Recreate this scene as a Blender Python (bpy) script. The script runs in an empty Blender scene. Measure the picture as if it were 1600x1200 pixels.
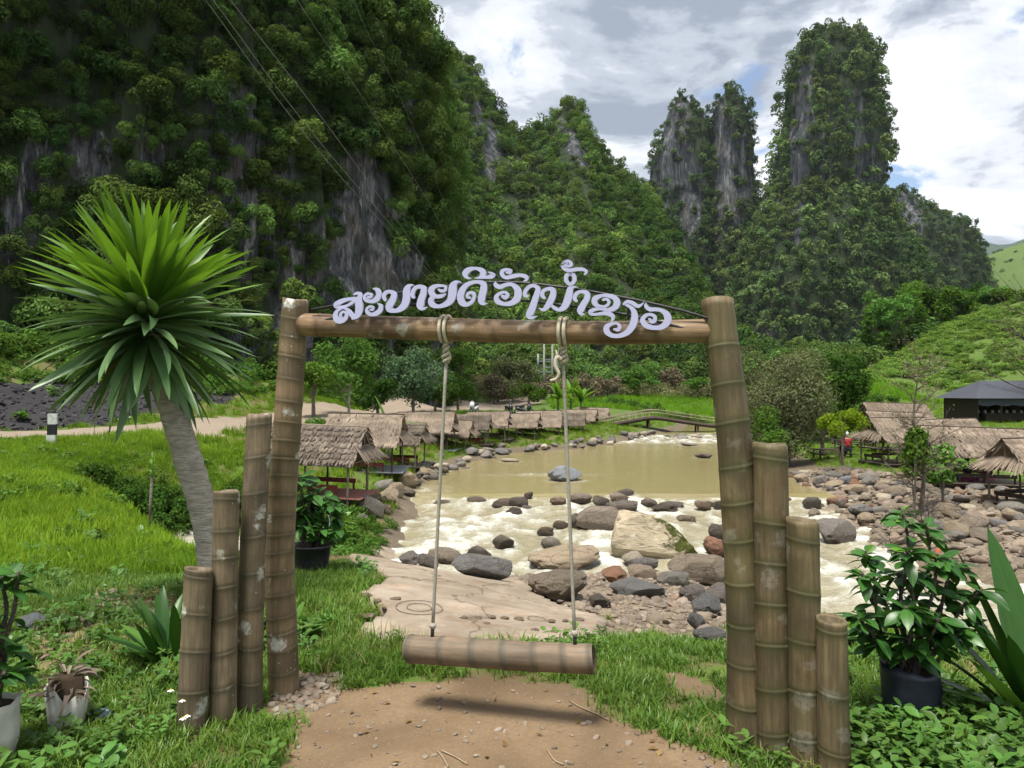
import bpy, bmesh, math, random
import numpy as np
from mathutils import Vector, Matrix, Euler, Quaternion

SC = bpy.context.scene
COL = SC.collection
rng = np.random.default_rng(11)
random.seed(5)

# ------------------------------------------------------------------ camera
F = 1186.0            # focal length in photograph pixels (1600 wide)
HY = 612.0            # row of the horizon
EYE = 1.6
cd = bpy.data.cameras.new("camera")
cd.sensor_width = 36.0
cd.lens = 36.0 * F / 1600.0
cd.shift_y = (HY - 600.0) / 1600.0
cd.clip_start = 0.05
cd.clip_end = 9000.0
cam = bpy.data.objects.new("camera", cd)
COL.objects.link(cam)
cam.location = (0, 0, EYE)
cam.rotation_euler = (math.radians(90), 0, 0)
SC.camera = cam

# ------------------------------------------------------------------ light
SUN = Vector((-0.16, -0.26, 0.95)).normalized()
world = bpy.data.worlds.new("World")
SC.world = world
world.use_nodes = True
wt = world.node_tree
for n in list(wt.nodes):
    wt.nodes.remove(n)
def wn(t, **k):
    n = wt.nodes.new(t)
    for a, b in k.items():
        setattr(n, a, b)
    return n
w_out = wn("ShaderNodeOutputWorld")
sky = wn("ShaderNodeTexSky")
sky.sky_type = 'NISHITA'
sky.sun_disc = False
sky.sun_elevation = math.asin(SUN.z)
sky.sun_rotation = math.atan2(SUN.x, SUN.y)
bg_sky = wn("ShaderNodeBackground")
bg_sky.inputs[1].default_value = 0.11
wt.links.new(sky.outputs[0], bg_sky.inputs[0])
tc = wn("ShaderNodeTexCoord")
sep = wn("ShaderNodeSeparateXYZ")
wt.links.new(tc.outputs["Generated"], sep.inputs[0])
def wmath(op, a, b=None):
    n = wn("ShaderNodeMath", operation=op)
    for i, v in enumerate((a, b)):
        if v is None:
            continue
        if isinstance(v, (int, float)):
            n.inputs[i].default_value = v
        else:
            wt.links.new(v, n.inputs[i])
    return n.outputs[0]
zz = wmath('ADD', wmath('MAXIMUM', sep.outputs[2], 0.0), 0.22)
comb = wn("ShaderNodeCombineXYZ")
wt.links.new(wmath('DIVIDE', sep.outputs[0], zz), comb.inputs[0])
wt.links.new(wmath('DIVIDE', sep.outputs[1], zz), comb.inputs[1])
comb.inputs[2].default_value = 3.7
def wnoise(scale, detail, rough, dist, off):
    mp = wn("ShaderNodeMapping")
    mp.inputs["Location"].default_value = off
    wt.links.new(comb.outputs[0], mp.inputs[0])
    n = wn("ShaderNodeTexNoise")
    n.inputs["Scale"].default_value = scale
    n.inputs["Detail"].default_value = detail
    n.inputs["Roughness"].default_value = rough
    n.inputs["Distortion"].default_value = dist
    wt.links.new(mp.outputs[0], n.inputs["Vector"])
    return n.outputs[0]
def wramp(fac, stops):
    r = wn("ShaderNodeValToRGB")
    r.color_ramp.interpolation = 'EASE'
    while len(r.color_ramp.elements) < len(stops):
        r.color_ramp.elements.new(0.5)
    for e, (p, c) in zip(r.color_ramp.elements, stops):
        e.position = p
        e.color = (*c, 1)
    wt.links.new(fac, r.inputs[0])
    return r.outputs[0]
cover = wramp(wnoise(2.3, 9, 0.55, 0.5, (1.4, 0.2, 0)), [(0.36, (0, 0, 0)), (0.44, (1, 1, 1))])
shade = wramp(wnoise(2.5, 10, 0.58, 0.3, (4.3, 7.5, 2.0)),
              [(0.38, (0.33, 0.38, 0.47)), (0.45, (0.53, 0.58, 0.665)), (0.50, (0.80, 0.84, 0.90)), (0.565, (1.0, 1.02, 1.05))])
bg_cl = wn("ShaderNodeBackground")
bg_cl.inputs[1].default_value = 0.66
wt.links.new(shade, bg_cl.inputs[0])
mixs = wn("ShaderNodeMixShader")
wt.links.new(cover, mixs.inputs[0])
wt.links.new(bg_sky.outputs[0], mixs.inputs[1])
wt.links.new(bg_cl.outputs[0], mixs.inputs[2])
wt.links.new(mixs.outputs[0], w_out.inputs[0])

sl = bpy.data.lights.new("sun", 'SUN')
sl.energy = 4.4
sl.angle = math.radians(18.0)
sl.color = (1.0, 0.955, 0.87)
sun = bpy.data.objects.new("sun", sl)
COL.objects.link(sun)
sun.rotation_euler = (-SUN).to_track_quat('-Z', 'Y').to_euler()

vs = SC.view_settings
vs.view_transform = 'Standard'
vs.look = 'None'
vs.exposure = 0.80
vs.gamma = 1.0
SC.render.engine = 'CYCLES'
SC.cycles.max_bounces = 5
SC.cycles.diffuse_bounces = 2
SC.cycles.glossy_bounces = 2
SC.cycles.transmission_bounces = 3
SC.cycles.transparent_max_bounces = 4
SC.cycles.volume_bounces = 0
SC.cycles.use_denoising = True
SC.cycles.use_adaptive_sampling = True
SC.cycles.adaptive_threshold = 0.03
# ------------------------------------------------------------------ numpy helpers
def _hash(ix, iy, iz, seed):
    h = (ix.astype(np.int64) * 374761393 + iy.astype(np.int64) * 668265263 + iz.astype(np.int64) * 2147483647 + seed * 974711) & 0xFFFFFFFF
    h = ((h ^ (h >> 13)) * 1274126177) & 0xFFFFFFFF
    h = ((h ^ (h >> 16)) * 2246822519) & 0xFFFFFFFF
    return ((h ^ (h >> 15)) & 0xFFFFFF) / float(0xFFFFFF)
def vnoise(p, seed=0):
    p = np.asarray(p, float)
    i = np.floor(p)
    f = p - i
    f = f * f * f * (f * (f * 6 - 15) + 10)
    ix, iy, iz = i[:, 0], i[:, 1], i[:, 2]
    r = 0
    for a in (0, 1):
        wa = f[:, 0] if a else 1 - f[:, 0]
        for b in (0, 1):
            wb = f[:, 1] if b else 1 - f[:, 1]
            for c in (0, 1):
                wc = f[:, 2] if c else 1 - f[:, 2]
                r = r + wa * wb * wc * _hash(ix + a, iy + b, iz + c, seed)
    return r * 2 - 1
def fbm(p, octaves=4, seed=0, gain=0.5, lac=2.03):
    p = np.asarray(p, float)
    r, a, t = 0, 1.0, 0
    for o in range(octaves):
        r = r + a * vnoise(p + o * 17.3, seed + o)
        t += a
        a *= gain
        p = p * lac
    return r / t
def fb2(x, y, s, octaves=4, seed=0):
    x = np.atleast_1d(np.asarray(x, float)); y = np.atleast_1d(np.asarray(y, float))
    sh = x.shape
    return fbm(np.stack([x.ravel() * s, y.ravel() * s, np.zeros(x.size) + 0.37], 1), octaves, seed).reshape(sh)
def sstep(a, b, x):
    t = np.clip((x - a) / (b - a), 0, 1)
    return t * t * (3 - 2 * t)
def catmull(pts, n):
    pts = np.asarray(pts, float)
    P = np.vstack([2 * pts[0] - pts[1], pts, 2 * pts[-1] - pts[-2]])
    out = []
    for k in range(len(pts) - 1):
        p0, p1, p2, p3 = P[k:k + 4]
        t = np.linspace(0, 1, n, endpoint=False)[:, None]
        out.append(0.5 * ((2 * p1) + (-p0 + p2) * t + (2 * p0 - 5 * p1 + 4 * p2 - p3) * t * t + (-p0 + 3 * p1 - 3 * p2 + p3) * t ** 3))
    out.append(pts[-1:])
    return np.vstack(out)
def pix(px, py, d):
    return np.array([(px - 800.0) / F * d, d, EYE - (py - HY) / F * d])

# ------------------------------------------------------------------ object helpers
def tag(o, label=None, cat=None, group=None, kind=None):
    if label: o["label"] = label
    if cat: o["category"] = cat
    if group: o["group"] = group
    if kind: o["kind"] = kind
    return o
def make_mesh(name, V, Fc, smooth=False, attrs=None):
    me = bpy.data.meshes.new(name)
    V = np.asarray(V, np.float32)
    if isinstance(Fc, np.ndarray):
        k = Fc.shape[1]
        me.vertices.add(len(V)); me.vertices.foreach_set("co", V.ravel())
        me.loops.add(Fc.size); me.loops.foreach_set("vertex_index", Fc.astype(np.int32).ravel())
        me.polygons.add(len(Fc))
        me.polygons.foreach_set("loop_start", np.arange(0, Fc.size, k, dtype=np.int32))
        me.update(calc_edges=True)
    else:
        me.from_pydata(V.tolist(), [], Fc)
    if smooth:
        me.polygons.foreach_set("use_smooth", np.ones(len(me.polygons), bool))
    if attrs:
        for k, a in attrs.items():
            a = np.asarray(a, np.float32)
            if a.ndim == 1:
                at = me.attributes.new(k, 'FLOAT', 'POINT'); at.data.foreach_set("value", a)
            else:
                at = me.attributes.new(k, 'FLOAT_VECTOR', 'POINT'); at.data.foreach_set("vector", a.ravel())
    me.validate(clean_customdata=False)
    me.update()
    return me
def add(name, me, mat=None, parent=None, loc=None, rot=None, scale=None):
    o = bpy.data.objects.new(name, me)
    COL.objects.link(o)
    if mat is not None and me is not None and len(me.materials) == 0:
        me.materials.append(mat)
    if parent is not None:
        o.parent = parent
    if loc is not None: o.location = tuple(float(v) for v in loc)
    if rot is not None: o.rotation_euler = tuple(float(v) for v in rot)
    if scale is not None:
        o.scale = (scale,) * 3 if isinstance(scale, (int, float)) else tuple(float(v) for v in scale)
    return o
def mobj(name, V, Fc, mat, parent=None, smooth=False, attrs=None, **k):
    return add(name, make_mesh(name, V, Fc, smooth, attrs), mat, parent, **k)
def empty(name, loc=(0, 0, 0), rz=0.0):
    o = bpy.data.objects.new(name, None)
    o.empty_display_size = 0.2
    COL.objects.link(o)
    o.location = tuple(float(v) for v in loc)
    o.rotation_euler = (0, 0, rz)
    return o
def copy_tree(o, parent=None):
    c = o.copy(); COL.objects.link(c); c.parent = parent
    for ch in list(o.children):
        copy_tree(ch, c)
    return c
class MB:
    """collects simple solids into one mesh"""
    def __init__(self): self.v, self.f = [], []
    def box(self, c, s, R=None):
        b = len(self.v)
        for x in (-.5, .5):
            for y in (-.5, .5):
                for z in (-.5, .5):
                    p = Vector((x * s[0], y * s[1], z * s[2]))
                    if R is not None: p = R @ p
                    self.v.append((p.x + c[0], p.y + c[1], p.z + c[2]))
        for q in ((0, 1, 3, 2), (4, 6, 7, 5), (0, 4, 5, 1), (2, 3, 7, 6), (0, 2, 6, 4), (1, 5, 7, 3)):
            self.f.append(tuple(b + i for i in q))
        return self
    def tube(self, pts, r, n=8, cap=True):
        V, Fq = tube(pts, r, n, cap)
        b = len(self.v)
        self.v += V.tolist(); self.f += [tuple(b + i for i in q) for q in Fq]
        return self
    def raw(self, V, Fq):
        b = len(self.v)
        self.v += np.asarray(V).tolist(); self.f += [tuple(b + int(i) for i in q) for q in Fq]
        return self
    def build(self, name, mat, parent=None, smooth=False, **k):
        return mobj(name, np.array(self.v), self.f, mat, parent, smooth, **k)
    def mesh(self, name, smooth=False):
        return make_mesh(name, np.array(self.v), self.f, smooth)
def frames(P):
    P = np.asarray(P, float)
    T = np.gradient(P, axis=0)
    T /= np.linalg.norm(T, axis=1)[:, None] + 1e-12
    up = np.array([0, 0, 1.0]) if abs(T[0, 2]) < 0.9 else np.array([0, 1.0, 0])
    N = np.zeros_like(P)
    n = up - T[0] * up.dot(T[0]); n /= np.linalg.norm(n)
    for i in range(len(P)):
        n = n - T[i] * n.dot(T[i]); n /= np.linalg.norm(n) + 1e-12
        N[i] = n
    return T, N, np.cross(T, N)
def tube(P, r, n=8, cap=True):
    P = np.asarray(P, float)
    r = np.broadcast_to(np.asarray(r, float), (len(P),))
    T, N, B = frames(P)
    a = np.linspace(0, 2 * math.pi, n, endpoint=False)
    V = (P[:, None] + r[:, None, None] * (np.cos(a)[None, :, None] * N[:, None] + np.sin(a)[None, :, None] * B[:, None])).reshape(-1, 3)
    Fq = []
    for i in range(len(P) - 1):
        for j in range(n):
            k = (j + 1) % n
            Fq.append((i * n + j, i * n + k, (i + 1) * n + k, (i + 1) * n + j))
    if cap:
        Fq.append(tuple(range(n - 1, -1, -1)))
        Fq.append(tuple(range((len(P) - 1) * n, len(P) * n)))
    return V, Fq
def grid_faces(nu, nv, wrap=False):
    """vertices laid out [iv*nu + iu]"""
    iu = np.arange(nu if wrap else nu - 1); iv = np.arange(nv - 1)
    A, Bv = np.meshgrid(iu, iv)
    A2 = (A + 1) % nu
    return np.stack([Bv * nu + A, Bv * nu + A2, (Bv + 1) * nu + A2, (Bv + 1) * nu + A], -1).reshape(-1, 4)

# ------------------------------------------------------------------ material helper
class Mat:
    def __init__(self, name):
        self.m = bpy.data.materials.new(name)
        self.m.use_nodes = True
        self.t = self.m.node_tree
        for n in list(self.t.nodes): self.t.nodes.remove(n)
        self.out = self.t.nodes.new("ShaderNodeOutputMaterial")
    def n(self, t, **k):
        n = self.t.nodes.new(t)
        for a, b in k.items(): setattr(n, a, b)
        return n
    def put(self, sock, v):
        if v is None: return
        if isinstance(v, bpy.types.NodeSocket): self.t.links.new(v, sock)
        elif isinstance(v, (tuple, list)):
            v = tuple(v)
            sock.default_value = v if len(v) == len(sock.default_value) else (*v, 1.0)
        else: sock.default_value = v
    def coord(self, which="Object"): return self.n("ShaderNodeTexCoord").outputs[which]
    def pos(self): return self.n("ShaderNodeNewGeometry").outputs["Position"]
    def map(self, vec, scale=(1, 1, 1), loc=(0, 0, 0), rot=(0, 0, 0)):
        n = self.n("ShaderNodeMapping")
        self.put(n.inputs[0], vec)
        n.inputs["Location"].default_value = loc; n.inputs["Scale"].default_value = scale; n.inputs["Rotation"].default_value = rot
        return n.outputs[0]
    def noise(self, vec, scale, detail=4, rough=0.55, dist=0.0, col=False):
        n = self.n("ShaderNodeTexNoise")
        self.put(n.inputs["Vector"], vec)
        n.inputs["Scale"].default_value = scale; n.inputs["Detail"].default_value = detail
        n.inputs["Roughness"].default_value = rough; n.inputs["Distortion"].default_value = dist
        return n.outputs[1 if col else 0]
    def voro(self, vec, scale, feature='F1', out="Distance", rand=1.0):
        n = self.n("ShaderNodeTexVoronoi", feature=feature)
        self.put(n.inputs["Vector"], vec); n.inputs["Scale"].default_value = scale
        n.inputs["Randomness"].default_value = rand
        return n.outputs[out]
    def ramp(self, fac, stops, interp='LINEAR'):
        r = self.n("ShaderNodeValToRGB"); r.color_ramp.interpolation = interp
        while len(r.color_ramp.elements) < len(stops): r.color_ramp.elements.new(0.5)
        for e, (p, c) in zip(r.color_ramp.elements, stops):
            e.position = p
            e.color = (c, c, c, 1) if isinstance(c, (int, float)) else (*c, 1)
        self.put(r.inputs[0], fac)
        return r.outputs[0]
    def mix(self, fac, a, b, mode='MIX'):
        n = self.n("ShaderNodeMix", data_type='RGBA', blend_type=mode)
        self.put(n.inputs[0], fac); self.put(n.inputs[6], a); self.put(n.inputs[7], b)
        return n.outputs[2]
    def math(self, op, a, b=None, c=None, clamp=False):
        n = self.n("ShaderNodeMath", operation=op, use_clamp=clamp)
        for i, v in enumerate((a, b, c)): self.put(n.inputs[i], v)
        return n.outputs[0]
    def attr(self, name, out="Fac", kind='GEOMETRY'):
        n = self.n("ShaderNodeAttribute", attribute_name=name, attribute_type=kind)
        return n.outputs[out]
    def rand(self): return self.n("ShaderNodeObjectInfo").outputs["Random"]
    def hsv(self, col, h=0.5, s=1.0, v=1.0):
        n = self.n("ShaderNodeHueSaturation")
        self.put(n.inputs[0], h); self.put(n.inputs[1], s); self.put(n.inputs[2], v); self.put(n.inputs[4], col)
        return n.outputs[0]
    def bump(self, h, strength=0.5, dist=0.02, normal=None):
        n = self.n("ShaderNodeBump")
        self.put(n.inputs["Height"], h); n.inputs["Strength"].default_value = strength; n.inputs["Distance"].default_value = dist
        self.put(n.inputs["Normal"], normal)
        return n.outputs[0]
    def bsdf(self, col, rough=0.7, normal=None, spec=0.4, metal=0.0):
        n = self.n("ShaderNodeBsdfPrincipled")
        self.put(n.inputs["Base Color"], col); self.put(n.inputs["Roughness"], rough); self.put(n.inputs["Normal"], normal)
        self.put(n.inputs["Specular IOR Level"], spec); self.put(n.inputs["Metallic"], metal)
        return n.outputs[0]
    def mixs(self, fac, a, b):
        n = self.n("ShaderNodeMixShader")
        self.put(n.inputs[0], fac); self.put(n.inputs[1], a); self.put(n.inputs[2], b)
        return n.outputs[0]
    def done(self, sh):
        self.t.links.new(sh, self.out.inputs[0])
        return self.m

def plain(name, col, rough=0.6, spec=0.4, metal=0.0, var=0.25, scale=14.0, bump=0.15):
    m = Mat(name)
    c = m.coord()
    n1 = m.noise(c, scale, 5, 0.6)
    f = m.ramp(n1, [(0.3, 1 - var), (0.7, 1 + var * 0.6)])
    colr = m.mix(1.0, col, f, 'MULTIPLY')
    return m.done(m.bsdf(colr, rough, m.bump(m.noise(c, scale * 4, 3), bump, 0.01), spec, metal))

def leafmat(name, dark, light, transl=0.3, gloss=0.0, rough=0.45, hue=0.02, use_tint=False, valvar=0.25):
    """foliage: colour differs from plant to plant and leaf to leaf"""
    m = Mat(name)
    r = m.rand()
    isl = m.n("ShaderNodeNewGeometry").outputs["Random Per Island"]
    f = m.math('MULTIPLY_ADD', isl, 0.55, m.math('MULTIPLY', r, 0.45))
    if use_tint:
        f = m.math('MULTIPLY_ADD', isl, 0.3, m.math('MULTIPLY', m.attr("tint", "Fac", 'INSTANCER'), 0.85), clamp=True)
    c = m.mix(f, dark, light)
    c = m.hsv(c, m.math('MULTIPLY_ADD', m.math('FRACT', m.math('MULTIPLY', r, 7.13)), hue, 0.5 - hue / 2), 1.0,
              m.math('MULTIPLY_ADD', m.math('FRACT', m.math('MULTIPLY', r, 3.77)), valvar * 2, 1 - valvar))
    d = m.n("ShaderNodeBsdfDiffuse"); m.put(d.inputs[0], c)
    t = m.n("ShaderNodeBsdfTranslucent"); m.put(t.inputs[0], m.mix(0.5, c, (light[0] * 1.3, light[1] * 1.3, light[2] * 0.7)))
    s = m.mixs(transl, d.outputs[0], t.outputs[0])
    if gloss > 0:
        g = m.n("ShaderNodeBsdfGlossy"); m.put(g.inputs[0], (1, 1, 1)); g.inputs["Roughness"].default_value = rough
        lw = m.n("ShaderNodeLayerWeight"); lw.inputs[0].default_value = 0.5
        s = m.mixs(m.math('MULTIPLY_ADD', m.math('POWER', lw.outputs[1], 4.0), gloss * 0.5, 0.05 * gloss), s, g.outputs[0])
    return m.done(s)

# ------------------------------------------------------------------ scattering (for what nobody could count)
def instancer(name, pts, rot, scale, protos, tint=None, idx=None):
    n = len(pts)
    if idx is None: idx = rng.integers(0, len(protos), n)
    if tint is None: tint = rng.random(n)
    scale = np.asarray(scale, float)
    if scale.ndim == 1: scale = np.repeat(scale[:, None], 3, 1)
    me = make_mesh(name, pts, [], attrs={"rot": rot, "sca": scale, "tint": tint})
    at = me.attributes.new("idx", 'INT', 'POINT'); at.data.foreach_set("value", np.asarray(idx, np.int32))
    coll = bpy.data.collections.new("plants_for_" + name)
    for k, p in enumerate(protos):
        if coll.objects.get(p.name) is None: coll.objects.link(p)
    ng = bpy.data.node_groups.new("scatter_" + name, 'GeometryNodeTree')
    ng.interface.new_socket("Geometry", in_out='INPUT', socket_type='NodeSocketGeometry')
    ng.interface.new_socket("Geometry", in_out='OUTPUT', socket_type='NodeSocketGeometry')
    N = ng.nodes.new; L = ng.links.new
    gi, go = N('NodeGroupInput'), N('NodeGroupOutput')
    mp = N('GeometryNodeMeshToPoints')
    ip = N('GeometryNodeInstanceOnPoints')
    ci = N('GeometryNodeCollectionInfo')
    ci.inputs['Collection'].default_value = coll
    ci.inputs['Separate Children'].default_value = True
    ci.inputs['Reset Children'].default_value = True
    def na(nm, ty):
        a = N('GeometryNodeInputNamedAttribute'); a.data_type = ty; a.inputs[0].default_value = nm
        return a.outputs[0]
    L(gi.outputs[0], mp.inputs[0]); L(mp.outputs[0], ip.inputs['Points'])
    L(ci.outputs[0], ip.inputs['Instance']); ip.inputs['Pick Instance'].default_value = True
    L(na("idx", 'INT'), ip.inputs['Instance Index'])
    e2r = N('FunctionNodeEulerToRotation'); L(na("rot", 'FLOAT_VECTOR'), e2r.inputs[0])
    L(e2r.outputs[0], ip.inputs['Rotation'])
    L(na("sca", 'FLOAT_VECTOR'), ip.inputs['Scale'])
    L(ip.outputs[0], go.inputs[0])
    o = bpy.data.objects.new(name, me); COL.objects.link(o)
    md = o.modifiers.new("scatter", 'NODES'); md.node_group = ng
    return o
def proto(name, V, Fc, mat, smooth=False):
    me = make_mesh(name, V, Fc, smooth)
    me.materials.append(mat)
    return bpy.data.objects.new(name, me)

def leaf_quads(C, Nrm, size, aspect=0.55, r=None):
    """diamond leaves at C facing Nrm"""
    r = r or rng
    n = len(C)
    Nrm = Nrm / (np.linalg.norm(Nrm, axis=1)[:, None] + 1e-9)
    a = r.normal(size=(n, 3)); a -= Nrm * (a * Nrm).sum(1)[:, None]
    a /= np.linalg.norm(a, axis=1)[:, None] + 1e-9
    b = np.cross(Nrm, a)
    s = np.broadcast_to(np.asarray(size, float), (n,))[:, None]
    droop = Nrm * s * 0.12
    V = np.stack([C - a * s * .5 - droop, C + b * s * aspect * .5 + a * s * .04, C + a * s * .5 - droop, C - b * s * aspect * .5 + a * s * .04], 1).reshape(-1, 3)
    return V, np.arange(4 * n).reshape(n, 4)
def crown_points(r, lobes, n, jitter=0.55, up=0.35, shell=(0.65, 1.05)):
    """lobes: (k,4) centre+radius. leaves on the outer shells of the lobes"""
    w = lobes[:, 3] ** 2; w = w / w.sum()
    k = r.choice(len(lobes), n, p=w)
    d = r.normal(size=(n, 3)); d[:, 2] += up * 0.8
    d /= np.linalg.norm(d, axis=1)[:, None]
    rr = r.uniform(*shell, n)[:, None] * lobes[k, 3:4]
    C = lobes[k, :3] + d * rr * np.array([1, 1, 0.85])
    N = d + np.array([0, 0, up]) + r.normal(size=(n, 3)) * jitter
    return C, N
def ball_lobes(r, k, R=1.0, flat=0.8, lobe=(0.20, 0.46), low=-0.35):
    d = r.normal(size=(k, 3)); d /= np.linalg.norm(d, axis=1)[:, None]
    d[:, 2] = np.where(d[:, 2] < low, -d[:, 2] * .6, d[:, 2])
    rad = r.uniform(0.35, 0.88, k)[:, None]
    c = d * rad * R * np.array([1, 1, flat])
    return np.hstack([c, r.uniform(*lobe, (k, 1)) * R])
# ------------------------------------------------------------------ the lie of the land (metres)
CT = [(-3,1,0),(0,1,0),(3,1,0),(-3,3,0),(0,3,0),(3,3,0),(-1.2,4.2,0),(1.2,4,0),(0,4.8,-.02),(-3,5,-.03),(3,4.8,-.1),
      (-6,3,.05),(6,3,-.1),(0,-6,0),(-9,-6,0),(9,-6,0),(-8,6,-.05),(-1.8,6.9,-.04),
      (-3.0,10.5,-.8),(-3.2,12.5,-1.7),(-3.4,14,-2.3),(-1.5,9.6,-.75),(-1.0,10.6,-1.15),
      (0,13,-1.6),(3,13,-1.6),(0,15.5,-2.35),(3,15,-2.2),(-2,12,-1.6),
      (3.5,7.5,-.9),(5,7.5,-1.2),(5,9.5,-2.3),(3.5,10.5,-1.7),(7,8,-2.0),(7,10,-2.6),(9,9,-2.6),(10,6,-1.2),(12,4,-.6),
      (-1,18,-2.8),(2,19,-2.7),(-2,22,-2.7),(4,22,-2.7),(8,20,-2.7),(6,15,-2.7),(8,13,-2.8),(12,11,-2.9),(16,9,-3),(24,7,-3),
      (0,28,-2.8),(5,30,-2.8),(9,29,-2.6),(2,38,-2.8),(8,40,-2.8),(7,48,-2.7),(12,48,-2.6),(12,56,-2.4),(16,62,-2.2),(21,74,-1.9),(26,92,-1.4),
      (-4.2,18.5,-1.9),(-4.1,23.3,-1.85),(-3.85,28,-1.82),(-3.55,32,-1.82),(-3.05,36.3,-1.82),(-2,39.7,-1.82),(-.7,43.4,-1.82),(1.2,45.8,-1.82),(3.2,47,-1.82),(5.8,50.9,-1.8),(8.6,55.5,-1.72),(11.5,62,-1.5),(13.5,68,-1.2),
      (-5.2,22,-1.7),(-8,24,-1.5),(-4.8,28,-1.5),(-4.5,32,-1.55),(-4.0,36.5,-1.52),(-3.1,40.5,-1.52),(-1.7,44.5,-1.52),(.6,47.3,-1.52),(2.9,49,-1.5),(5,52.5,-1.45),(7.4,57,-1.3),(6,62,-.9),(10,70,-.5),(-1.5,36,-2.5),(-2.2,30,-2.5),(1.2,42.3,-2.4),(4.6,45,-2.4),(8.2,49.5,-2.4),(-2.4,26,-2.5),
      (-14.8,22,.15),(-10.1,30,.18),(-8,40,.15),(-5,55,.1),(-2.5,70,-.02),(1,84,-.1),(5,100,.3),
      (-20.4,25.3,.2),(-15.7,33.3,.2),(-14,42,.2),(-11,57,.15),(-7.5,72,.05),(-3,88,.1),(-19,15,.12),(-24,3,.1),(-30,12,.5),(-20,-6,.1),
      (-6.8,36,-.6),(-8.6,27.5,-.55),
      (-22,37,.7),(-25,41,1.6),(-17,45,1.2),(-13,52,1.1),(-9.5,64,1.3),(-6.5,77,1),(-42,30,2),(-42,45,6),(-30,60,6),(-12,90,2),
      (10.5,80,.1),(4,96,.6),(-4,110,2),(40,150,3.1),(8,150,3.1),(22,110,1.2),
      (24,62,-.9),(18,50,-1.4),(26,80,-.2),
      (13,31,-1.75),(12,26,-1.95),(13,22,-2.0),(10.2,19.5,-2.1),(10.4,17.7,-2.15),(11.1,16.0,-2.2),(16,17,-2.1),(16,13,-2.5),(22,14,-2.1),(14,11.5,-2.8),
      (16,24,-1.85),(20,20,-1.9),(28,16,-1.8),(16,30,-1.7),(22,32,-1.6),(25,40,-1.3),(18,42,-1.45),(30,30,-1.5),(40,30,-1.3),
      (34,55,-.45),(42,50,-.4),(38,75,.78),(60,50,.5),(42,62,.1)]
PT = [(750,1000,4.95),(560,870,8.6),(900,945,7.0),(720,900,8.2),(950,970,6.1),(1050,990,5.6),(1000,930,8.5),(1100,950,7.3),(850,900,11),(1000,900,11.5),(1100,905,11),
      (1350,1000,5.8),(1450,1010,5.6),(1600,1060,4.6),
      (0,900,7),(150,870,8.5),(300,885,8.3),(0,800,11),(0,740,15),(150,700,21),(150,800,11.5),(230,850,10),
      (270,842,17.5),(330,856,17),(200,800,16),(400,866,17.5),(250,740,19.5),(330,760,20),(250,690,21.5),(400,700,22),(400,760,20.5),
      (130,760,14),(300,870,10),(350,880,10),(400,880,9),(60,720,18),
      (1350,602,85),(1340,590,98),(1400,558,106),(1450,527,113),(1500,503,117),(1600,470,122),(1400,574,135),(1500,528,145),(1600,500,150),(1300,598,130),(1600,600,80),(1450,600,90),(1300,600,100),(1200,600,140)]
CTRL = np.array(CT + [tuple(pix(*p)) for p in PT] + [(-6,13,-1.1),(-5.5,15,-1.95),(110,130,17),(120,100,12),(60,155,7),(100,170,11),(60,90,6),(45,115,3.2),(38,105,2.6),(46,140,4),(56,112,5.5),(36,130,3)], float)
def _tps_kernel(d2): return np.where(d2 > 1e-12, d2 * np.log(d2 + 1e-12), 0.0)
# work in a log-compressed space so near detail and far country are both smooth
def warp(x, y):
    r = np.sqrt(x * x + y * y) + 1e-6
    k = np.log1p(r / 6.0) * 6.0 / r
    return x * k, y * k
_cx, _cy = warp(CTRL[:, 0], CTRL[:, 1])
_n = len(CTRL)
_K = _tps_kernel((_cx[:, None] - _cx) ** 2 + (_cy[:, None] - _cy) ** 2) + np.eye(_n) * 0.02
_P = np.stack([np.ones(_n), _cx, _cy], 1)
_A = np.block([[_K, _P], [_P.T, np.zeros((3, 3))]])
_W = np.linalg.solve(_A, np.concatenate([CTRL[:, 2], np.zeros(3)]))
def H0(x, y):
    x = np.asarray(x, float); y = np.asarray(y, float)
    sh = x.shape
    x = x.ravel(); y = y.ravel()
    out = np.empty(len(x))
    for a in range(0, len(x), 20000):
        wx, wy = warp(x[a:a + 20000], y[a:a + 20000])
        out[a:a + 20000] = _tps_kernel((wx[:, None] - _cx) ** 2 + (wy[:, None] - _cy) ** 2) @ _W[:_n] + _W[_n] + _W[_n + 1] * wx + _W[_n + 2] * wy
    far = np.clip((np.hypot(x, y - 40) - 150) / 120, 0, 1)
    out = out * (1 - far) + 4.0 * far
    out = np.where(y < -4, out * np.clip((y + 40) / 36, 0, 1), out)
    return out.reshape(sh)
def H(x, y):
    x = np.asarray(x, float); y = np.asarray(y, float)
    z = H0(x, y)
    d = np.hypot(x, y)
    amp = np.clip((d - 2) / 16, 0.12, 1.0)
    amp = amp * (0.25 + 0.75 * sstep(3.0, 5.5, seg_dist(x, y, ROAD)))
    z = z + 0.4 * (fb2(x, y, 0.55, 4, 7) + 0.5).reshape(z.shape) * sstep(4.0, 6.5, seg_dist(x, y, ROAD)) * (x < -12) * (y > 24) * (y < 60) * (x < -17.6 + (y - 23.6) * 0.62)
    return z + amp * (0.10 * fb2(x, y, 0.45, 3, 3) + 0.035 * fb2(x, y, 2.2, 3, 4)).reshape(z.shape)
def h1(x, y): return float(H(np.array([x]), np.array([y]))[0])

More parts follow.
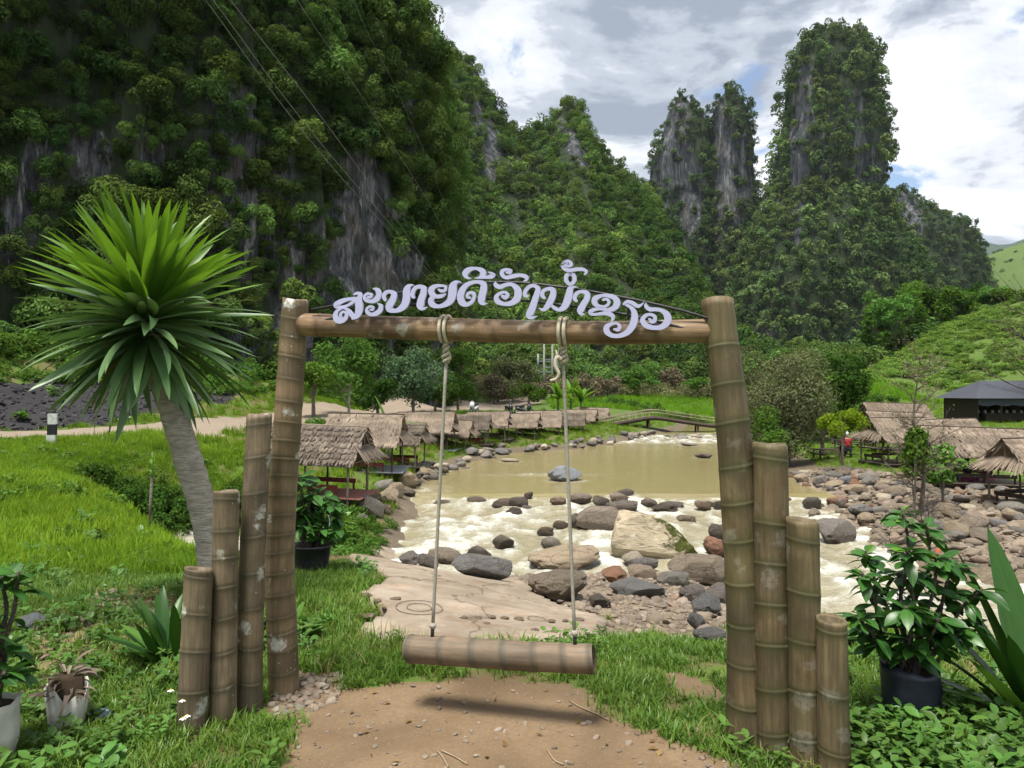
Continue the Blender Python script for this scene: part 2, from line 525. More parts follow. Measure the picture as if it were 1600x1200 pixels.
def water_level(y):
    return np.interp(y, [6, 10, 15, 20, 24.0, 26.6, 52, 58, 66, 100], [-2.62, -2.5, -2.42, -2.34, -2.24, -1.97, -1.95, -1.78, -1.7, -1.4])
ROAD = [(-40, -40), (-27, 3), (-21.5, 16), (-17.6, 23.6), (-12.9, 31.7), (-11, 41), (-8, 56), (-5, 71), (-1, 86), (3, 101), (-2, 125)]
def seg_dist(x, y, line):
    d = np.full(np.shape(x), 1e9)
    for (ax, ay), (bx, by) in zip(line[:-1], line[1:]):
        vx, vy = bx - ax, by - ay
        t = np.clip(((x - ax) * vx + (y - ay) * vy) / (vx * vx + vy * vy), 0, 1)
        d = np.minimum(d, np.hypot(x - ax - t * vx, y - ay - t * vy))
    return d
def ground_hit(px, py, water=True):
    d = np.concatenate([np.linspace(2.0, 12, 500), np.linspace(12, 45, 700), np.linspace(45, 220, 700)])
    x = (px - 800) / F * d; z = EYE - (py - HY) / F * d
    g = H(x, d)
    if water: g = np.maximum(g, np.where((x > -5.2) & (x < 30) & (d > 8), water_level(d), -99))
    k = np.where(z <= g)[0]
    i = k[0] if len(k) else len(d) - 1
    return np.array([x[i], d[i], g[i]])
def poly_world(pp):
    return np.array([ground_hit(*p)[:2] for p in pp])
def in_poly(poly, x, y):
    x = np.asarray(x); y = np.asarray(y)
    c = np.zeros(x.shape, bool)
    j = len(poly) - 1
    for i in range(len(poly)):
        xi, yi = poly[i]; xj, yj = poly[j]
        c ^= ((yi > y) != (yj > y)) & (x < (xj - xi) * (y - yi) / (yj - yi + 1e-12) + xi)
        j = i
    return c
DIRT = poly_world([(440,1230),(468,1130),(480,1085),(560,1078),(650,1066),(740,1062),(880,1072),(935,1090),(1000,1135),(1095,1170),(1140,1190),(1160,1260),(800,1400),(450,1300)])
DIRT2 = poly_world([(1020,1050),(1070,1052),(1140,1080),(1140,1100),(1075,1100),(1040,1078)])
BARE = poly_world([(420,1090),(470,1050),(545,1055),(530,1095),(470,1120),(425,1120)])
DRY = poly_world([(60,960),(150,925),(290,925),(285,1000),(190,1010),(120,1045),(40,1060)])
SLAB = poly_world([(548,985),(590,960),(560,930),(600,905),(545,880),(560,862),(650,868),(700,893),(790,905),(840,925),(945,968),(930,990),(940,1004),(700,1012),(600,1003)])
GRAVEL = poly_world([(900,1002),(1020,990),(1140,1010),(1150,960),(1150,905),(1060,880),(930,880),(830,885),(700,880),(660,872),(700,893),(840,925),(945,968)])
BAR = np.array([(8.6,20.5),(9.6,17.2),(12,14.6),(19,12.6),(30,11),(34,18),(24,24.5),(17.5,25.5),(15.2,29.5),(12.6,33),(10.8,30.5),(11.2,26.5),(9,24)])
def masks(x, y):
    """what the ground is made of at (x, y)"""
    x = np.asarray(x, float); y = np.asarray(y, float)
    j = 0.12 * np.clip(y / 5, 0.6, 6)
    xx = x + j * fb2(x, y, 1.6, 3, 21); yy = y + j * fb2(x, y, 1.6, 3, 22)
    dirt = in_poly(DIRT, xx, yy) | in_poly(DIRT2, xx, yy)
    bare = in_poly(BARE, xx, yy)
    dry = in_poly(DRY, xx, yy)
    slab = in_poly(SLAB, x, y)
    gravel = in_poly(GRAVEL, xx, yy) | in_poly(BAR, xx, yy)
    z = H0(x, y)
    wl = water_level(y)
    wet = (z < wl + 0.22) & (y > 8) & (x > -6) & (x < 30)
    gravel |= wet
    road = seg_dist(xx, yy, ROAD) < 3.3 + 0.4 * fb2(x, y, 0.4, 2, 9)
    drd = seg_dist(x, y, ROAD)
    spoil = (y > 10) & (x < -12) & (drd > 3.4) & (drd < 15) & (x < -18.6 + (y - 23.6) * 0.12 + 1.5 * fb2(x, y, .3, 3, 19)) & (y < 47)
    return dict(dirt=dirt | bare, dry=dry, slab=slab, gravel=gravel, road=road, spoil=spoil, wet=wet)

# ------------------------------------------------------------------ ground material
def ground_material():
    m = Mat("ground_surface")
    p = m.pos()
    nb = m.noise(p, 0.35, 4); nm = m.noise(p, 3.0, 5, 0.6); nf = m.noise(p, 40.0, 4, 0.65)
    peb = m.voro(p, 34.0)
    soil = m.mix(nm, (0.085, 0.062, 0.036), (0.15, 0.105, 0.055))
    green = m.mix(nm, (0.045, 0.085, 0.014), (0.10, 0.16, 0.022))
    base = m.mix(m.ramp(m.noise(p, 1.1, 5, 0.65), [(0.42, 0), (0.62, 1)]), green, soil)
    base = m.mix(m.math('MULTIPLY', m.attr("far"), 0.85), base, m.mix(nb, (0.045, 0.088, 0.014), (0.085, 0.135, 0.025)))
    # trodden earth: tan with darker damp patches and grit
    dn = m.noise(p, 1.3, 6, 0.6, 0.4)
    dirt = m.mix(m.ramp(dn, [(0.35, 0), (0.7, 1)]), (0.115, 0.078, 0.045), (0.215, 0.15, 0.09))
    dirt = m.mix(m.ramp(m.noise(p, 5.0, 6, 0.7), [(0.52, 0), (0.72, 0.55)]), dirt, (0.15, 0.095, 0.048))
    dirt = m.mix(m.ramp(nf, [(0.35, 0.5), (0.55, 0)]), dirt, (0.12, 0.08, 0.045))
    dirt = m.mix(m.ramp(m.voro(p, 55.0), [(0.05, 0.8), (0.16, 0)]), dirt, (0.34, 0.28, 0.20))
    gcol = m.voro(p, 22.0, out="Color")
    sc_ = m.n("ShaderNodeSeparateColor"); m.put(sc_.inputs[0], gcol)
    grav = m.mix(sc_.outputs[0], (0.075, 0.06, 0.045), (0.30, 0.235, 0.165))
    grav = m.mix(m.ramp(m.noise(p, 0.9, 4), [(0.4, 0), (0.65, 0.7)]), grav, (0.10, 0.078, 0.056))
    road = m.mix(m.noise(p, 0.8, 5, 0.6), (0.165, 0.13, 0.095), (0.28, 0.23, 0.18))
    spoil = m.mix(m.noise(p, 1.6, 6, 0.7), (0.011, 0.010, 0.012), (0.042, 0.039, 0.042))
    dry = m.mix(nm, (0.12, 0.10, 0.045), (0.26, 0.205, 0.11))
    def soft(name, nz=0.5):
        a = m.attr(name)
        return m.ramp(m.math('MULTIPLY_ADD', m.math('SUBTRACT', m.noise(p, 9.0, 4, 0.7), 0.5), nz, a), [(0.36, 0), (0.62, 1)])
    c = base
    c = m.mix(m.math('MULTIPLY', soft("dry"), 0.75), c, dry)
    c = m.mix(soft("spoil"), c, spoil)
    c = m.mix(soft("road"), c, road)
    c = m.mix(soft("gravel"), c, grav)
    c = m.mix(soft("dirt", 0.7), c, dirt)
    wet = m.attr("wet")
    c = m.mix(m.math('MULTIPLY', wet, 0.6), c, m.mix(nm, (0.05, 0.042, 0.03), (0.12, 0.095, 0.06)))
    h = m.math('ADD', m.math('MULTIPLY', nf, 0.5), m.math('MULTIPLY', m.math('MULTIPLY', peb, -0.6), soft("gravel")))
    h = m.math('ADD', h, m.math('MULTIPLY', nm, 0.8))
    return m.done(m.bsdf(c, 0.92, m.bump(h, 0.55, 0.03), 0.2))
def axis(lo, hi, c0, fine, g, fargrow):
    """coordinates, fine close to the viewpoint, coarser away from it"""
    out = [0.0]
    x = 0.0
    while x < hi:
        a = abs(x)
        s = fine * max(1.0, a / c0) ** g
        if a > 150: s *= fargrow
        x += s
        out.append(x)
    neg = [0.0]; x = 0.0
    while x > lo:
        a = abs(x); s = fine * max(1.0, a / c0) ** g
        if a > 150: s *= fargrow
        x -= s
        neg.append(x)
    return np.array(sorted(set(neg + out)))
xs = axis(-3200, 3200, 3.2, 0.06, 1.0, 5)
ys = axis(-60, 3600, 6.0, 0.075, 1.0, 5)
GX, GY = np.meshgrid(xs, ys)
GZ = H(GX, GY)
mk = masks(GX, GY)
# the slab is its own sheet; the ground lies a little under it
GZ = GZ - 0.05 * mk["slab"]
V = np.stack([GX.ravel(), GY.ravel(), GZ.ravel()], 1)
far = sstep(45, 75, np.hypot(GX, GY)) + sstep(12, 18, GX) * sstep(20, 26, GY)
ground = mobj("ground", V, grid_faces(len(xs), len(ys)), ground_material(), smooth=True,
              attrs={**{k: v.astype(np.float32).ravel() for k, v in mk.items()}, "far": np.clip(far, 0, 1).ravel()})
tag(ground, "earth and turf of the valley floor with bare tan dirt under the swing", "ground", kind="structure")

# ------------------------------------------------------------------ river
def rapid(x, y):
    r = sstep(26.4, 24.6, y) * (0.55 + 0.45 * sstep(11, 15, y))
    r = np.maximum(r, sstep(50.5, 53, y) * sstep(62, 57, y))
    ww = np.hypot((x - 2.05) / 1.6, (y - 33.0) / 0.7)
    r = np.maximum(r, 0.7 * np.exp(-(((x - 1.2) / 2.2) ** 2 + ((y - 32.6) / 0.5) ** 2)))
    r = np.maximum(r, 0.6 * np.exp(-(((x + 3.2) / 0.9) ** 2 + ((y - 27.5) / 1.8) ** 2)))
    return r
rx = np.arange(-7.5, 36, 0.11)
ry = np.concatenate([np.arange(7.0, 30, 0.10), np.arange(30, 100, 0.3)])
RX, RY = np.meshgrid(rx, ry)
rap = rapid(RX, RY)
fl = fbm(np.stack([RX.ravel() * 1.0, RY.ravel() * 0.55, np.zeros(RX.size)], 1), 5, 31).reshape(RX.shape)
fl2 = fbm(np.stack([RX.ravel() * 2.6, RY.ravel() * 1.5, np.zeros(RX.size) + 5], 1), 4, 37).reshape(RX.shape)
ridg = 1 - np.abs(fbm(np.stack([RX.ravel() * 0.75, RY.ravel() * 1.1, np.zeros(RX.size) + 9], 1), 4, 41).reshape(RX.shape)) * 2
fl3 = fbm(np.stack([RX.ravel() * 6.0, RY.ravel() * 4.5, np.zeros(RX.size) + 3], 1), 3, 39).reshape(RX.shape)
RZ = water_level(RY) + rap * (0.13 * fl + 0.045 * fl2 + 0.05 * ridg + 0.03 * fl3) + 0.008 * fl2
foam = np.clip(rap * (0.10 + 0.50 * ridg + 0.95 * fl2 + 0.55 * fl), 0, 1) * (rap > 0.05)
weir = np.exp(-((RY - 25.7 - 0.5 * fl) / 0.45) ** 2)
foam = np.clip(foam + weir * (0.35 + 0.6 * fl2), 0, 1)
def water_material():
    m = Mat("muddy_river_water")
    p = m.pos()
    foamv = m.attr("foam")
    st = m.noise(m.map(p, (1.0, 0.7, 1)), 5.0, 8, 0.75, 0.8)
    def thread(sc, rot, pw):
        n_ = m.noise(m.map(p, (1.0, 0.65, 1), rot=(0, 0, rot)), sc, 6, 0.62, 1.1)
        a_ = m.math('SUBTRACT', 1.0, m.math('ABSOLUTE', m.math('MULTIPLY_ADD', n_, 4.0, -2.0)), clamp=True)
        return m.math('POWER', a_, pw)
    th_ = m.math('MAXIMUM', thread(1.6, 0.3, 2.2), m.math('MULTIPLY', thread(4.5, -0.4, 2.0), 0.8))
    fo = m.math('MULTIPLY', m.ramp(m.math('ADD', foamv, m.math('MULTIPLY', m.math('SUBTRACT', st, 0.5), 1.3)), [(0.05, 0.03), (0.55, 0.42), (1.0, 1)]), m.math('MULTIPLY_ADD', th_, 0.85, 0.15))
    fo = m.math('MULTIPLY', fo, m.ramp(m.attr("rap"), [(0.02, 0), (0.25, 1)]))
    col = m.mix(m.noise(p, 0.25, 3), (0.22, 0.18, 0.085), (0.265, 0.225, 0.108))
    col = m.mix(m.math('MULTIPLY', m.attr("rap"), 0.8), col, (0.225, 0.20, 0.13))
    col = m.mix(fo, col, (0.56, 0.57, 0.53))
    h = m.math('ADD', m.noise(m.map(p, (1, 2.2, 1)), 2.4, 5, 0.65, 0.4), m.math('MULTIPLY', m.noise(p, 11.0, 3), 0.35))
    hh = m.math('MULTIPLY', h, m.math('MULTIPLY_ADD', m.attr("rap"), 1.1, 0.34))
    return m.done(m.bsdf(col, m.math('MULTIPLY_ADD', fo, 0.6, 0.10), m.bump(hh, 0.45, 0.09), 0.42))
WATER = water_material()
river = mobj("river", np.stack([RX.ravel(), RY.ravel(), RZ.ravel()], 1), grid_faces(len(rx), len(ry)), WATER, smooth=True,
             attrs={"foam": foam.ravel(), "rap": rap.ravel()})
tag(river, "muddy olive-brown river with white rapids below a calm pool", "river", kind="structure")
# brook coming out of the ravine on the left
bl = catmull([(-12.5, 19.3), (-9.0, 18.0), (-7.4, 17.2), (-6.0, 17.3), (-4.2, 17.6)], 14)
tt = np.gradient(bl, axis=0); tt /= np.linalg.norm(tt, axis=1)[:, None]
nn = np.stack([-tt[:, 1], tt[:, 0]], 1)
w = np.linspace(-1.2, 1.2, 17)
BX = bl[:, None, 0] + nn[:, None, 0] * w; BY = bl[:, None, 1] + nn[:, None, 1] * w
lv = np.interp(np.arange(len(bl)), np.linspace(0, len(bl) - 1, 5), [-1.45, -1.62, -1.72, -1.9, -2.28])
bz = lv[:, None] + 0.07 * fb2(BX, BY, 2.2, 4, 51)
bf = np.clip(0.75 + 0.9 * fb2(BX, BY, 3.0, 3, 52), 0, 1)
brook = mobj("stream", np.stack([BX.ravel(), BY.ravel(), bz.ravel()], 1), grid_faces(17, len(bl)), WATER, smooth=True,
             attrs={"foam": bf.ravel(), "rap": np.ones(bf.size)})
tag(brook, "small white tumbling brook in the ravine behind the palm-like tree", "stream", kind="structure")

# ------------------------------------------------------------------ concrete slab path
def slab_material():
    m = Mat("worn_concrete")
    p = m.pos()
    n1 = m.noise(p, 1.6, 6, 0.6, 0.3); n2 = m.noise(p, 9.0, 5, 0.65)
    c = m.mix(m.ramp(n1, [(0.3, 0), (0.68, 1)]), (0.165, 0.13, 0.095), (0.30, 0.25, 0.195))
    c = m.mix(m.ramp(m.noise(p, 3.5, 7, 0.7, 0.5), [(0.48, 0), (0.66, 0.75)]), c, (0.17, 0.12, 0.078))
    c = m.mix(m.ramp(n2, [(0.55, 0), (0.75, 0.5)]), c, (0.33, 0.29, 0.24))
    c = m.mix(m.ramp(m.noise(p, 0.8, 4), [(0.55, 0), (0.7, 0.6)]), c, (0.40, 0.27, 0.185))
    cr = m.voro(m.mix(0.45, p, m.noise(p, 1.5, 6, 0.7, col=True)), 0.75, feature='DISTANCE_TO_EDGE')
    c = m.mix(m.ramp(cr, [(0.002, 0.85), (0.007, 0)]), c, (0.09, 0.065, 0.045))
    h = m.math('ADD', n2, m.math('MULTIPLY', m.ramp(cr, [(0.0, 0), (0.01, 1)]), 0.8))
    return m.done(m.bsdf(c, 0.9, m.bump(h, 0.4, 0.03), 0.2))
SLABM = slab_material()
pl = catmull(np.vstack([SLAB, SLAB[:1]]), 8)[:-1]
pl = pl + 0.05 * np.stack([fb2(pl[:, 0], pl[:, 1], 3, 3, 61), fb2(pl[:, 0], pl[:, 1], 3, 3, 62)], 1)
sx = np.arange(pl[:, 0].min(), pl[:, 0].max(), 0.05); sy = np.arange(pl[:, 1].min(), pl[:, 1].max(), 0.07)
bm = bmesh.new()
vid = {}
SXg, SYg = np.meshgrid(sx, sy)
inn = in_poly(pl, SXg, SYg)
SZg = H(SXg, SYg) + 0.025 + 0.015 * fb2(SXg, SYg, 1.2, 3, 63)
cells = inn[:-1, :-1] & inn[1:, :-1] & inn[:-1, 1:] & inn[1:, 1:]
idm = -np.ones(SXg.shape, int)
vv = []; ff = []
for i, j in zip(*np.where(cells)):
    q = []
    for a, b in ((i, j), (i, j + 1), (i + 1, j + 1), (i + 1, j)):
        if idm[a, b] < 0:
            idm[a, b] = len(vv); vv.append((SXg[a, b], SYg[a, b], SZg[a, b]))
        q.append(int(idm[a, b]))
    ff.append(tuple(q))
bm.free()
slab = mobj("concrete_path", np.array(vv), ff, SLABM, smooth=True)
sm = slab.modifiers.new("thick", 'SOLIDIFY'); sm.thickness = 0.09; sm.offset = -1
tag(slab, "cracked pale concrete slab path leading from the swing down to the river", "path", kind="structure")
# ------------------------------------------------------------------ limestone karst
def rock_material(name, dark, light, streak=0.10, s=1.0, ochre=0.25):
    m = Mat(name)
    p = m.pos()
    soilc = m.mix(m.noise(p, 0.5 * s, 5, 0.7), (0.012, 0.022, 0.010), (0.04, 0.06, 0.022))
    v = m.map(p, (1, 1, streak))
    n1 = m.noise(v, 0.55 * s, 7, 0.62, 0.4)
    n2 = m.noise(m.map(p, (1, 1, 0.3)), 1.7 * s, 6, 0.65)
    n3 = m.noise(p, 0.16 * s, 4, 0.5)
    c = m.mix(m.ramp(n1, [(0.36, 0), (0.52, 0.35), (0.68, 1)]), dark, light)
    c = m.mix(m.ramp(n2, [(0.42, 0.75), (0.58, 0)]), c, (dark[0] * .45, dark[1] * .45, dark[2] * .5))
    c = m.mix(m.math('MULTIPLY', m.ramp(n3, [(0.52, 0), (0.66, 1)]), ochre), c, (0.30, 0.22, 0.13))
    c = m.mix(m.ramp(m.noise(v, 1.3 * s, 7, 0.7), [(0.58, 0), (0.70, 0.8)]), c, (light[0] * 1.6, light[1] * 1.6, light[2] * 1.55))
    c = m.mix(m.ramp(m.noise(m.map(p, (1, 1, 0.06)), 2.6 * s, 5, 0.7, 0.6), [(0.36, 0.85), (0.46, 0)]), c, (0.016, 0.017, 0.02))
    c = m.mix(m.math('MULTIPLY', m.ramp(m.math('ADD', m.attr('soil'), m.math('MULTIPLY', m.math('SUBTRACT', n2, 0.5), 0.9)), [(0.42, 0), (0.62, 1)]), 0.9), c, soilc)
    h = m.math('ADD', n1, m.math('MULTIPLY', n2, 0.7))
    return m.done(m.bsdf(c, 0.93, m.bump(h, 0.9, 0.7 / s), 0.15))
ROCK_NEAR = rock_material("limestone_cliff", (0.05, 0.052, 0.060), (0.27, 0.275, 0.285), 0.16, 1.5, 0.14)
ROCK_FAR = rock_material("limestone_towers", (0.042, 0.046, 0.053), (0.175, 0.182, 0.19), 0.12, 0.34, 0.12)
def soil_material(name, a, b, s):
    m = Mat(name); p = m.pos()
    return m.done(m.bsdf(m.mix(m.noise(p, s, 6, 0.65), a, b), 0.95, m.bump(m.noise(p, s * 4, 4), 0.6, 0.5), 0.1))
UNDER = soil_material("forest_floor", (0.012, 0.022, 0.008), (0.03, 0.05, 0.014), 0.08)
MEADOW = soil_material("hill_grass", (0.055, 0.095, 0.026), (0.10, 0.135, 0.045), 0.012)
BLUE = soil_material("far_forest", (0.03, 0.05, 0.035), (0.05, 0.075, 0.045), 0.004)

FOL_DARK = leafmat("forest_leaves_slopes", (0.018, 0.044, 0.016), (0.135, 0.215, 0.050), 0.22, use_tint=True, hue=0.045, valvar=0.4)  # leaf greens of the cliff, mountain slope and valley forest
FOL_FAR = leafmat("forest_leaves_towers", (0.022, 0.050, 0.022), (0.135, 0.20, 0.062), 0.15, use_tint=True, hue=0.035, valvar=0.38)

def bush_protos(tagname, n_protos, leaves, leaf, mat, seed, flat=0.85, lobes=(8, 15), trunk=False, aspect=0.55):
    out = []
    r = np.random.default_rng(seed)
    for k in range(n_protos):
        L = ball_lobes(r, int(r.integers(*lobes)), 1.0, flat)
        C, N = crown_points(r, L, leaves, 0.38, 0.45, (0.8, 1.04))
        V, Fq = leaf_quads(C, N, leaf * r.uniform(0.6, 1.3, leaves), aspect, r)
        out.append(proto("%s_%d" % (tagname, k), V, Fq, mat))
    return out
B_NEAR = bush_protos("cliff_bush", 7, 1300, 0.125, FOL_DARK, 1)
B_MID = bush_protos("slope_tree", 6, 520, 0.19, FOL_DARK, 2, flat=0.95)
B_FAR = bush_protos("tower_tree", 6, 300, 0.25, FOL_FAR, 3, flat=0.95)

def surf_normals(P):
    du = np.gradient(P, axis=1); dv = np.gradient(P, axis=0)
    N = np.cross(du.reshape(-1, 3), dv.reshape(-1, 3))
    N /= np.linalg.norm(N, axis=1)[:, None] + 1e-9
    return N.reshape(P.shape)
def project(P):
    d = np.maximum(P[..., 1], 0.1)
    return 800 + P[..., 0] / d * F, HY - (P[..., 2] - EYE) / d * F
def scatter(P, N, n, prob, r):
    """random points on the grid surface P (nv,nu,3), by area, kept with probability prob"""
    nv, nu = P.shape[:2]
    A = np.linalg.norm(np.cross(P[:-1, 1:] - P[:-1, :-1], P[1:, :-1] - P[:-1, :-1]), axis=2).ravel()
    k = r.choice(len(A), n, p=A / A.sum())
    iv, iu = k // (nu - 1), k % (nu - 1)
    a, b = r.random(n)[:, None], r.random(n)[:, None]
    pt = P[iv, iu] * (1 - a) * (1 - b) + P[iv, iu + 1] * a * (1 - b) + P[iv + 1, iu] * (1 - a) * b + P[iv + 1, iu + 1] * a * b
    nm = N[iv, iu]
    keep = r.random(n) < prob(pt, nm)
    return pt[keep], nm[keep]
def thin(pt, rad):
    """keep crowns apart: drop a point that falls inside an earlier crown"""
    cell = float(np.median(rad)) * 1.0
    g = {}; keep = np.zeros(len(pt), bool)
    order = np.argsort(-rad)
    for i in order:
        k = tuple(np.floor(pt[i] / cell).astype(int)); ok = True
        n_ = 2
        for a in range(-n_, n_ + 1):
            for b in range(-n_, n_ + 1):
                for c in range(-n_, n_ + 1):
                    for j in g.get((k[0] + a, k[1] + b, k[2] + c), ()):
                        dd = pt[i] - pt[j]
                        if dd.dot(dd) < (0.62 * (rad[i] + rad[j])) ** 2: ok = False; break
                    if not ok: break
                if not ok: break
            if not ok: break
        if ok: keep[i] = True; g.setdefault(k, []).append(i)
    return keep
def in_view(pt, m=120):
    x, y = project(pt)
    return (x > -m) & (x < 1600 + m) & (y > -m - 60) & (pt[:, 1] > 1)
def euler_rand(n, r, tilt=0.3):
    return np.stack([r.normal(0, tilt, n), r.normal(0, tilt, n), r.uniform(0, 6.283, n)], 1)

# --- the big cliff on the left ------------------------------------------------
plan = catmull([(-120, -20), (-75, 18), (-48, 38), (-32, 47), (-22, 54), (-14, 62), (-9.0, 72), (-7.4, 84), (-8.2, 94), (-14, 108), (-28, 125), (-60, 140)], 40)
seg = np.r_[0, np.cumsum(np.linalg.norm(np.diff(plan, axis=0), axis=1))]
su = np.linspace(30, seg[-1], 520)
bx = np.interp(su, seg, plan[:, 0]); by = np.interp(su, seg, plan[:, 1])
tx, ty = np.gradient(bx), np.gradient(by); tl = np.hypot(tx, ty)
ox, oy = ty / tl, -tx / tl
hz = np.concatenate([np.linspace(-2, 50, 200), np.linspace(50.6, 95, 50)])
U, Hh = np.meshgrid(np.arange(len(su)), hz)
inn = 0.05 * np.clip(Hh, 0, 99) + 0.42 * np.clip(Hh - 35, 0, 99) + 0.5 * np.clip(Hh - 52, 0, 99)
q = np.stack([bx[U].ravel(), by[U].ravel(), Hh.ravel()], 1)
big = fbm(q * np.array([0.055, 0.055, 0.045]), 4, 71).reshape(U.shape)
rib = 1 - 2 * np.abs(fbm(q * np.array([0.28, 0.28, 0.05]), 4, 72)).reshape(U.shape)
fine = fbm(q * np.array([0.9, 0.9, 0.22]), 4, 73).reshape(U.shape)
off = 4.2 * big + 1.5 * rib + 0.6 * fine - inn - 1.0
P = np.stack([bx[U] + ox[U] * off, by[U] + oy[U] * off, Hh + 1.2 * big], -1)
N = surf_normals(P)
if (N[100, 260] * np.array([-P[100, 260, 0], -P[100, 260, 1], 0])).sum() < 0: N = -N
BLOBS = [(562, 340, 48, 100), (592, 590, 20, 60), (705, 470, 22, 130), (60, 260, 22, 50), (140, 245, 34, 42), (238, 245, 18, 34), (664, 570, 36, 50),
         (462, 560, 22, 60), (545, 420, 45, 60), (600, 440, 40, 50), (640, 380, 22, 60), (25, 330, 26, 60)]
def bare(pt):
    x, y = project(pt)
    b = np.zeros(len(pt))
    for cx, cy, rx_, ry_ in BLOBS:
        b = np.maximum(b, np.exp(-(((x - cx) / rx_) ** 2 + ((y - cy) / ry_) ** 2) ** 1.5))
    return b
def pcliff(pt, nm):
    nz = fbm(pt * 0.11, 3, 81)
    pr = np.clip(0.95 + 0.9 * nz, 0, 1) * np.clip(0.95 + 1.2 * nm[:, 2], 0.45, 1)
    return pr * (1 - 0.985 * np.clip(bare(pt) * 1.7, 0, 1)) * in_view(pt, 160) * (pt[:, 2] > 0.5)
cliff = mobj("karst_cliff", P.reshape(-1, 3), grid_faces(len(su), len(hz)), ROCK_NEAR, smooth=True,
             attrs={"soil": np.clip(0.6 + 1.5 * fbm(P.reshape(-1, 3) * 0.11, 3, 81), 0, 1) * (1 - np.clip(bare(P.reshape(-1, 3)) * 1.7, 0, 1))})
tag(cliff, "sheer dark limestone cliff hung with jungle rising beyond the road", "cliff", kind="structure")
r = np.random.default_rng(21)
pt, nm = scatter(P, N, 36000, pcliff, r)
n = len(pt)
dist = np.hypot(pt[:, 0], pt[:, 1])
sca = r.uniform(0.75, 1.3, n) * np.where(r.random(n) < 0.25, 1.6, 1.0) * (0.9 + 0.35 * (dist > 62))
S3 = np.stack([sca, sca, sca * r.uniform(0.8, 1.35, n)], 1)
kk = thin(pt, sca * 0.66); pt, nm, sca, S3 = pt[kk], nm[kk], sca[kk], S3[kk]; n = len(pt)
pt2 = pt + nm * (sca * 0.45)[:, None]
gx_, gy_ = project(pt2)
tint = np.clip(0.25 + 0.5 * fbm(pt * 0.16, 3, 83) + r.normal(0, 0.24, n) + 0.30 * sstep(560, 740, gx_) + 0.12 * sstep(300, 0, gy_) * sstep(350, 600, gx_), 0, 1)
veg = instancer("cliff_jungle", pt2, euler_rand(n, r), S3, B_NEAR, tint)
tag(veg, "dense dark green jungle shrubs clinging to the limestone cliff", "jungle", kind="stuff")
pt, nm = scatter(P, N, 9000, lambda a_, b_: pcliff(a_, b_) * (fbm(a_ * 0.4, 2, 85) > -0.15), r)
sca = r.uniform(0.25, 0.6, len(pt))
tint = np.clip(0.3 + 0.6 * fbm(pt * 0.3, 2, 86) + r.normal(0, 0.25, len(pt)), 0, 1)
veg = instancer("cliff_shrubs", pt + nm * 0.15, euler_rand(len(pt), r, .5), np.stack([sca, sca, sca * r.uniform(.8, 1.8, len(pt))], 1), B_MID, tint)
tag(veg, "small shrubs and creepers filling the ledges of the limestone cliff", "shrubs", kind="stuff")

# --- forested mountain behind the cliff ---------------------------------------
RP = np.array([(430,-160),(560,-40),(640,0),(700,60),(735,105),(760,150),(800,195),(830,202),(858,196),(868,182),(888,172),(905,190),(930,232),(960,262),(1000,292),(1015,330),(1035,420),(1060,510),(1100,580),(1160,606),(1300,612)], float)
D0 = 265.0
rxw = (RP[:, 0] - 800) / F * D0; rzw = EYE + (HY - RP[:, 1]) / F * D0
mx = np.linspace(-85, 112, 230); my = np.concatenate([np.linspace(118, 262, 130), np.linspace(264, 330, 20)])
MX, MY = np.meshgrid(mx, my)
R = np.interp(MX, rxw, rzw)
t = np.clip((MY - 125) / (D0 - 125), 0, 1)
qn = np.stack([MX.ravel(), MY.ravel(), np.zeros(MX.size)], 1)
gul = fbm(qn * np.array([0.035, 0.018, 1]), 4, 91).reshape(MX.shape)
MZ = 2 + (R - 2) * np.where(MY <= D0, t ** 1.12, np.clip(1 - (MY - D0) / 60, 0, 1)) + gul * 16 * np.sin(np.pi * t) * np.clip(R / 60, 0, 1)
# rocky spire on the crest
sp = np.exp(-(((MX - (893 - 800) / F * 250) / 9) ** 2)) * np.exp(-((MY - 252) / 10) ** 2)
MZ = MZ + sp * 1.0 + 5.0 * t * fbm(np.stack([MX.ravel() * .09, MY.ravel() * .03, np.zeros(MX.size)], 1), 3, 94).reshape(MX.shape) + fbm(qn * 0.12, 3, 92).reshape(MX.shape) * 1.5 * t
P = np.stack([MX, MY, MZ], -1)
N = surf_normals(P); N = np.where(N[..., 2:3] < 0, -N, N)
mmix = Mat("mountain_rock_and_soil")
gpos = mmix.pos()
bpy.data.materials.remove(mmix.m)
def pm(pt, nm):
    x, y = project(pt)
    b = np.maximum(np.exp(-(((x - 888 - (y - 215) * 0.55) / 13) ** 2 + ((y - 222) / 42) ** 2) ** 1.5), np.exp(-(((x - 768) / 14) ** 2 + ((y - 235) / 45) ** 2) ** 1.5))
    b = np.maximum(b, 0.8 * np.exp(-(((x - 748) / 10) ** 2 + ((y - 190) / 40) ** 2) ** 1.5))
    if nm is None: return 1 - np.clip(1.6 * b, 0, 1)
    return in_view(pt, 60) * (1 - 0.97 * np.clip(1.6 * b, 0, 1)) * (x > 690)
mountain = mobj("forest_mountain", P.reshape(-1, 3), grid_faces(len(mx), len(my)), ROCK_FAR, smooth=True, attrs={"soil": pm(P.reshape(-1, 3), None)})
tag(mountain, "steep forested mountain with a rocky spire on its crest, behind the sign", "mountain", kind="structure")
pt, nm = scatter(P, N, 11000, pm, r)
n = len(pt)
sca = r.uniform(1.6, 2.9, n) * np.where(r.random(n) < 0.2, 1.4, 1)
kk = thin(pt, sca * 0.85); pt, nm, sca = pt[kk], nm[kk], sca[kk]; n = len(pt)
x_, y_ = project(pt)
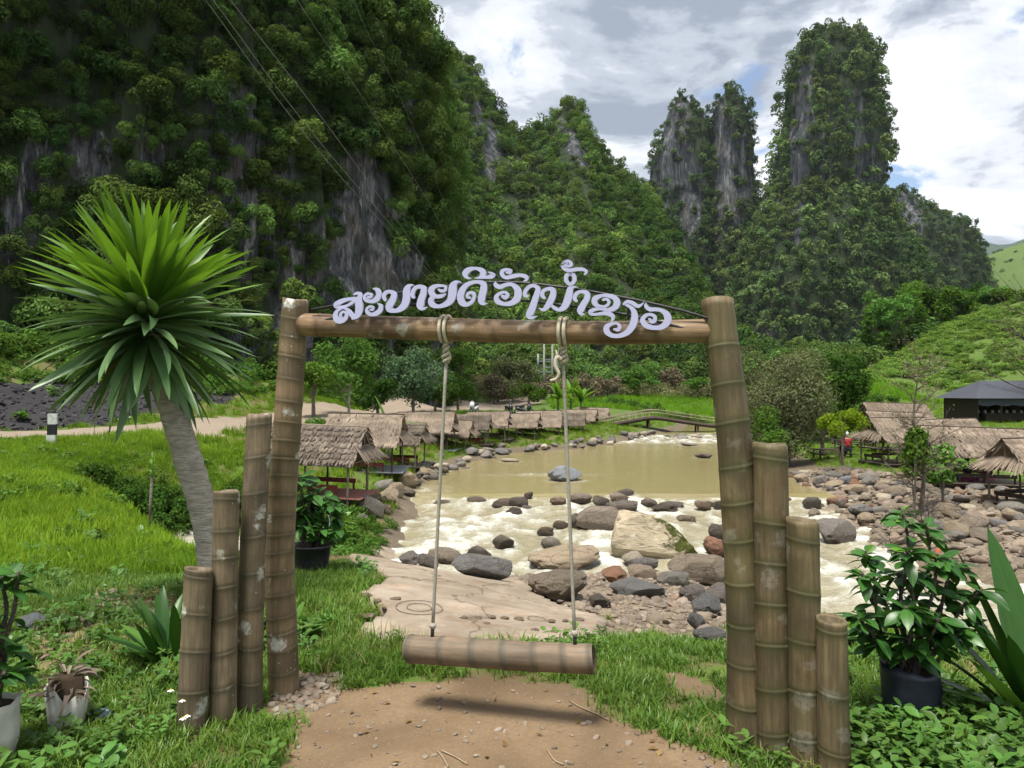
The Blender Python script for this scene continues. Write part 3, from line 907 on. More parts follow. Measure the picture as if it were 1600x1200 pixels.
tint = np.clip(0.34 + 0.55 * fbm(pt * 0.05, 3, 93) + r.normal(0, 0.2, n) + 0.12 * sstep(330, 420, y_) * sstep(960, 860, x_) - 0.22 * sstep(900, 1000, x_), 0, 1)  # tint paints sunlit crowns low down and darkens the right end
veg = instancer("mountain_forest", pt + np.array([0, 0, 1.0]), euler_rand(n, r, 0.2), np.stack([sca, sca, sca * r.uniform(0.9, 1.4, n)], 1), B_MID, tint)
tag(veg, "dense forest covering the mountain behind the welcome sign", "forest", kind="stuff")

# --- karst towers ---------------------------------------------------------------
def tower(name, prof, d, label, seed, veg_n, veg_s, amp, vlabel, barep=None, tintf=None, depth=0.85, shrink=13):
    """prof: (row, left col, right col) of the outline seen at distance d"""
    pr = np.array(prof, float)[::-1]
    z = EYE + (HY - pr[:, 0]) / F * d
    pw = np.minimum(shrink, (pr[:, 2] - pr[:, 1]) * 0.38) * np.clip(1 - (pr[:, 0] - 290) / 160, 0.1, 1)
    xl = (pr[:, 1] + pw - 800) / F * d; xr = (pr[:, 2] - pw - 800) / F * d
    lv = np.linspace(z[0], z[-1], 170)
    cx = np.interp(lv, z, (xl + xr) / 2); rr = np.interp(lv, z, (xr - xl) / 2)
    cap = np.clip((z[-1] - lv) / (0.05 * (z[-1] - z[0])), 0, 1)
    rr = rr * np.sqrt(np.clip(cap, 0.0, 1)) + 0.05
    a = np.linspace(0, 2 * np.pi, 200)
    A, Lv = np.meshgrid(a, lv)
    Cx = np.interp(Lv, lv, cx); Rr = np.interp(Lv, lv, rr)
    dir_ = np.stack([np.cos(A), np.sin(A), np.zeros_like(A)], -1)
    q = np.stack([Cx + Rr * dir_[..., 0], d + Rr * depth * dir_[..., 1], Lv], -1).reshape(-1, 3)
    s = 60.0 / d * 6
    rib = (1 - 2 * np.abs(fbm(q * np.array([.045, .045, .010]) * s, 4, seed))).reshape(A.shape)
    big = fbm(q * np.array([.02, .02, .016]) * s, 4, seed + 1).reshape(A.shape)
    ledge = fbm(q * np.array([.02, .02, .07]) * s, 3, seed + 2).reshape(A.shape)
    rib2 = (1 - 2 * np.abs(fbm(q * np.array([.14, .14, .02]) * s, 3, seed + 3))).reshape(A.shape)
    dsp = amp * (0.9 * big + 0.75 * rib + 0.3 * rib2 + 0.4 * ledge) * np.clip(Rr / 8, 0.15, 1)
    rad = np.maximum(Rr + dsp, 0.02)
    P = np.stack([Cx + rad * dir_[..., 0], d + np.maximum(Rr * depth + dsp, 0.02) * dir_[..., 1], Lv + amp * 0.3 * big], -1)
    N = surf_normals(P)
    if N[80, 0, 0] < 0: N = -N
    def pv(pt, nm, soil=False):
        x, y = project(pt)
        front = (nm[:, 1] < 0.35) * in_view(pt, 60)
        if soil: front = 1.0
        k = front * np.clip(0.8 + 1.3 * nm[:, 2] + 0.9 * fbm(pt * np.array([.09, .09, .03]) * s / 0.9, 3, seed + 5), 0.12, 1)
        if barep is not None:
            for bx_, by_, rx_, ry_, kk in barep:
                k = k * (1 - kk * np.clip(2.2 * np.exp(-(((x - bx_) / rx_) ** 2 + ((y - by_) / ry_) ** 2) ** 1.5), 0, 1))
        return k
    o = mobj(name, P.reshape(-1, 3), grid_faces(len(a), len(lv)), ROCK_FAR, smooth=True, attrs={"soil": pv(P.reshape(-1, 3), N.reshape(-1, 3), True)})
    tag(o, label, "mountain", "karst towers", kind="structure")
    pt, nm = scatter(P, N, veg_n, pv, r)
    n = len(pt)
    sca = r.uniform(*veg_s, n) * np.where(r.random(n) < 0.15, 1.5, 1)
    kk = thin(pt, sca * 0.9); pt, nm, sca = pt[kk], nm[kk], sca[kk]; n = len(pt)
    x, y = project(pt)
    tint = np.clip((tintf(x, y) if tintf else 0.4) + 0.4 * fbm(pt * 0.03 * s, 3, seed + 6) + r.normal(0, 0.17, n), 0, 1)
    v = instancer(name + "_forest", pt + nm * (sca * 0.3)[:, None], euler_rand(n, r, 0.25), np.stack([sca, sca, sca * r.uniform(0.85, 1.4, n)], 1), B_FAR, tint)
    tag(v, vlabel, "forest", kind="stuff")
    return o
tower("karst_tower", [(44,1272,1318),(52,1250,1335),(75,1238,1360),(100,1231,1365),(150,1226,1366),(200,1222,1384),(250,1208,1388),(280,1196,1382),(310,1188,1376),(350,1178,1396),(400,1165,1420),(450,1152,1440),(500,1140,1455),(560,1128,1475),(640,1110,1500)],
      400, "tallest limestone tower, green and flat topped, right of the gate", 101, 11000, (2.0, 4.2), 4.2,
      "trees and shrubs covering the tallest limestone tower",
      [(1250,215,14,85,0.9),(1262,150,10,40,0.7),(1340,170,16,30,0.55),(1355,265,22,26,0.9),(1245,330,10,60,0.6),(1290,250,10,60,0.5),(1345,220,10,40,0.5)],
      shrink=17, tintf=lambda x, y: 0.48 + 0.2 * sstep(1260, 1180, x) * sstep(200, 350, y) - 0.12 * sstep(1310, 1380, x))  # leaf tint paints in the sunlit left flank and darker right side
tower("karst_tower", [(146,1056,1070),(155,1046,1084),(175,1040,1096),(200,1037,1106),(250,1016,1118),(300,1006,1126),(350,1000,1136),(400,990,1150),(500,970,1170),(640,950,1200)],
      480, "slim limestone tower, lower left of the twin peaks", 111, 5200, (2.0, 4.0), 4.0, "dark trees on the lower of the twin limestone towers",
      [(1060,230,22,70,0.75),(1078,320,16,60,0.9),(1050,190,10,40,0.6),(1030,300,14,60,0.6)], lambda x, y: 0.26 + 0 * x)
tower("karst_tower", [(130,1132,1148),(138,1122,1158),(155,1112,1166),(180,1106,1172),(220,1104,1185),(270,1100,1186),(320,1094,1192),(400,1086,1200),(500,1070,1230),(640,1050,1260)],
      470, "pointed limestone tower, upper right of the twin peaks", 121, 5200, (2.0, 4.0), 4.0, "dark trees on the pointed twin limestone tower",
      [(1128,235,15,75,0.95),(1150,280,18,70,0.9),(1170,250,10,50,0.6),(1120,330,14,50,0.6)], lambda x, y: 0.28 + 0 * x)
tower("karst_peak", [(288,1398,1412),(296,1390,1426),(325,1380,1440),(345,1370,1476),(365,1365,1508),(400,1360,1519),(440,1350,1526),(520,1340,1545),(640,1330,1560)],
      560, "low rocky karst peak behind the tallest tower, towards the far hills", 131, 4200, (2.2, 4.2), 3.5, "dark trees on the low karst peak",
      [(1425,345,16,34,0.85),(1412,320,10,22,0.6)], lambda x, y: 0.24 + 0 * x, shrink=6)

# --- far hills -------------------------------------------------------------------
def ridge(name, prof, d, depth, mat, label, seed, rough):
    pr = np.array(prof, float)
    X0 = (pr[:, 0] - 800) / F * d; Z0 = EYE + (HY - pr[:, 1]) / F * d
    gx = np.linspace(X0[0], X0[-1], 120); gy = np.linspace(d - depth, d + depth, 50)
    A, B = np.meshgrid(gx, gy)
    z = np.interp(A, X0, Z0) * np.clip(1 - np.abs(B - d) / depth, 0, 1) ** 0.9
    z = z + rough * fbm(np.stack([A.ravel(), B.ravel(), 0 * A.ravel()], 1) * (6.0 / depth), 4, seed).reshape(A.shape) * np.clip(z / 30, 0, 1) - 1.0
    o = mobj(name, np.stack([A.ravel(), B.ravel(), z.ravel()], 1), grid_faces(120, 50), mat, smooth=True)
    tag(o, label, "hill", kind="structure")
    return np.stack([A, B, z], -1)
ridge("far_ridge", [(1300,470),(1380,420),(1450,395),(1515,377),(1545,374),(1580,373),(1640,366),(1800,350),(2000,380),(2200,450)], 2600, 900, BLUE, "distant blue wooded ridge at the end of the valley", 141, 25)
PG = ridge("grass_hill", [(1440,520),(1500,455),(1530,412),(1560,390),(1600,366),(1680,325),(1800,300),(2000,330),(2300,420),(2600,560)], 780, 260, MEADOW, "pale green grassy hill in the gap at the valley end", 142, 14)
NG = surf_normals(PG); NG = np.where(NG[..., 2:3] < 0, -NG, NG)
pt, nm = scatter(PG, NG, 2600, lambda p, m_: in_view(p, 40) * np.clip(3 * fbm(p * 0.012, 3, 143), 0, 1), r)
v = instancer("hill_scrub", pt, euler_rand(len(pt), r), r.uniform(2.0, 4.5, len(pt)), B_FAR, np.full(len(pt), 0.5))
tag(v, "scattered scrub on the pale grassy hill", "scrub", kind="stuff")
# ------------------------------------------------------------------ bamboo
def bamboo_material(name, tan, brown, dark, green=0.0, lichen=0.5, band=0.6, streak=0.10, bw=0.03):
    m = Mat(name)
    c = m.coord()
    r = m.rand()
    mv = m.n("ShaderNodeVectorMath", operation='ADD'); m.put(mv.inputs[0], c)
    cr = m.n("ShaderNodeCombineXYZ"); m.put(cr.inputs[0], m.math('MULTIPLY', r, 31.0)); m.put(cr.inputs[2], m.math('MULTIPLY', r, 17.0))
    m.put(mv.inputs[1], cr.outputs[0]); v = mv.outputs[0]
    grain = m.noise(m.map(v, (1, 1, 0.05)), 60.0, 5, 0.65)
    blot = m.noise(m.map(v, (1, 1, streak * 5)), 7.0, 5, 0.6, 0.5)
    fineb = m.noise(v, 45.0, 4, 0.7)
    col = m.mix(m.ramp(blot, [(0.36, 0), (0.64, 1)]), brown, tan)
    col = m.mix(m.ramp(grain, [(0.40, 0.55), (0.60, 0.0)]), col, dark)
    col = m.mix(m.ramp(m.noise(m.map(v, (1, 1, 0.6)), 3.2, 5, 0.6), [(0.52, 0), (0.70, 0.75)]), col, dark)
    col = m.mix(0.75, col, m.ramp(m.attr("sg"), [(0, (0.62, 0.60, 0.60)), (0.5, (1.0, 0.97, 0.93)), (1, (1.35, 1.3, 1.2))]), 'MULTIPLY')
    nd = m.attr("nd")       # distance to the nearest node
    seg = m.math('ABSOLUTE', nd)
    col = m.mix(m.math('MULTIPLY', m.ramp(m.math('ADD', seg, m.math('MULTIPLY', m.math('SUBTRACT', fineb, 0.5), 0.02)), [(0.004, 1), (bw, 0)]), band), col, dark)
    if green > 0:
        g = m.math('MULTIPLY', m.ramp(m.math('ADD', seg, m.math('MULTIPLY', m.math('SUBTRACT', blot, 0.5), 0.10)), [(0.0, 1), (0.055, 0)]), green)
        col = m.mix(g, col, (0.052, 0.054, 0.018))
        col = m.mix(m.math('MULTIPLY', m.ramp(m.noise(v, 2.3, 4), [(0.45, 0), (0.65, 0.7)]), green), col, (0.085, 0.08, 0.032))
    # lichen blotches
    lv = m.voro(m.mix(0.16, v, m.noise(v, 9.0, 6, 0.7, col=True)), 8.0)
    ls = m.math('MULTIPLY', m.ramp(lv, [(0.20, 1), (0.30, 0)]), m.ramp(m.noise(v, 3.1, 3), [(0.46, 0), (0.52, 1)]))
    ls = m.math('MULTIPLY', ls, m.ramp(fineb, [(0.36, 0.2), (0.52, 1)]))
    col = m.mix(m.math('MULTIPLY', ls, lichen), col, (0.46, 0.47, 0.42))
    sp = m.math('MULTIPLY', m.ramp(m.voro(v, 38.0), [(0.10, 1), (0.16, 0)]), m.ramp(m.noise(v, 6.0, 3), [(0.54, 0), (0.6, 1)]))
    col = m.mix(m.math('MULTIPLY', sp, lichen * 0.8), col, (0.45, 0.46, 0.42))
    h = m.math('ADD', m.math('MULTIPLY', grain, 0.6), m.math('MULTIPLY', fineb, 0.4))
    return m.done(m.bsdf(col, 0.62, m.bump(h, 0.35, 0.004), 0.32))
BAM_L = bamboo_material("weathered_bamboo_grey_brown", (0.205, 0.157, 0.104), (0.122, 0.088, 0.057), (0.055, 0.047, 0.032), 0.25, 0.75)
BAM_M = bamboo_material("weathered_bamboo_lichen", (0.235, 0.172, 0.108), (0.15, 0.105, 0.062), (0.085, 0.06, 0.035), 0.3, 1.0)
BAM_R = bamboo_material("weathered_bamboo_olive", (0.17, 0.132, 0.075), (0.098, 0.069, 0.037), (0.036, 0.028, 0.016), 0.6, 0.16)
BAM_B = bamboo_material("weathered_bamboo_beam", (0.34, 0.245, 0.145), (0.195, 0.122, 0.066), (0.075, 0.045, 0.025), 0.0, 0.45, 0.5)
BAM_S = bamboo_material("worn_bamboo_seat", (0.195, 0.147, 0.105), (0.118, 0.079, 0.05), (0.065, 0.058, 0.042), 0.0, 0.0, 0.75, bw=0.026)
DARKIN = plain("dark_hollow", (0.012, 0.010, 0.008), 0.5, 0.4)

def culm_mesh(name, path, r0, r1, nodes, hollow=True, nseg=28, bulge=0.017, seed=0, both=False):
    """a bamboo stem along path (world), with swollen nodes at the given fractions; returns mesh, matrix"""
    path = np.asarray(path, float)
    dense = catmull(path, 24) if len(path) > 2 else np.linspace(path[0], path[-1], 40)
    s = np.r_[0, np.cumsum(np.linalg.norm(np.diff(dense, axis=0), axis=1))]
    Lg = s[-1]
    nodes = np.asarray(nodes, float) * Lg
    st = set(np.linspace(0, Lg, 60).tolist())
    for q in nodes:
        for e in (-.028, -.014, -.007, -.003, 0, .003, .007, .014, .028): st.add(float(np.clip(q + e, 0, Lg)))
    st = np.array(sorted(st))
    P = np.stack([np.interp(st, s, dense[:, k]) for k in range(3)], 1)
    ax = P[-1] - P[0]
    Z = Vector(ax).normalized()
    Q = Z.to_track_quat('Z', 'Y').to_matrix().to_4x4()
    Mx = Matrix.Translation(Vector(P[0])) @ Q
    inv = np.array(Mx.inverted())
    Pl = P @ inv[:3, :3].T + inv[:3, 3]
    nd = np.min(np.abs(st[:, None] - nodes[None]), axis=1) if len(nodes) else np.ones(len(st))
    sg = (st[:, None] - nodes[None])[np.arange(len(st)), np.argmin(np.abs(st[:, None] - nodes[None]), axis=1)]
    rad = r0 + (r1 - r0) * st / Lg
    segr = np.random.default_rng(seed + 40).random(len(nodes) + 2)[np.searchsorted(nodes, st + 1e-6)]
    rad = rad * (1 + bulge * np.exp(-(nd / 0.007) ** 2) + 0.02 * np.exp(-(nd / 0.03) ** 2) - 0.025 * np.exp(-((sg - 0.010) / 0.004) ** 2))
    a = np.linspace(0, 2 * np.pi, nseg, endpoint=False)
    ph = seed * 1.7
    wob = 1 + 0.018 * np.sin(2 * a + ph) + 0.012 * np.sin(3 * a + 2 * ph)
    irr = 1 + 0.012 * vnoise(np.stack([st * 9, st * 0 + seed, st * 0], 1))
    V = np.stack([Pl[:, None, 0] + (rad * irr)[:, None] * (np.cos(a) * wob), Pl[:, None, 1] + (rad * irr)[:, None] * (np.sin(a) * wob), np.repeat(Pl[:, 2:3], nseg, 1)], -1).reshape(-1, 3)
    # nodes slope a little round the stem
    V[:, 2] += 0.011 * np.sin(np.tile(a, len(st)) + ph + 2.2 * np.repeat(st, nseg))
    Fq = [tuple(map(int, q)) for q in grid_faces(nseg, len(st), True)]
    A = np.repeat(nd, nseg)
    top = (len(st) - 1) * nseg
    rngs = [(top, Pl[-1], rad[-1], -1)] + ([(0, Pl[0], rad[0], 1)] if both else [])
    for b0, c, rr, sgn in rngs:
        base = len(V)
        ring = []
        for rad_k, dz in ((0.84, 0.0), (0.82, 0.09), (0.0, 0.09)) if hollow else ((0.86, -0.004), (0.0, -0.004)):
            if rad_k == 0:
                ring.append(np.array([[c[0], c[1], c[2] + sgn * dz]]))
            else:
                ring.append(np.stack([c[0] + rr * rad_k * np.cos(a) * wob, c[1] + rr * rad_k * np.sin(a) * wob, np.full(nseg, c[2] + sgn * dz) + 0.006 * np.sin(a + ph)], 1))
        V = np.vstack([V] + ring)
        A = np.r_[A, np.full(len(V) - len(A), 0.2)]
        prev = b0
        off = base
        for k, rg in enumerate(ring):
            if len(rg) == nseg:
                for j in range(nseg):
                    Fq.append((prev + j, prev + (j + 1) % nseg, off + (j + 1) % nseg, off + j))
                prev = off; off += nseg
            else:
                for j in range(nseg): Fq.append((prev + j, prev + (j + 1) % nseg, off))
    if not both: Fq.append(tuple(range(nseg - 1, -1, -1)))
    return make_mesh(name, V, Fq, True, {"nd": A, "sg": np.r_[np.repeat(segr, nseg), np.full(len(V) - len(st) * nseg, .5)]}), Mx
def smooth_by_angle(o, ang=40):
    for p in o.data.polygons: p.use_smooth = True
def place(name, me, Mx, mat, parent=None):
    o = add(name, me, mat)
    o.matrix_world = Mx
    if parent is not None:
        o.parent = parent
        o.matrix_parent_inverse = parent.matrix_world.inverted()
    return o
LB = pix(443, 1087, 4.04); RB = pix(1165, 1174, 3.40)
def on_gate(px, py, fwd=0.0):
    """point of the upright plane through the two main posts"""
    k = (px - 800) / F
    dx, dy = RB[0] - LB[0], RB[1] - LB[1]
    t = (k * LB[1] - LB[0]) / (dx - k * dy)
    Y = LB[1] + t * dy
    n = np.array([dy, -dx]); n = n / np.hypot(*n)      # towards the viewer
    if n[1] > 0: n = -n
    p = pix(px, py, Y)
    # slide along the viewing ray so that the thing stands in front of the plane
    s = fwd / max(1e-6, -(n[0] * k + n[1]) )
    return pix(px, py, Y - s)
def jn(step, jit, lo=0.02, hi=0.985, seed=0):
    r = random.Random(seed); x = lo; out = []
    while x < hi:
        out.append(x); x += step * (1 + r.uniform(-jit, jit))
    return out
gate = empty("swing_gate", (0, 3.7, 0))
bpy.context.view_layer.update()
me, Mx = culm_mesh("post", [on_gate(444, 1100), on_gate(441, 1000), on_gate(437, 890), on_gate(441, 780), on_gate(448, 680), on_gate(455, 570), on_gate(462, 468)], 0.080, 0.068, jn(0.047, 0.2, 0.03, 0.97, 2), seed=1, hollow=True)
place("post", me, Mx, BAM_M, gate)["label"] = "lichen-spotted bamboo post with close-set joints"
me, Mx = culm_mesh("post", [on_gate(1166, 1185), on_gate(1166, 1000), on_gate(1157, 820), on_gate(1145, 660), on_gate(1132, 560), on_gate(1121, 469)], 0.088, 0.070, jn(0.088, 0.12, 0.04, 0.95, 3), seed=2, hollow=False)
place("post", me, Mx, BAM_R, gate)["label"] = "thick olive-stained bamboo post"
me, Mx = culm_mesh("crossbeam", [on_gate(468, 507), on_gate(640, 513), on_gate(800, 518), on_gate(960, 520), on_gate(1112, 517)], 0.058, 0.053, [0.055, 0.205, 0.325, 0.43, 0.52, 0.635, 0.76, 0.885], seed=3, both=True)
place("crossbeam", me, Mx, BAM_B, gate)
tag(gate, "bamboo swing gate of two tall posts and a crossbeam over the dirt", "swing gate")

def short_post(path, r0, r1, nodes, mat, label, seed, fill=None):
    me, Mx = culm_mesh("bamboo_post", path, r0, r1, nodes, seed=seed)
    o = place("bamboo_post", me, Mx, mat)
    tag(o, label, "bamboo post", "short bamboo posts flanking the gate")
    L = float(np.linalg.norm(np.asarray(path[-1]) - np.asarray(path[0])))
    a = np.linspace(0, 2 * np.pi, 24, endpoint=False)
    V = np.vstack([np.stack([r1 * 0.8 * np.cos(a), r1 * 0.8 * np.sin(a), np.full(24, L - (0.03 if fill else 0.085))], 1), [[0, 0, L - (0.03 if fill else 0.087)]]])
    ch = mobj("water_in_hollow" if fill else "dark_diaphragm", V, [(j, (j + 1) % 24, 24) for j in range(24)], fill or DARKIN)  # near-black diaphragm disc paints the dark inside the hollow
    ch.parent = o
    return o
PUDDLE = plain("black_water", (0.012, 0.011, 0.010), 0.04, 0.6, var=0.1, bump=0.02)
def dpath(*pts): return [pix(*p) for p in pts]
short_post(dpath((388,1125,3.83),(393,900,3.83),(405,648,3.85)), 0.066, 0.062, [0.03,0.13,0.245,0.375,0.49,0.605,0.745,0.86,0.965], BAM_L, "tallest short bamboo post beside the left gate post", 4)
short_post(dpath((347,1142,3.70),(350,960,3.70),(354,768,3.70)), 0.066, 0.060, [0.05,0.19,0.33,0.47,0.60,0.72,0.83,0.965], BAM_L, "middle bamboo post of the left row with mottled brown sides", 5)
short_post(dpath((298,1155,3.60),(304,1040,3.60),(311,889,3.60)), 0.066, 0.064, [0.05,0.28,0.52,0.74,0.955], BAM_L, "lowest hollow bamboo post of the left row", 6)
short_post(dpath((1213,1215,3.30),(1208,980,3.30),(1204,694,3.32)), 0.076, 0.073, [0.02,0.14,0.27,0.40,0.52,0.64,0.76,0.955], BAM_R, "tallest short bamboo post beside the right gate post", 7)
short_post(dpath((1261,1245,3.20),(1258,1050,3.20),(1254,813,3.20)), 0.068, 0.066, [0.06,0.21,0.38,0.56,0.74,0.93], BAM_R, "middle bamboo post of the right row holding black water", 8, PUDDLE)
short_post(dpath((1305,1265,3.10),(1302,1120,3.10),(1299,968,3.10)), 0.064, 0.060, [0.13,0.31,0.62,0.955], BAM_R, "lowest bamboo post of the right row holding black water", 9, PUDDLE)

# ------------------------------------------------------------------ welcome sign
GLY = {
 "A": (510, 420, [
  [[(470,468,60),(350,472,52),(240,503,70),(150,565,85),(205,600,50),(330,570,42),(430,508,50)],
   [(190,605,30),(262,608,36),(330,640,48),(372,695,66),(408,742,60),(440,755,40)],
   [(418,408,14),(455,385,36),(505,385,56),(522,425,64),(505,490,100),(508,570,118),(508,650,116),(475,730,90),(410,775,44)],
   [(235,622,26),(165,660,50),(138,730,78),(165,800,90),(235,815,74),(300,765,66),(312,700,50),(265,670,38),(222,705,42),(225,755,40),(252,765,22)]],
  [[(722,308,12),(785,325,62),(815,395,78),(785,470,86),(700,508,60),(615,485,58),(592,430,44),(638,388,40),(695,400,42),(692,438,40),(655,442,46)],
   [(796,538,12),(843,575,55),(838,645,76),(770,700,74),(690,712,54),(635,675,54),(632,622,38),(678,588,38),(724,602,36),(718,638,36),(688,640,34)]],
  [[(912,485,44),(893,430,60),(925,372,58),(1000,355,56),(1052,405,86),(1030,490,100),(982,570,108),(985,630,100),(1060,656,64),(1150,628,88),(1222,555,112),(1252,440,118),(1252,345,112),(1278,280,78),(1320,254,36),(1366,256,8)]],
  [[(1358,445,44),(1342,400,60),(1375,310,60),(1450,275,58),(1512,305,86),(1512,385,100),(1480,480,108),(1466,575,116),(1490,618,66),(1538,612,32),(1570,594,8)]]]),
 "B": (650, 400, [
  [[(352,525,34),(395,545,52),(450,535,46),(458,480,40),(400,462,40),(300,472,62),(240,520,92),(245,585,88),(305,630,66),(400,622,56),(456,592,22)],
   [(275,628,70),(230,690,84),(255,760,88),(350,786,58),(450,758,80),(530,700,108),(566,600,128),(572,500,126),(592,440,98),(640,402,44),(706,406,8)]],
  [[(842,655,34),(802,635,46),(818,582,46),(878,572,48),(908,625,48),(878,705,58),(800,758,60),(722,730,100),(692,640,104),(722,530,96),(795,448,70),(880,412,56),(970,404,56),(1048,435,92),(1054,520,108),(1030,620,110),(1022,700,106),(1052,742,56),(1114,738,8)],
   [(862,346,8),(792,334,46),(768,270,92),(822,215,80),(920,192,46),(1020,222,78),(1044,285,96),(1000,332,46),(914,346,8)],
   [(975,348,18),(1090,335,42),(1175,318,70),(1210,295,50),(1175,268,36),(1118,248,8)]]]),
 "C": (770, 400, [
  [[(38,402,10),(42,450,66),(110,482,68),(200,450,60),(290,442,60),(368,500,90),(394,580,112),(370,672,110),(280,738,78),(170,748,60),(74,708,82),(52,640,66),(112,582,50),(190,565,40),(232,608,54),(190,645,70),(150,625,46)],
   [(222,255,44),(262,255,52),(274,222,44),(220,208,38),(152,232,58),(142,288,62),(200,335,56),(300,318,66),(420,300,56),(508,320,66),(528,362,46),(478,398,14)]],
  [[(538,625,44),(500,605,60),(512,540,60),(570,478,58),(640,462,52),(700,502,70),(692,580,88),(652,700,98),(612,820,108),(570,920,108),(600,965,56),(648,955,28),(692,938,6)]],
  [[(802,655,44),(770,615,62),(784,552,58),(850,514,54),(928,524,78),(940,600,98),(902,700,98),(850,785,86),(792,838,54),(728,820,18)],
   [(905,755,30),(955,805,54),(1030,838,58),(1110,800,96),(1162,700,118),(1192,590,108),(1212,512,92),(1268,482,34),(1330,490,6)],
   [(1210,272,56),(1268,310,62),(1268,390,62),(1210,440,54),(1150,390,62),(1150,310,62),(1210,272,56)],
   [(1130,140,26),(1160,115,22),(1130,90,24),(1090,120,30),(1130,78,26),(1190,82,44),(1222,128,56),(1185,158,40),(1100,150,20)],
   [(1072,160,26),(1118,200,54),(1200,222,58),(1320,206,58),(1420,212,52),(1458,250,46),(1424,298,14)]],
  [[(1302,700,44),(1276,655,62),(1312,582,58),(1390,555,50),(1468,582,80),(1470,662,90),(1412,760,98),(1370,850,108),(1382,902,54),(1440,912,14)]]]),
 "D": (900, 430, [
  [[(418,385,30),(470,372,44),(512,405,48),(500,452,48),(440,490,44),(350,480,60),(290,430,84),(302,362,84),(400,318,50),(500,318,60),(600,352,82),(640,430,104),(600,508,90),(500,542,60),(400,525,46),(300,532,50),(222,570,62),(245,608,44),(335,608,44),(450,592,60),(540,612,72),(578,660,58),(556,722,22)]],
  [[(598,845,36),(655,848,60),(682,800,54),(638,752,40),(560,758,48),(482,805,84),(482,880,92),(560,940,70),(680,945,68),(800,892,92),(880,790,112),(914,680,112),(908,580,88),(862,508,58),(795,465,44),(742,448,26)],
   [(745,450,34),(800,412,50),(880,432,62),(958,480,60),(1018,462,34),(1062,414,6)]],
  [[(1092,428,10),(1092,480,58),(1150,530,66),(1240,532,60),(1340,552,64),(1420,620,108),(1430,720,112),(1350,800,88),(1240,822,68),(1104,790,84),(1042,712,80),(1072,642,60),(1150,612,46),(1226,642,58),(1228,705,62),(1182,722,66),(1148,688,40)]]]),
}
SIGNW = plain("lilac_white_sign_face", (0.41, 0.415, 0.60), 0.45, 0.4, var=0.05, scale=5, bump=0.03)
BLACKM = plain("black_steel", (0.012, 0.012, 0.013), 0.45, 0.4)
sign = empty("welcome_sign", on_gate(790, 500))
bpy.context.view_layer.update()
SIGN_FWD = 0.078
gn = np.array([RB[1] - LB[1], -(RB[0] - LB[0]), 0]); gn = gn / np.linalg.norm(gn)
if gn[1] > 0: gn = -gn
cnt = 0
for key, (ox_, oy_, letters) in GLY.items():
    for strokes in letters:
        mb = MB()
        for si, st in enumerate(strokes):
            p = catmull(np.array(st, float), 7)
            xy = p[:, :2]; w = np.maximum(p[:, 2], 3)
            tg = np.gradient(xy, axis=0); tg /= np.linalg.norm(tg, axis=1)[:, None] + 1e-9
            nr = np.stack([-tg[:, 1], tg[:, 0]], 1)
            Lf = xy + nr * w[:, None] / 2; Rt = xy - nr * w[:, None] / 2
            # round the ends
            rows = [(Lf, Rt)]
            k = len(xy)
            fw = SIGN_FWD + 0.0011 * (cnt % 7) + 0.0009 * si
            def wp(q, f): return on_gate(ox_ + q[0] / 10, oy_ + q[1] / 10, f)
            Vf = [wp(q, fw) for q in Lf] + [wp(q, fw) for q in Rt]
            Vb = [np.asarray(v_) - gn * 0.012 for v_ in Vf]
            V_ = np.array(Vf + Vb); f_ = []
            for i in range(k - 1):
                f_.append((i, i + 1, k + i + 1, k + i))
                f_.append((2 * k + i + 1, 2 * k + i, 3 * k + i, 3 * k + i + 1))
                f_.append((i, 2 * k + i, 2 * k + i + 1, i + 1))
                f_.append((k + i, k + i + 1, 3 * k + i + 1, 3 * k + i))
            f_.append((0, k, 3 * k, 2 * k)); f_.append((k - 1, 2 * k + k - 1, 3 * k + k - 1, 2 * k - 1))
            mb.raw(V_, f_)
            for e in (0, k - 1):      # rounded stroke ends
                if w[e] > 16:
                    aa = np.linspace(0, 2 * np.pi, 14, endpoint=False)
                    ring = [(xy[e][0] + w[e] / 2 * math.cos(q), xy[e][1] + w[e] / 2 * math.sin(q)) for q in aa]
                    fwe = fw + 0.0004
                    Vf = [wp(q, fwe) for q in ring]; Vb = [np.asarray(v_) - gn * 0.012 for v_ in Vf]
                    f_ = [tuple(range(14)), tuple(range(27, 13, -1))] + [(i, (i + 1) % 14, 14 + (i + 1) % 14, 14 + i) for i in range(14)]
                    mb.raw(np.array(Vf + Vb), f_)
        cnt += 1
        o = mb.build("letter", SIGNW)
        bm = bmesh.new(); bm.from_mesh(o.data); bmesh.ops.recalc_face_normals(bm, faces=bm.faces); bm.to_mesh(o.data); bm.free()
        o.parent = sign; o.matrix_parent_inverse = sign.matrix_world.inverted()
for pts in ([(486,484),(540,474),(640,455),(770,441),(880,449),(980,466),(1060,484),(1112,499)], [(494,504),(560,488),(650,476),(770,467),(880,477),(980,492),(1050,508),(1095,521)]):
    P_ = catmull([on_gate(x, y, 0.045) for x, y in pts], 8)
    o = MB().tube(P_, 0.0065, 6).build("rail", BLACKM, smooth=True)
    o.parent = sign; o.matrix_parent_inverse = sign.matrix_world.inverted()
for (x0, y0, x1, y1) in ((530,470,530,500),(640,455,640,478),(770,441,770,468),(890,418,890,478),(980,466,982,500),(1020,476,1020,512),(830,420,830,470)):
    o = MB().tube([on_gate(x0, y0, 0.052), on_gate(x1, y1, 0.052)], 0.006, 6).build("bracket", BLACKM)
    o.parent = sign; o.matrix_parent_inverse = sign.matrix_world.inverted()
tag(sign, "arched pale lilac Lao lettering on black rails above the bamboo crossbeam", "sign")

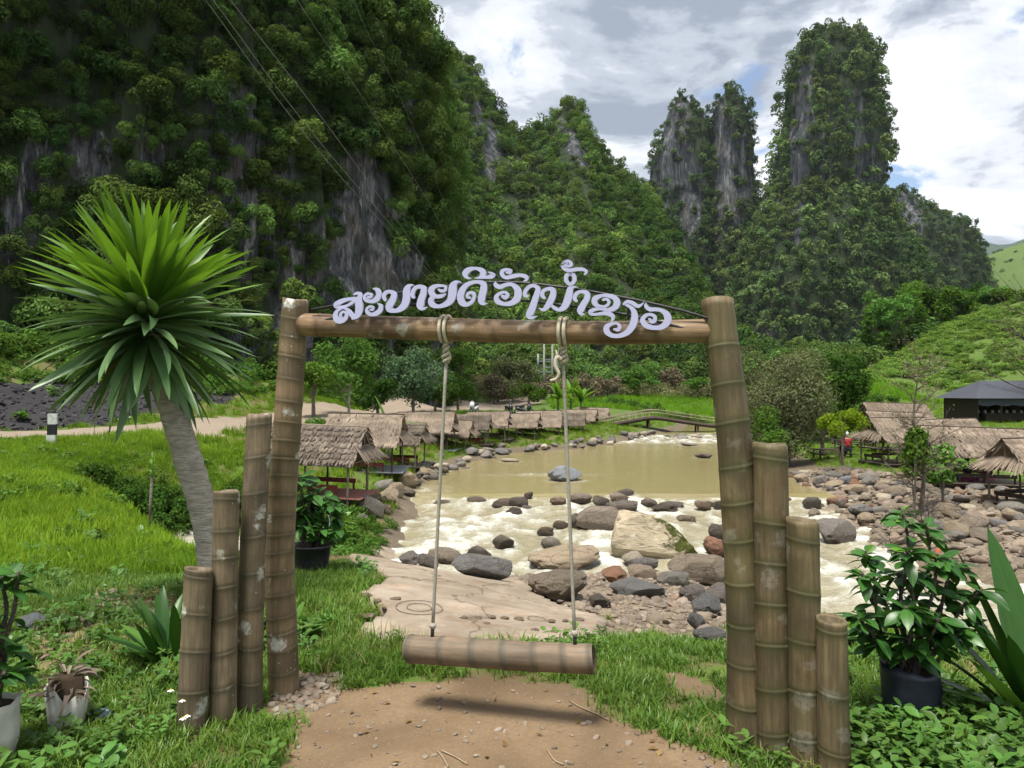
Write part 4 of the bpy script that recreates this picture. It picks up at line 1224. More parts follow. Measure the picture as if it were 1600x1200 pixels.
# ------------------------------------------------------------------ the swing
ROPE = Mat("cotton_rope"); _c = ROPE.coord()
_w = ROPE.noise(_c, 90.0, 3, 0.6)
ROPE = ROPE.done(ROPE.bsdf(ROPE.mix(_w, (0.30, 0.26, 0.19), (0.56, 0.51, 0.40)), 0.9, ROPE.bump(_w, 0.6, 0.004), 0.1))
GREYROPE = Mat("grey_rope"); _c = GREYROPE.coord()
_w = GREYROPE.noise(_c, 90.0, 3, 0.6)
GREYROPE = GREYROPE.done(GREYROPE.bsdf(GREYROPE.mix(_w, (0.20, 0.185, 0.155), (0.40, 0.37, 0.31)), 0.9, GREYROPE.bump(_w, 0.6, 0.004), 0.1))
swing = empty("swing", on_gate(785, 1140))
bpy.context.view_layer.update()
def into(o, par):
    o.parent = par; o.matrix_parent_inverse = par.matrix_world.inverted(); return o
me, Mx = culm_mesh("seat", [on_gate(640, 1014), on_gate(735, 1020), on_gate(830, 1026), on_gate(927, 1030)], 0.071, 0.070, [0.02, 0.20, 0.375, 0.54, 0.70, 0.85, 0.985], seed=5, bulge=0.02, both=True, hollow=True)
into(place("seat", me, Mx, BAM_S), swing)["label"] = "short thick bamboo log seat, worn grey-brown"
def rope(top, bot, beam_c, mirror=1):
    T0, B0 = on_gate(*top), on_gate(*bot)
    o = MB().tube(np.linspace(T0, B0, 12), 0.0085, 8).build("rope", GREYROPE, smooth=True)
    into(o, swing)
    C = on_gate(*beam_c)
    ax = on_gate(beam_c[0] + 30, beam_c[1] + 0.6) - C; ax /= np.linalg.norm(ax)
    up = np.array([0, 0, 1.0]); fw = np.cross(ax, up); fw /= np.linalg.norm(fw)
    mb = MB()
    for k in (-1, 1):
        a = np.linspace(0.5 * np.pi - 2.75, 0.5 * np.pi + 2.75, 40)
        ring = C + k * 0.0125 * ax + 0.0665 * np.cos(a)[:, None] * fw + 0.0665 * np.sin(a)[:, None] * up
        mb.tube(ring, 0.0095, 8)
    lo = mb.build("loop", ROPE, smooth=True); into(lo, o)
    # the two strands twist into a knot under the beam
    s = np.linspace(0, 1, 60)
    K0 = C - up * 0.062; K1 = T0
    mb = MB()
    for k in (0, np.pi):
        ang = s * 2 * np.pi * 1.9 + k
        rad = 0.010 + 0.007 * np.exp(-((s - 0.78) / 0.18) ** 2)
        pth = K0 + (K1 - K0) * s[:, None] + rad[:, None] * (np.cos(ang)[:, None] * ax + np.sin(ang)[:, None] * fw)
        mb.tube(pth, 0.0085, 8)
    kn = mb.build("knot", ROPE, smooth=True); into(kn, o)
    mb = MB()
    a = np.linspace(0, 2 * np.pi * 1.1, 30)
    bow = K0 + (K1 - K0) * 0.72 + np.cos(a)[:, None] * ax * 0.015 * mirror + np.sin(a)[:, None] * up * 0.022 + fw * (-0.014)
    bw = mb.tube(bow, 0.008, 8).build("bow", ROPE, smooth=True); into(bw, o)
    d = (B0 - T0) / np.linalg.norm(B0 - T0)
    mb = MB()
    s = np.linspace(0, 1, 9)
    mb.tube(B0 - d * 0.035 + np.outer(s, d) * 0.03, 0.010 + 0.008 * np.sin(s * np.pi), 10)
    into(mb.build("end_knot", GREYROPE, smooth=True), o)
    into(MB().tube([B0 - d * 0.01, B0 + d * 0.055], 0.0095, 10).build("eye_bolt", BLACKM, smooth=True), o)
    return o, K1
rope((697, 566), (676, 984), (697, 515))
o2, K1 = rope((880, 568), (898, 996), (881, 519), -1)
tl_ = catmull([on_gate(877, 562, .03), on_gate(870, 558, .04), on_gate(868, 572, .045), on_gate(873, 584, .045), on_gate(869, 592, .045), on_gate(860, 595, .045)], 8)
into(MB().tube(tl_, np.linspace(0.011, 0.007, len(tl_)), 7).build("loose_end", ROPE, smooth=True), o2)
tl_ = catmull([on_gate(870, 560, .04), on_gate(870, 553, .042), on_gate(868.5, 547, .04)], 8)
into(MB().tube(tl_, np.linspace(0.008, 0.004, len(tl_)), 7).build("frayed_end", ROPE, smooth=True), o2)
tag(swing, "bamboo log swing hung on two knotted ropes from the crossbeam", "swing")
# ------------------------------------------------------------------ boulders and cobbles
def stone_material():
    m = Mat("river_stone")
    oi = m.n("ShaderNodeObjectInfo"); c0 = oi.outputs["Color"]; r = oi.outputs["Random"]
    c = m.coord()
    mv = m.n("ShaderNodeVectorMath", operation='ADD'); m.put(mv.inputs[0], c)
    cr = m.n("ShaderNodeCombineXYZ"); m.put(cr.inputs[0], m.math('MULTIPLY', r, 23.0)); m.put(cr.inputs[1], m.math('MULTIPLY', r, 51.0))
    m.put(mv.inputs[1], cr.outputs[0]); v = mv.outputs[0]
    n1 = m.noise(v, 1.6, 6, 0.62, 0.3); n2 = m.noise(v, 9.0, 6, 0.7); vein = m.noise(m.map(v, (1, 1, 4.0), rot=(0.6, 0.4, 0)), 2.2, 5, 0.6, 0.8)
    col = m.mix(m.ramp(n1, [(0.32, 0), (0.7, 1)]), m.mix(0.5, c0, (0.07, 0.06, 0.05), 'MULTIPLY'), c0)
    col = m.mix(m.ramp(n1, [(0.32, 0.55), (0.66, 0)]), c0, m.mix(1.0, c0, (0.5, 0.47, 0.45), 'MULTIPLY'))
    col = m.mix(m.ramp(n2, [(0.50, 0), (0.72, 0.5)]), col, m.mix(1.0, c0, (1.45, 1.42, 1.38), 'MULTIPLY'))
    col = m.mix(m.ramp(vein, [(0.60, 0), (0.68, 0.35)]), col, m.mix(1.0, c0, (0.45, 0.42, 0.4), 'MULTIPLY'))
    spk = m.noise(v, 30.0, 4, 0.8)
    col = m.mix(m.ramp(spk, [(0.36, 0.6), (0.5, 0)]), col, m.mix(1.0, c0, (0.4, 0.38, 0.36), 'MULTIPLY'))
    ck = m.voro(m.mix(0.3, v, m.noise(v, 2.0, 5, col=True)), 1.3, feature='DISTANCE_TO_EDGE')
    col = m.mix(m.ramp(ck, [(0.004, 0.7), (0.02, 0)]), col, m.mix(1.0, c0, (0.3, 0.28, 0.26), 'MULTIPLY'))
    h = m.math('ADD', m.math('MULTIPLY_ADD', spk, 0.5, n2), m.math('MULTIPLY', n1, 1.2))
    wp = m.n("ShaderNodeSeparateXYZ"); m.put(wp.inputs[0], m.pos())
    lvl = m.math('MULTIPLY_ADD', m.math('MINIMUM', wp.outputs[1], 26.5), 0.0335, -2.87)      # river level along the reach
    wet = m.ramp(m.math('ADD', m.math('SUBTRACT', wp.outputs[2], lvl), m.math('MULTIPLY', m.math('SUBTRACT', n2, 0.5), 0.25)), [(0.10, 1), (0.17, 0)])
    col = m.mix(m.math('MULTIPLY', wet, 0.8), col, m.mix(1.0, col, (0.42, 0.38, 0.34), 'MULTIPLY'))
    return m.done(m.bsdf(col, m.math('MULTIPLY_ADD', n2, 0.3, 0.55), m.bump(h, 0.85, 0.09), 0.3))
STONE = stone_material()
def rock_mesh(name, seed, sub=4, rough=0.25, cuts=7, flat=1.0, coarse=False):
    bm = bmesh.new()
    bmesh.ops.create_icosphere(bm, subdivisions=sub, radius=1.0)
    r = np.random.default_rng(seed)
    V = np.array([v.co[:] for v in bm.verts])
    U = V / np.linalg.norm(V, axis=1)[:, None]
    rad = 1 + rough * fbm(U * 1.1 + seed * 3.1, 3, seed) + 0.17 * fbm(U * 2.6 + seed, 3, seed + 9) + 0.05 * fbm(U * 8.0 + seed, 2, seed + 10)
    V = U * rad[:, None]
    for k in range(cuts):
        d = r.normal(size=3); d /= np.linalg.norm(d)
        lim = r.uniform(0.55, 0.92)
        s = V @ d
        over = np.maximum(s - lim, 0)
        V -= (over * 0.86)[:, None] * d
    V *= 1 / np.abs(V).max(axis=0)
    for v, p in zip(bm.verts, V): v.co = p
    me = bpy.data.meshes.new(name); bm.to_mesh(me); bm.free()
    me.materials.append(STONE)
    for p in me.polygons: p.use_smooth = True
    me.set_sharp_from_angle(angle=math.radians(24 if sub > 2 else 40))
    return me
BOULD = [rock_mesh("boulder_shape", 200 + k, 4, 0.28, 6) for k in range(7)] + [rock_mesh("boulder_angular", 230 + k, 4, 0.32, 12) for k in range(5)]
COBB = [rock_mesh("cobble_shape", 260 + k, 2, 0.22, 4) for k in range(9)]
SC_ = {"tan": (0.33, 0.265, 0.185), "brown": (0.24, 0.195, 0.15), "dark": (0.13, 0.11, 0.09), "grey": (0.225, 0.205, 0.18), "slate": (0.19, 0.182, 0.175), "red": (0.30, 0.165, 0.105), "pale": (0.46, 0.40, 0.31), "blue": (0.24, 0.255, 0.28)}
nrock = 0
def rock_at(px, py, w, h, ck, label, group="boulders in and beside the river", shape=None, name="boulder", sink=0.34, yaw=None, deep=0.8, tiltx=0.0, hit=None):
    global nrock
    p = ground_hit(px, py) if hit is None else hit
    d = p[1]
    W = w / F * d; Hh_ = max(h / F * d, 0.04)
    r = random.Random(nrock * 7 + 3)
    sx, sy, sz = W / 2, W / 2 * deep * r.uniform(0.85, 1.1), Hh_ / 2 / (1 - sink * 0.5)
    o = add(name, (BOULD[shape] if shape is not None else r.choice(BOULD)), None, loc=(p[0], d + sy * 0.55, p[2] + sz * (1 - sink)),
            rot=(r.uniform(-.1, .1), r.uniform(-.12, .12) + tiltx, r.uniform(-.35, .35) if yaw is None else yaw), scale=(sx, sy, sz))
    c = SC_[ck]; j = r.uniform(0.85, 1.15)
    o.color = (c[0] * j, c[1] * j * r.uniform(.97, 1.03), c[2] * j * r.uniform(.95, 1.05), 1)
    tag(o, label, "rock", group)
    nrock += 1
    return o
RK = [
 (940,832,84,40,"brown","large red-brown boulder behind the mossy boulder"),
 (908,787,40,18,"brown","brown boulder at the upstream left end of the midstream pile"),
 (940,797,30,24,"dark","dark upright boulder in the midstream pile"),
 (968,785,32,13,"brown","low brown rock topping the midstream pile"),
 (974,806,54,24,"dark","dark brown slab-sided boulder in the midstream pile"),
 (873,790,28,15,"tan","tan rock breaking the lip of the rapids"),
 (827,780,18,12,"dark","small dark rock alone at the lip of the rapids"),
 (804,809,30,15,"dark","olive-dark rock surrounded by foam left of the right rope"),
 (788,858,38,24,"dark","dark angular rock standing in white water by the near bank"),
 (862,862,34,25,"grey","pointed grey-brown rock in white water between the ropes"),
 (852,836,28,12,"brown","flat brown rock awash upstream of the pointed rock"),
 (876,827,26,13,"brown","rounded brown rock beside the right rope"),
 (897,829,20,28,"dark","narrow dark rock leaning on the large red-brown boulder"),
 (884,893,122,34,"tan","long flat tan boulder at the water's edge"),
 (990,888,36,26,"pale","pale cream boulder in front of the mossy boulder"),
 (1008,894,48,21,"slate","grey slate wedge beside the pale cream boulder"),
 (960,911,42,25,"red","pinkish red boulder in the near rock pile"),
 (1006,906,50,20,"tan","tan rounded stone beside the pinkish red boulder"),
 (1098,913,98,44,"brown","big smooth brown boulder touching the right gate post"),
 (1122,872,52,30,"red","tilted reddish slab of rock by the right gate post"),
 (1122,848,32,30,"dark","dark round boulder behind the reddish slab"),
 (1016,795,28,18,"brown","brown rock in the weir above the mossy boulder"),
 (1040,804,42,19,"dark","black wet rock in the weir"),
 (1099,798,28,17,"tan","tan rock in the weir near the right gate post"),
 (1122,797,14,14,"dark","small dark rock in the weir beside the right gate post"),
 (1074,817,30,11,"tan","low tan stone below the weir"),
 (874,938,98,44,"brown","smooth brown boulder half buried in the gravel beyond the slab"),
 (752,906,98,40,"slate","broad dark slate boulder on the near bank"),
 (694,885,58,30,"brown","dark brown block above the slab's far edge"),
 (668,890,34,26,"grey","grey-brown stone leaning against the dark brown block"),
 (638,885,34,24,"grey","rough grey stone at the far tip of the slab"),
 (748,876,38,20,"dark","dark pointed shard of rock at the water's edge"),
 (939,950,38,22,"dark","dark striped stone lying on the gravel"),
 (1108,963,50,32,"slate","dark angular rock with pale top near the right gate post"),
 (1112,1008,56,24,"slate","dark slate rock at the edge of the grass by the right post"),
 (1090,985,30,26,"slate","blackish stone behind the dark slate rock"),
 (1003,935,98,30,"slate","wide layered grey rock in the gravel"),
 (1054,916,52,22,"grey","grey rounded rock above the layered rock"),
 (1084,944,46,30,"grey","grey-brown boulder in the near rock pile by the post"),
 (1124,951,44,40,"grey","upright grey boulder touching the right gate post"),
 (883,752,60,24,"blue","blue-grey boulder alone in the middle of the calm pool"),
 (797,722,32,6,"pale","pale flat stone just breaking the calm pool"),
 (1101,716,28,8,"dark","dark flat rock far out in the pool"),
 (1078,697,30,5,"grey","low grey rock in the pool below the bridge"),
 (578,808,42,34,"grey","wedge-shaped grey boulder below the nearest hut"),
 (606,791,36,30,"tan","domed tan boulder on the bank below the nearest huts"),
 (584,788,24,24,"tan","smaller tan boulder squeezed beside the domed one"),
 (600,802,22,15,"tan","low tan stone at the waterline below the nearest hut"),
 (638,761,36,29,"tan","round lichened boulder on the bank past the second hut"),
 (620,778,26,24,"tan","tan boulder between the domed and the round boulder"),
 (638,776,24,12,"dark","dark wet stone at the waterline"),
 (668,748,30,18,"tan","pale tan boulder at the start of the stone-lined bank"),
 (564,821,20,18,"grey","grey stone low on the bank beside the potted plant"),
 (550,829,26,13,"tan","flat tan stone by the potted plant"),
 (1313,852,64,40,"grey","big cracked grey boulder behind the right row of posts"),
 (1352,809,50,23,"slate","slate-grey flat boulder on the gravel bar"),
 (1360,819,40,16,"tan","tan flat boulder on the gravel bar edge"),
 (1312,792,34,15,"red","reddish boulder on the gravel bar"),
 (1271,796,28,19,"dark","dark boulder at the tip of the gravel bar"),
 (1275,808,24,13,"pale","pale round stone at the tip of the gravel bar"),
 (1342,773,36,16,"tan","tan boulder in the middle of the gravel bar"),
 (1337,762,20,13,"red","orange stone on the gravel bar"),
 (1324,758,18,15,"blue","bluish grey stone standing on the gravel bar"),
 (1360,760,22,16,"grey","grey boulder near the twiggy tree"),
 (1318,744,30,16,"tan","tan boulder at the back of the gravel bar"),
 (1285,758,26,15,"grey","grey boulder beside the still backwater"),
 (1253,754,24,15,"tan","tan boulder behind the right gate post"),
 (42,986,44,24,"blue","pale blue-grey stone lying in the grass at far left"),
]
for k, (px, py, w, h, ck, lb) in enumerate(RK):
    if "shard" in lb: rock_at(px, py, w, h, ck, lb, shape=8, tiltx=0.45)
    elif "reddish slab" in lb: rock_at(px, py, w, h, ck, lb, shape=1, tiltx=0.5, deep=0.5)
    else: rock_at(px, py, w, h, ck, lb)
# the mossy boulder
def mossy():
    m = Mat("mossy_boulder")
    c = m.coord(); g = m.n("ShaderNodeNewGeometry")
    n1 = m.noise(c, 1.4, 6, 0.6, 0.3); n2 = m.noise(c, 7.0, 6, 0.7); cr = m.noise(m.map(c, (1, 1, 2.4), rot=(0.3, 0.5, 0)), 2.0, 6, 0.65, 1.0)
    col = m.mix(m.ramp(n1, [(0.3, 0), (0.65, 1)]), (0.27, 0.225, 0.15), (0.43, 0.365, 0.255))
    col = m.mix(m.ramp(cr, [(0.40, 0.8), (0.47, 0)]), col, (0.14, 0.115, 0.08))
    col = m.mix(m.ramp(n2, [(0.52, 0), (0.7, 0.6)]), col, (0.47, 0.43, 0.34))
    s = m.n("ShaderNodeSeparateXYZ"); m.put(s.inputs[0], c)
    side = m.math('ADD', m.math('MULTIPLY', s.outputs[0], 0.9), m.math('MULTIPLY', s.outputs[2], 0.35))
    mm = m.ramp(m.math('ADD', side, m.math('MULTIPLY', m.math('SUBTRACT', m.noise(c, 4.5, 6, 0.75), 0.5), 2.2)), [(0.40, 0), (0.55, 1)])
    col = m.mix(mm, col, m.mix(n2, (0.022, 0.032, 0.006), (0.085, 0.095, 0.015)))
    h = m.math('ADD', n2, m.math('ADD', m.math('MULTIPLY', cr, 1.2), mm))
    return m.done(m.bsdf(col, 0.9, m.bump(h, 0.7, 0.06), 0.2))
MOSSM = mossy()
me = rock_mesh("mossy_shape", 301, 5, 0.22, 5); me.materials.clear(); me.materials.append(MOSSM)
p = ground_hit(1018, 882)
bld = add("mossy_boulder", me, None, loc=(p[0], p[1] + 0.75, p[2] + 0.42), rot=(0.05, 0.12, 0.15), scale=(1.24, 0.95, 0.72))
tag(bld, "largest pale boulder with dark moss on its right side, in the rapids", "rock", "boulders in and beside the river")
# cobbles one can count
r = np.random.default_rng(77)
def cobble(x, y, s, ck, label, group, flat=0.6, sink=0.35):
    z = max(h1(x, y), -9)
    o = add("cobble", COBB[int(r.integers(len(COBB)))], None, loc=(x, y, z + s * flat * (1 - sink)), rot=(r.uniform(-.25, .25), r.uniform(-.25, .25), r.uniform(0, 6.28)),
            scale=(s * r.uniform(0.85, 1.3), s * r.uniform(0.75, 1.05), s * flat * r.uniform(0.8, 1.2)))
    c = SC_[ck]; j = r.uniform(0.75, 1.2)
    o.color = (c[0] * j, c[1] * j, c[2] * j, 1)
    wd = {"tan": "tan", "grey": "grey", "brown": "brown", "pale": "whitish", "slate": "dark slate", "red": "reddish"}[ck]
    size = "large " if s > 0.33 else ("small " if s < 0.2 else "")
    tag(o, size + wd + " " + label, "rock", group)
KEYS = ["tan", "tan", "grey", "grey", "brown", "pale", "slate", "red", "grey"]
cnt = 0
while cnt < 125:
    x, y = r.uniform(9, 22), r.uniform(14, 33)
    if not in_poly(BAR, np.array([x]), np.array([y]))[0] or x / y > 0.72: continue
    cobble(x, y, r.uniform(0.10, 0.28) if r.random() < .82 else r.uniform(0.26, 0.44), KEYS[int(r.integers(9))], "rounded cobble on the gravel bar across the river", "cobbles of the gravel bar"); cnt += 1
LBANK = np.array([(-3.9,25.5),(-3.75,28),(-3.45,32),(-2.95,36.3),(-1.9,39.7),(-.6,43.3),(1.3,45.7),(3.3,46.9),(5.9,50.8),(8.7,55.3),(11,60)])
sg = np.r_[0, np.cumsum(np.linalg.norm(np.diff(LBANK, axis=0), axis=1))]
for k in range(85):
    s = r.uniform(0, sg[-1])
    x = np.interp(s, sg, LBANK[:, 0]) + r.normal(0, 0.33); y = np.interp(s, sg, LBANK[:, 1]) + r.normal(0, 0.3)
    cobble(x, y, r.uniform(0.14, 0.34), KEYS[int(r.integers(2, 7))], "stone lining the bank below the row of huts", "stones lining the left bank", 0.65, 0.2)
for k in range(32):        # rocks at the far rapids and weir
    if k < 18: x, y, s = r.uniform(11.5, 19), r.normal(56, 1.8), r.uniform(.15, .4)
    else: x, y, s = r.uniform(-2.5, 11), r.normal(25.3, 0.45), r.uniform(.15, .38)
    z = float(water_level(np.array([y]))[0])
    o = add("cobble", COBB[k % 9], None, loc=(x, y, z), rot=(0, 0, r.uniform(0, 6)), scale=(s * 1.3, s, s * 0.7))
    c = SC_[("dark", "brown", "grey")[k % 3]]; o.color = (*c, 1)
    tag(o, "dark stone in the far rapids by the footbridge" if k < 18 else "small dark stone along the lip of the weir", "rock", "stones in the far rapids" if k < 18 else "stones of the weir")
for k in range(38):
    x, y = r.uniform(14, 25), r.uniform(57, 66)
    if x < 13 + (y - 57) * .5: continue
    cobble(x, y, r.uniform(0.25, 0.55), ("tan", "pale", "grey")[k % 3], "stone heaped under the far end of the footbridge", "stones under the footbridge")
# white water where the river meets the stones
wst_ = np.array([[o.location.x, o.location.y, o.location.z, max(o.scale.x, .1)] for o in bpy.data.objects if o.name.split('.')[0] in ("boulder", "cobble", "mossy_boulder") and 12 < o.location.y < 62 and -5 < o.location.x < 19])
wst_ = wst_[np.abs(wst_[:, 2] - water_level(wst_[:, 1])) < 0.75]
_f = foam.copy(); _rp = rap.copy()
for x_, y_, z_, s_ in wst_:
    ax_ = np.where((rx > x_ - 3 * s_ - .5) & (rx < x_ + 3 * s_ + .5))[0]; ay_ = np.where((ry > y_ - 4.5 * s_ - .5) & (ry < y_ + 2 * s_ + .5))[0]
    if len(ax_) == 0 or len(ay_) == 0: continue
    sl_ = np.ix_(ay_, ax_)
    dx_, dy_ = RX[sl_] - x_, RY[sl_] - y_
    d_ = np.hypot(dx_, dy_)
    cal = 1.0 if (y_ < 26.5 or 50 < y_) else 0.55
    ring_ = np.exp(-((d_ - s_ * 0.95) / (0.22 * s_ + .07)) ** 2) * 0.8 * cal
    tail_ = np.exp(-(dx_ / (0.45 * s_ + .05)) ** 2) * (dy_ < 0) * np.exp(dy_ / (1.5 * s_ + .1)) * 0.7 * cal
    add_ = np.maximum(ring_, tail_) * (0.6 + 0.8 * fl2[sl_])
    _f[sl_] = np.clip(np.maximum(_f[sl_], add_), 0, 1); _rp[sl_] = np.maximum(_rp[sl_], np.clip(add_ * 1.1, 0, 1))
river.data.attributes["foam"].data.foreach_set("value", _f.astype(np.float32).ravel())
river.data.attributes["rap"].data.foreach_set("value", _rp.astype(np.float32).ravel())
# pebbles and grit nobody could count
PEBM = Mat("pebbles"); _r = PEBM.rand()
PEBM = PEBM.done(PEBM.bsdf(PEBM.mix(PEBM.noise(PEBM.coord(), 3.0, 3), PEBM.ramp(_r, [(0, (0.06, 0.048, 0.038)), (0.3, (0.15, 0.115, 0.08)), (0.55, (0.24, 0.185, 0.13)), (0.75, (0.12, 0.105, 0.09)), (0.9, (0.20, 0.12, 0.08)), (1, (0.36, 0.31, 0.25))]), (0.16, 0.13, 0.10)), 0.8, None, 0.3))
PEB = []
for k in range(5):
    m_ = rock_mesh("pebble_%d" % k, 320 + k, 2, 0.25, 4); m_.materials.clear(); m_.materials.append(PEBM)
    PEB.append(bpy.data.objects.new("pebble_%d" % k, m_))
def pebbles(name, poly, n, s0, s1, label, extra=None):
    lo, hi = poly.min(0), poly.max(0)
    q = r.uniform(lo, hi, (n, 2)); q = q[in_poly(poly, q[:, 0], q[:, 1])]
    if extra is not None: q = q[extra(q)]
    z = H(q[:, 0], q[:, 1])
    s = np.exp(r.uniform(np.log(s0), np.log(s1), len(q)))
    o = instancer(name, np.stack([q[:, 0], q[:, 1], z + s * 0.2], 1), euler_rand(len(q), r, 0.25), np.stack([s * r.uniform(.9, 1.5, len(q)), s, s * r.uniform(.4, .8, len(q))], 1), PEB)
    return tag(o, label, "pebbles", kind="stuff")
pebbles("gravel", GRAVEL, 14000, 0.008, 0.05, "loose brown gravel and pebbles between the slab and the boulders")
pebbles("gravel", GRAVEL, 380, 0.035, 0.09, "loose fist-sized stones in the brown gravel by the river")
pebbles("gravel", BAR, 9000, 0.05, 0.2, "cobbles and gravel filling the bar across the river", lambda q: q[:, 0] / q[:, 1] < 0.75)
pebbles("grit", DIRT, 420, 0.004, 0.017, "small pebbles strewn over the bare dirt under the swing")
pebbles("grit", BARE, 260, 0.006, 0.03, "pebbles around the foot of the lichen-spotted gate post")
pebbles("grit", DRY, 260, 0.01, 0.05, "small stones in the dry grass at left")
pebbles("grit", poly_world([(1085,1140),(1150,1120),(1200,1180),(1330,1195),(1400,1260),(1100,1230)]), 200, 0.006, 0.025, "pebbles around the feet of the right row of posts")
DRKM = Mat("dark_rubble")
DRKM = DRKM.done(DRKM.bsdf(DRKM.mix(DRKM.rand(), (0.012, 0.011, 0.013), (0.055, 0.052, 0.054)), 0.9, None, 0.2))
DRK = []
for k in range(4):
    m_ = rock_mesh("rubble_%d" % k, 340 + k, 2, 0.3, 8); m_.materials.clear(); m_.materials.append(DRKM)
    DRK.append(bpy.data.objects.new("rubble_%d" % k, m_))
q = np.stack([r.uniform(-36, -10, 5000), r.uniform(24, 50, 5000)], 1)
q = q[masks(q[:, 0], q[:, 1])["spoil"]]
s = np.exp(r.uniform(np.log(.03), np.log(.15), len(q)))
o = instancer("spoil_rubble", np.stack([q[:, 0], q[:, 1], H(q[:, 0], q[:, 1]) + s * .15], 1), euler_rand(len(q), r, 0.5), np.stack([s * 1.2, s, s * .7], 1), DRK)
tag(o, "dark broken rubble of the spoil heap beyond the road", "rubble", kind="stuff")
LITM = leafmat("fallen_leaf", (0.09, 0.055, 0.025), (0.26, 0.17, 0.07), .1)
LV = []
for k in range(3):
    V_, F_ = leaf_quads(np.zeros((1, 3)), np.array([[.2, .1 * k, 1.0]]), .05, .45, np.random.default_rng(k))
    LV.append(proto("fallen_leaf_%d" % k, V_, F_, LITM))
q = np.vstack([r.uniform((-2.6, 2.9), (2.6, 6.5), (900, 2))])
mq = masks(q[:, 0], q[:, 1]); q = q[(r.random(len(q)) < np.where(mq["dirt"], .35, .45)) & ~mq["slab"]]
o = instancer("leaf_litter", np.column_stack([q, H(q[:, 0], q[:, 1]) + .012]), euler_rand(len(q), r, .35), r.uniform(.4, 1.2, len(q)), LV)
tag(o, "fallen brown leaves and bits strewn about the gate", "litter", kind="stuff")
# stones and rings set into the slab
STUD = plain("stud_stone", (0.40, 0.30, 0.20), 0.8, 0.3)
for k, (px, py, s) in enumerate([(724,971,.030),(747,971,.028),(768,971,.032),(789,972,.032),(811,973,.036),(862,976,.030),(884,976,.026),(905,974,.04),(760,981,.03),(836,991,.03),(866,993,.03),(590,945,.03),(572,935,.05),(618,941,.04),(575,968,.05),(600,957,.02)]):
    p = ground_hit(px, py)
    o = add("stud_stone", COBB[k % 9], None, slab, loc=(p[0], p[1], p[2] + 0.028), rot=(0, 0, k), scale=(s * 1.1, s * 1.1, 0.012)); o.color = (0.38, 0.29, 0.2, 1)
for (px, py, ra) in ((655,956,.17),(655,956,.09),(839,973,.07)):
    p = ground_hit(px, py); a = np.linspace(0, 2 * np.pi, 40)
    xy = np.stack([p[0] + ra * np.cos(a), p[1] + ra * 1.25 * np.sin(a)], 1)
    P_ = np.column_stack([xy, H(xy[:, 0], xy[:, 1]) + 0.034])
    MB().tube(P_ - np.array([0, 0, .005]), 0.0028, 5, False).build("ring_mark", plain("ring_mark", (0.13, 0.10, 0.075), 0.9), slab, True)
# ------------------------------------------------------------------ thatched huts
def thatch_material(name, a, b, dk):
    m = Mat(name); c = m.coord()
    isl = m.n("ShaderNodeNewGeometry").outputs["Random Per Island"]
    col = m.mix(isl, a, b)
    col = m.mix(m.ramp(m.noise(c, 2.2, 5, 0.6), [(0.42, 0.6), (0.62, 0)]), col, dk)
    col = m.hsv(col, 0.5, 1.0, m.math('MULTIPLY_ADD', m.rand(), 0.35, 0.8))
    return m.done(m.bsdf(col, 0.95, m.bump(m.noise(c, 60.0, 3), 0.5, 0.01), 0.1))
TH_A = thatch_material("old_grey_thatch", (0.115, 0.092, 0.074), (0.225, 0.185, 0.148), (0.06, 0.048, 0.04))
TH_B = thatch_material("tan_thatch", (0.175, 0.138, 0.104), (0.30, 0.245, 0.19), (0.11, 0.085, 0.066))
WOODP = plain("grey_pole_wood", (0.20, 0.165, 0.125), 0.85, 0.2, var=0.4)
WOODD = plain("dark_wood", (0.055, 0.042, 0.034), 0.8, 0.2, var=0.4)
WOODR = plain("red_painted_wood", (0.16, 0.035, 0.026), 0.7, 0.3, var=0.4)
MAT_R = plain("faded_red_mat", (0.30, 0.135, 0.105), 0.85, 0.2)
MAT_B = plain("grey_blue_mat", (0.26, 0.28, 0.30), 0.85, 0.2)
STRAW = plain("straw", (0.33, 0.22, 0.12), 0.95, 0.1)
def thatch_strips(p00, p10, p01, p11, n, wid, lift, ragged, rr):
    """narrow strands covering the quad p00-p10 (top) / p01-p11 (bottom)"""
    p00, p10, p01, p11 = map(np.asarray, (p00, p10, p01, p11))
    nrm = np.cross(p10 - p00, p01 - p00); nrm = nrm / np.linalg.norm(nrm)
    if nrm[2] < 0: nrm = -nrm
    V = []; Fq = []
    for i in range(n):
        u = (i + rr.uniform(-.6, .6)) / n
        u = min(max(u, -0.01), 1.01)
        sk = rr.gauss(0, 0.02)
        top = p00 + (p10 - p00) * u; bot = p01 + (p11 - p01) * (u + sk)
        d = bot - top
        bot = bot + d * rr.gauss(0, ragged)
        l = lift * rr.uniform(0.4, 1.3)
        xd = (p10 - p00) / np.linalg.norm(p10 - p00) * wid * rr.uniform(0.6, 1.4) / 2
        b = len(V)
        V += [top - xd + nrm * 0.006, top + xd + nrm * 0.006, (top + bot) / 2 + xd + nrm * l * .6, (top + bot) / 2 - xd + nrm * l * .6, bot + xd * 0.5 + nrm * l, bot - xd * .5 + nrm * l]
        Fq += [(b, b + 1, b + 2, b + 3), (b + 3, b + 2, b + 4, b + 5)]
    return np.array(V), Fq
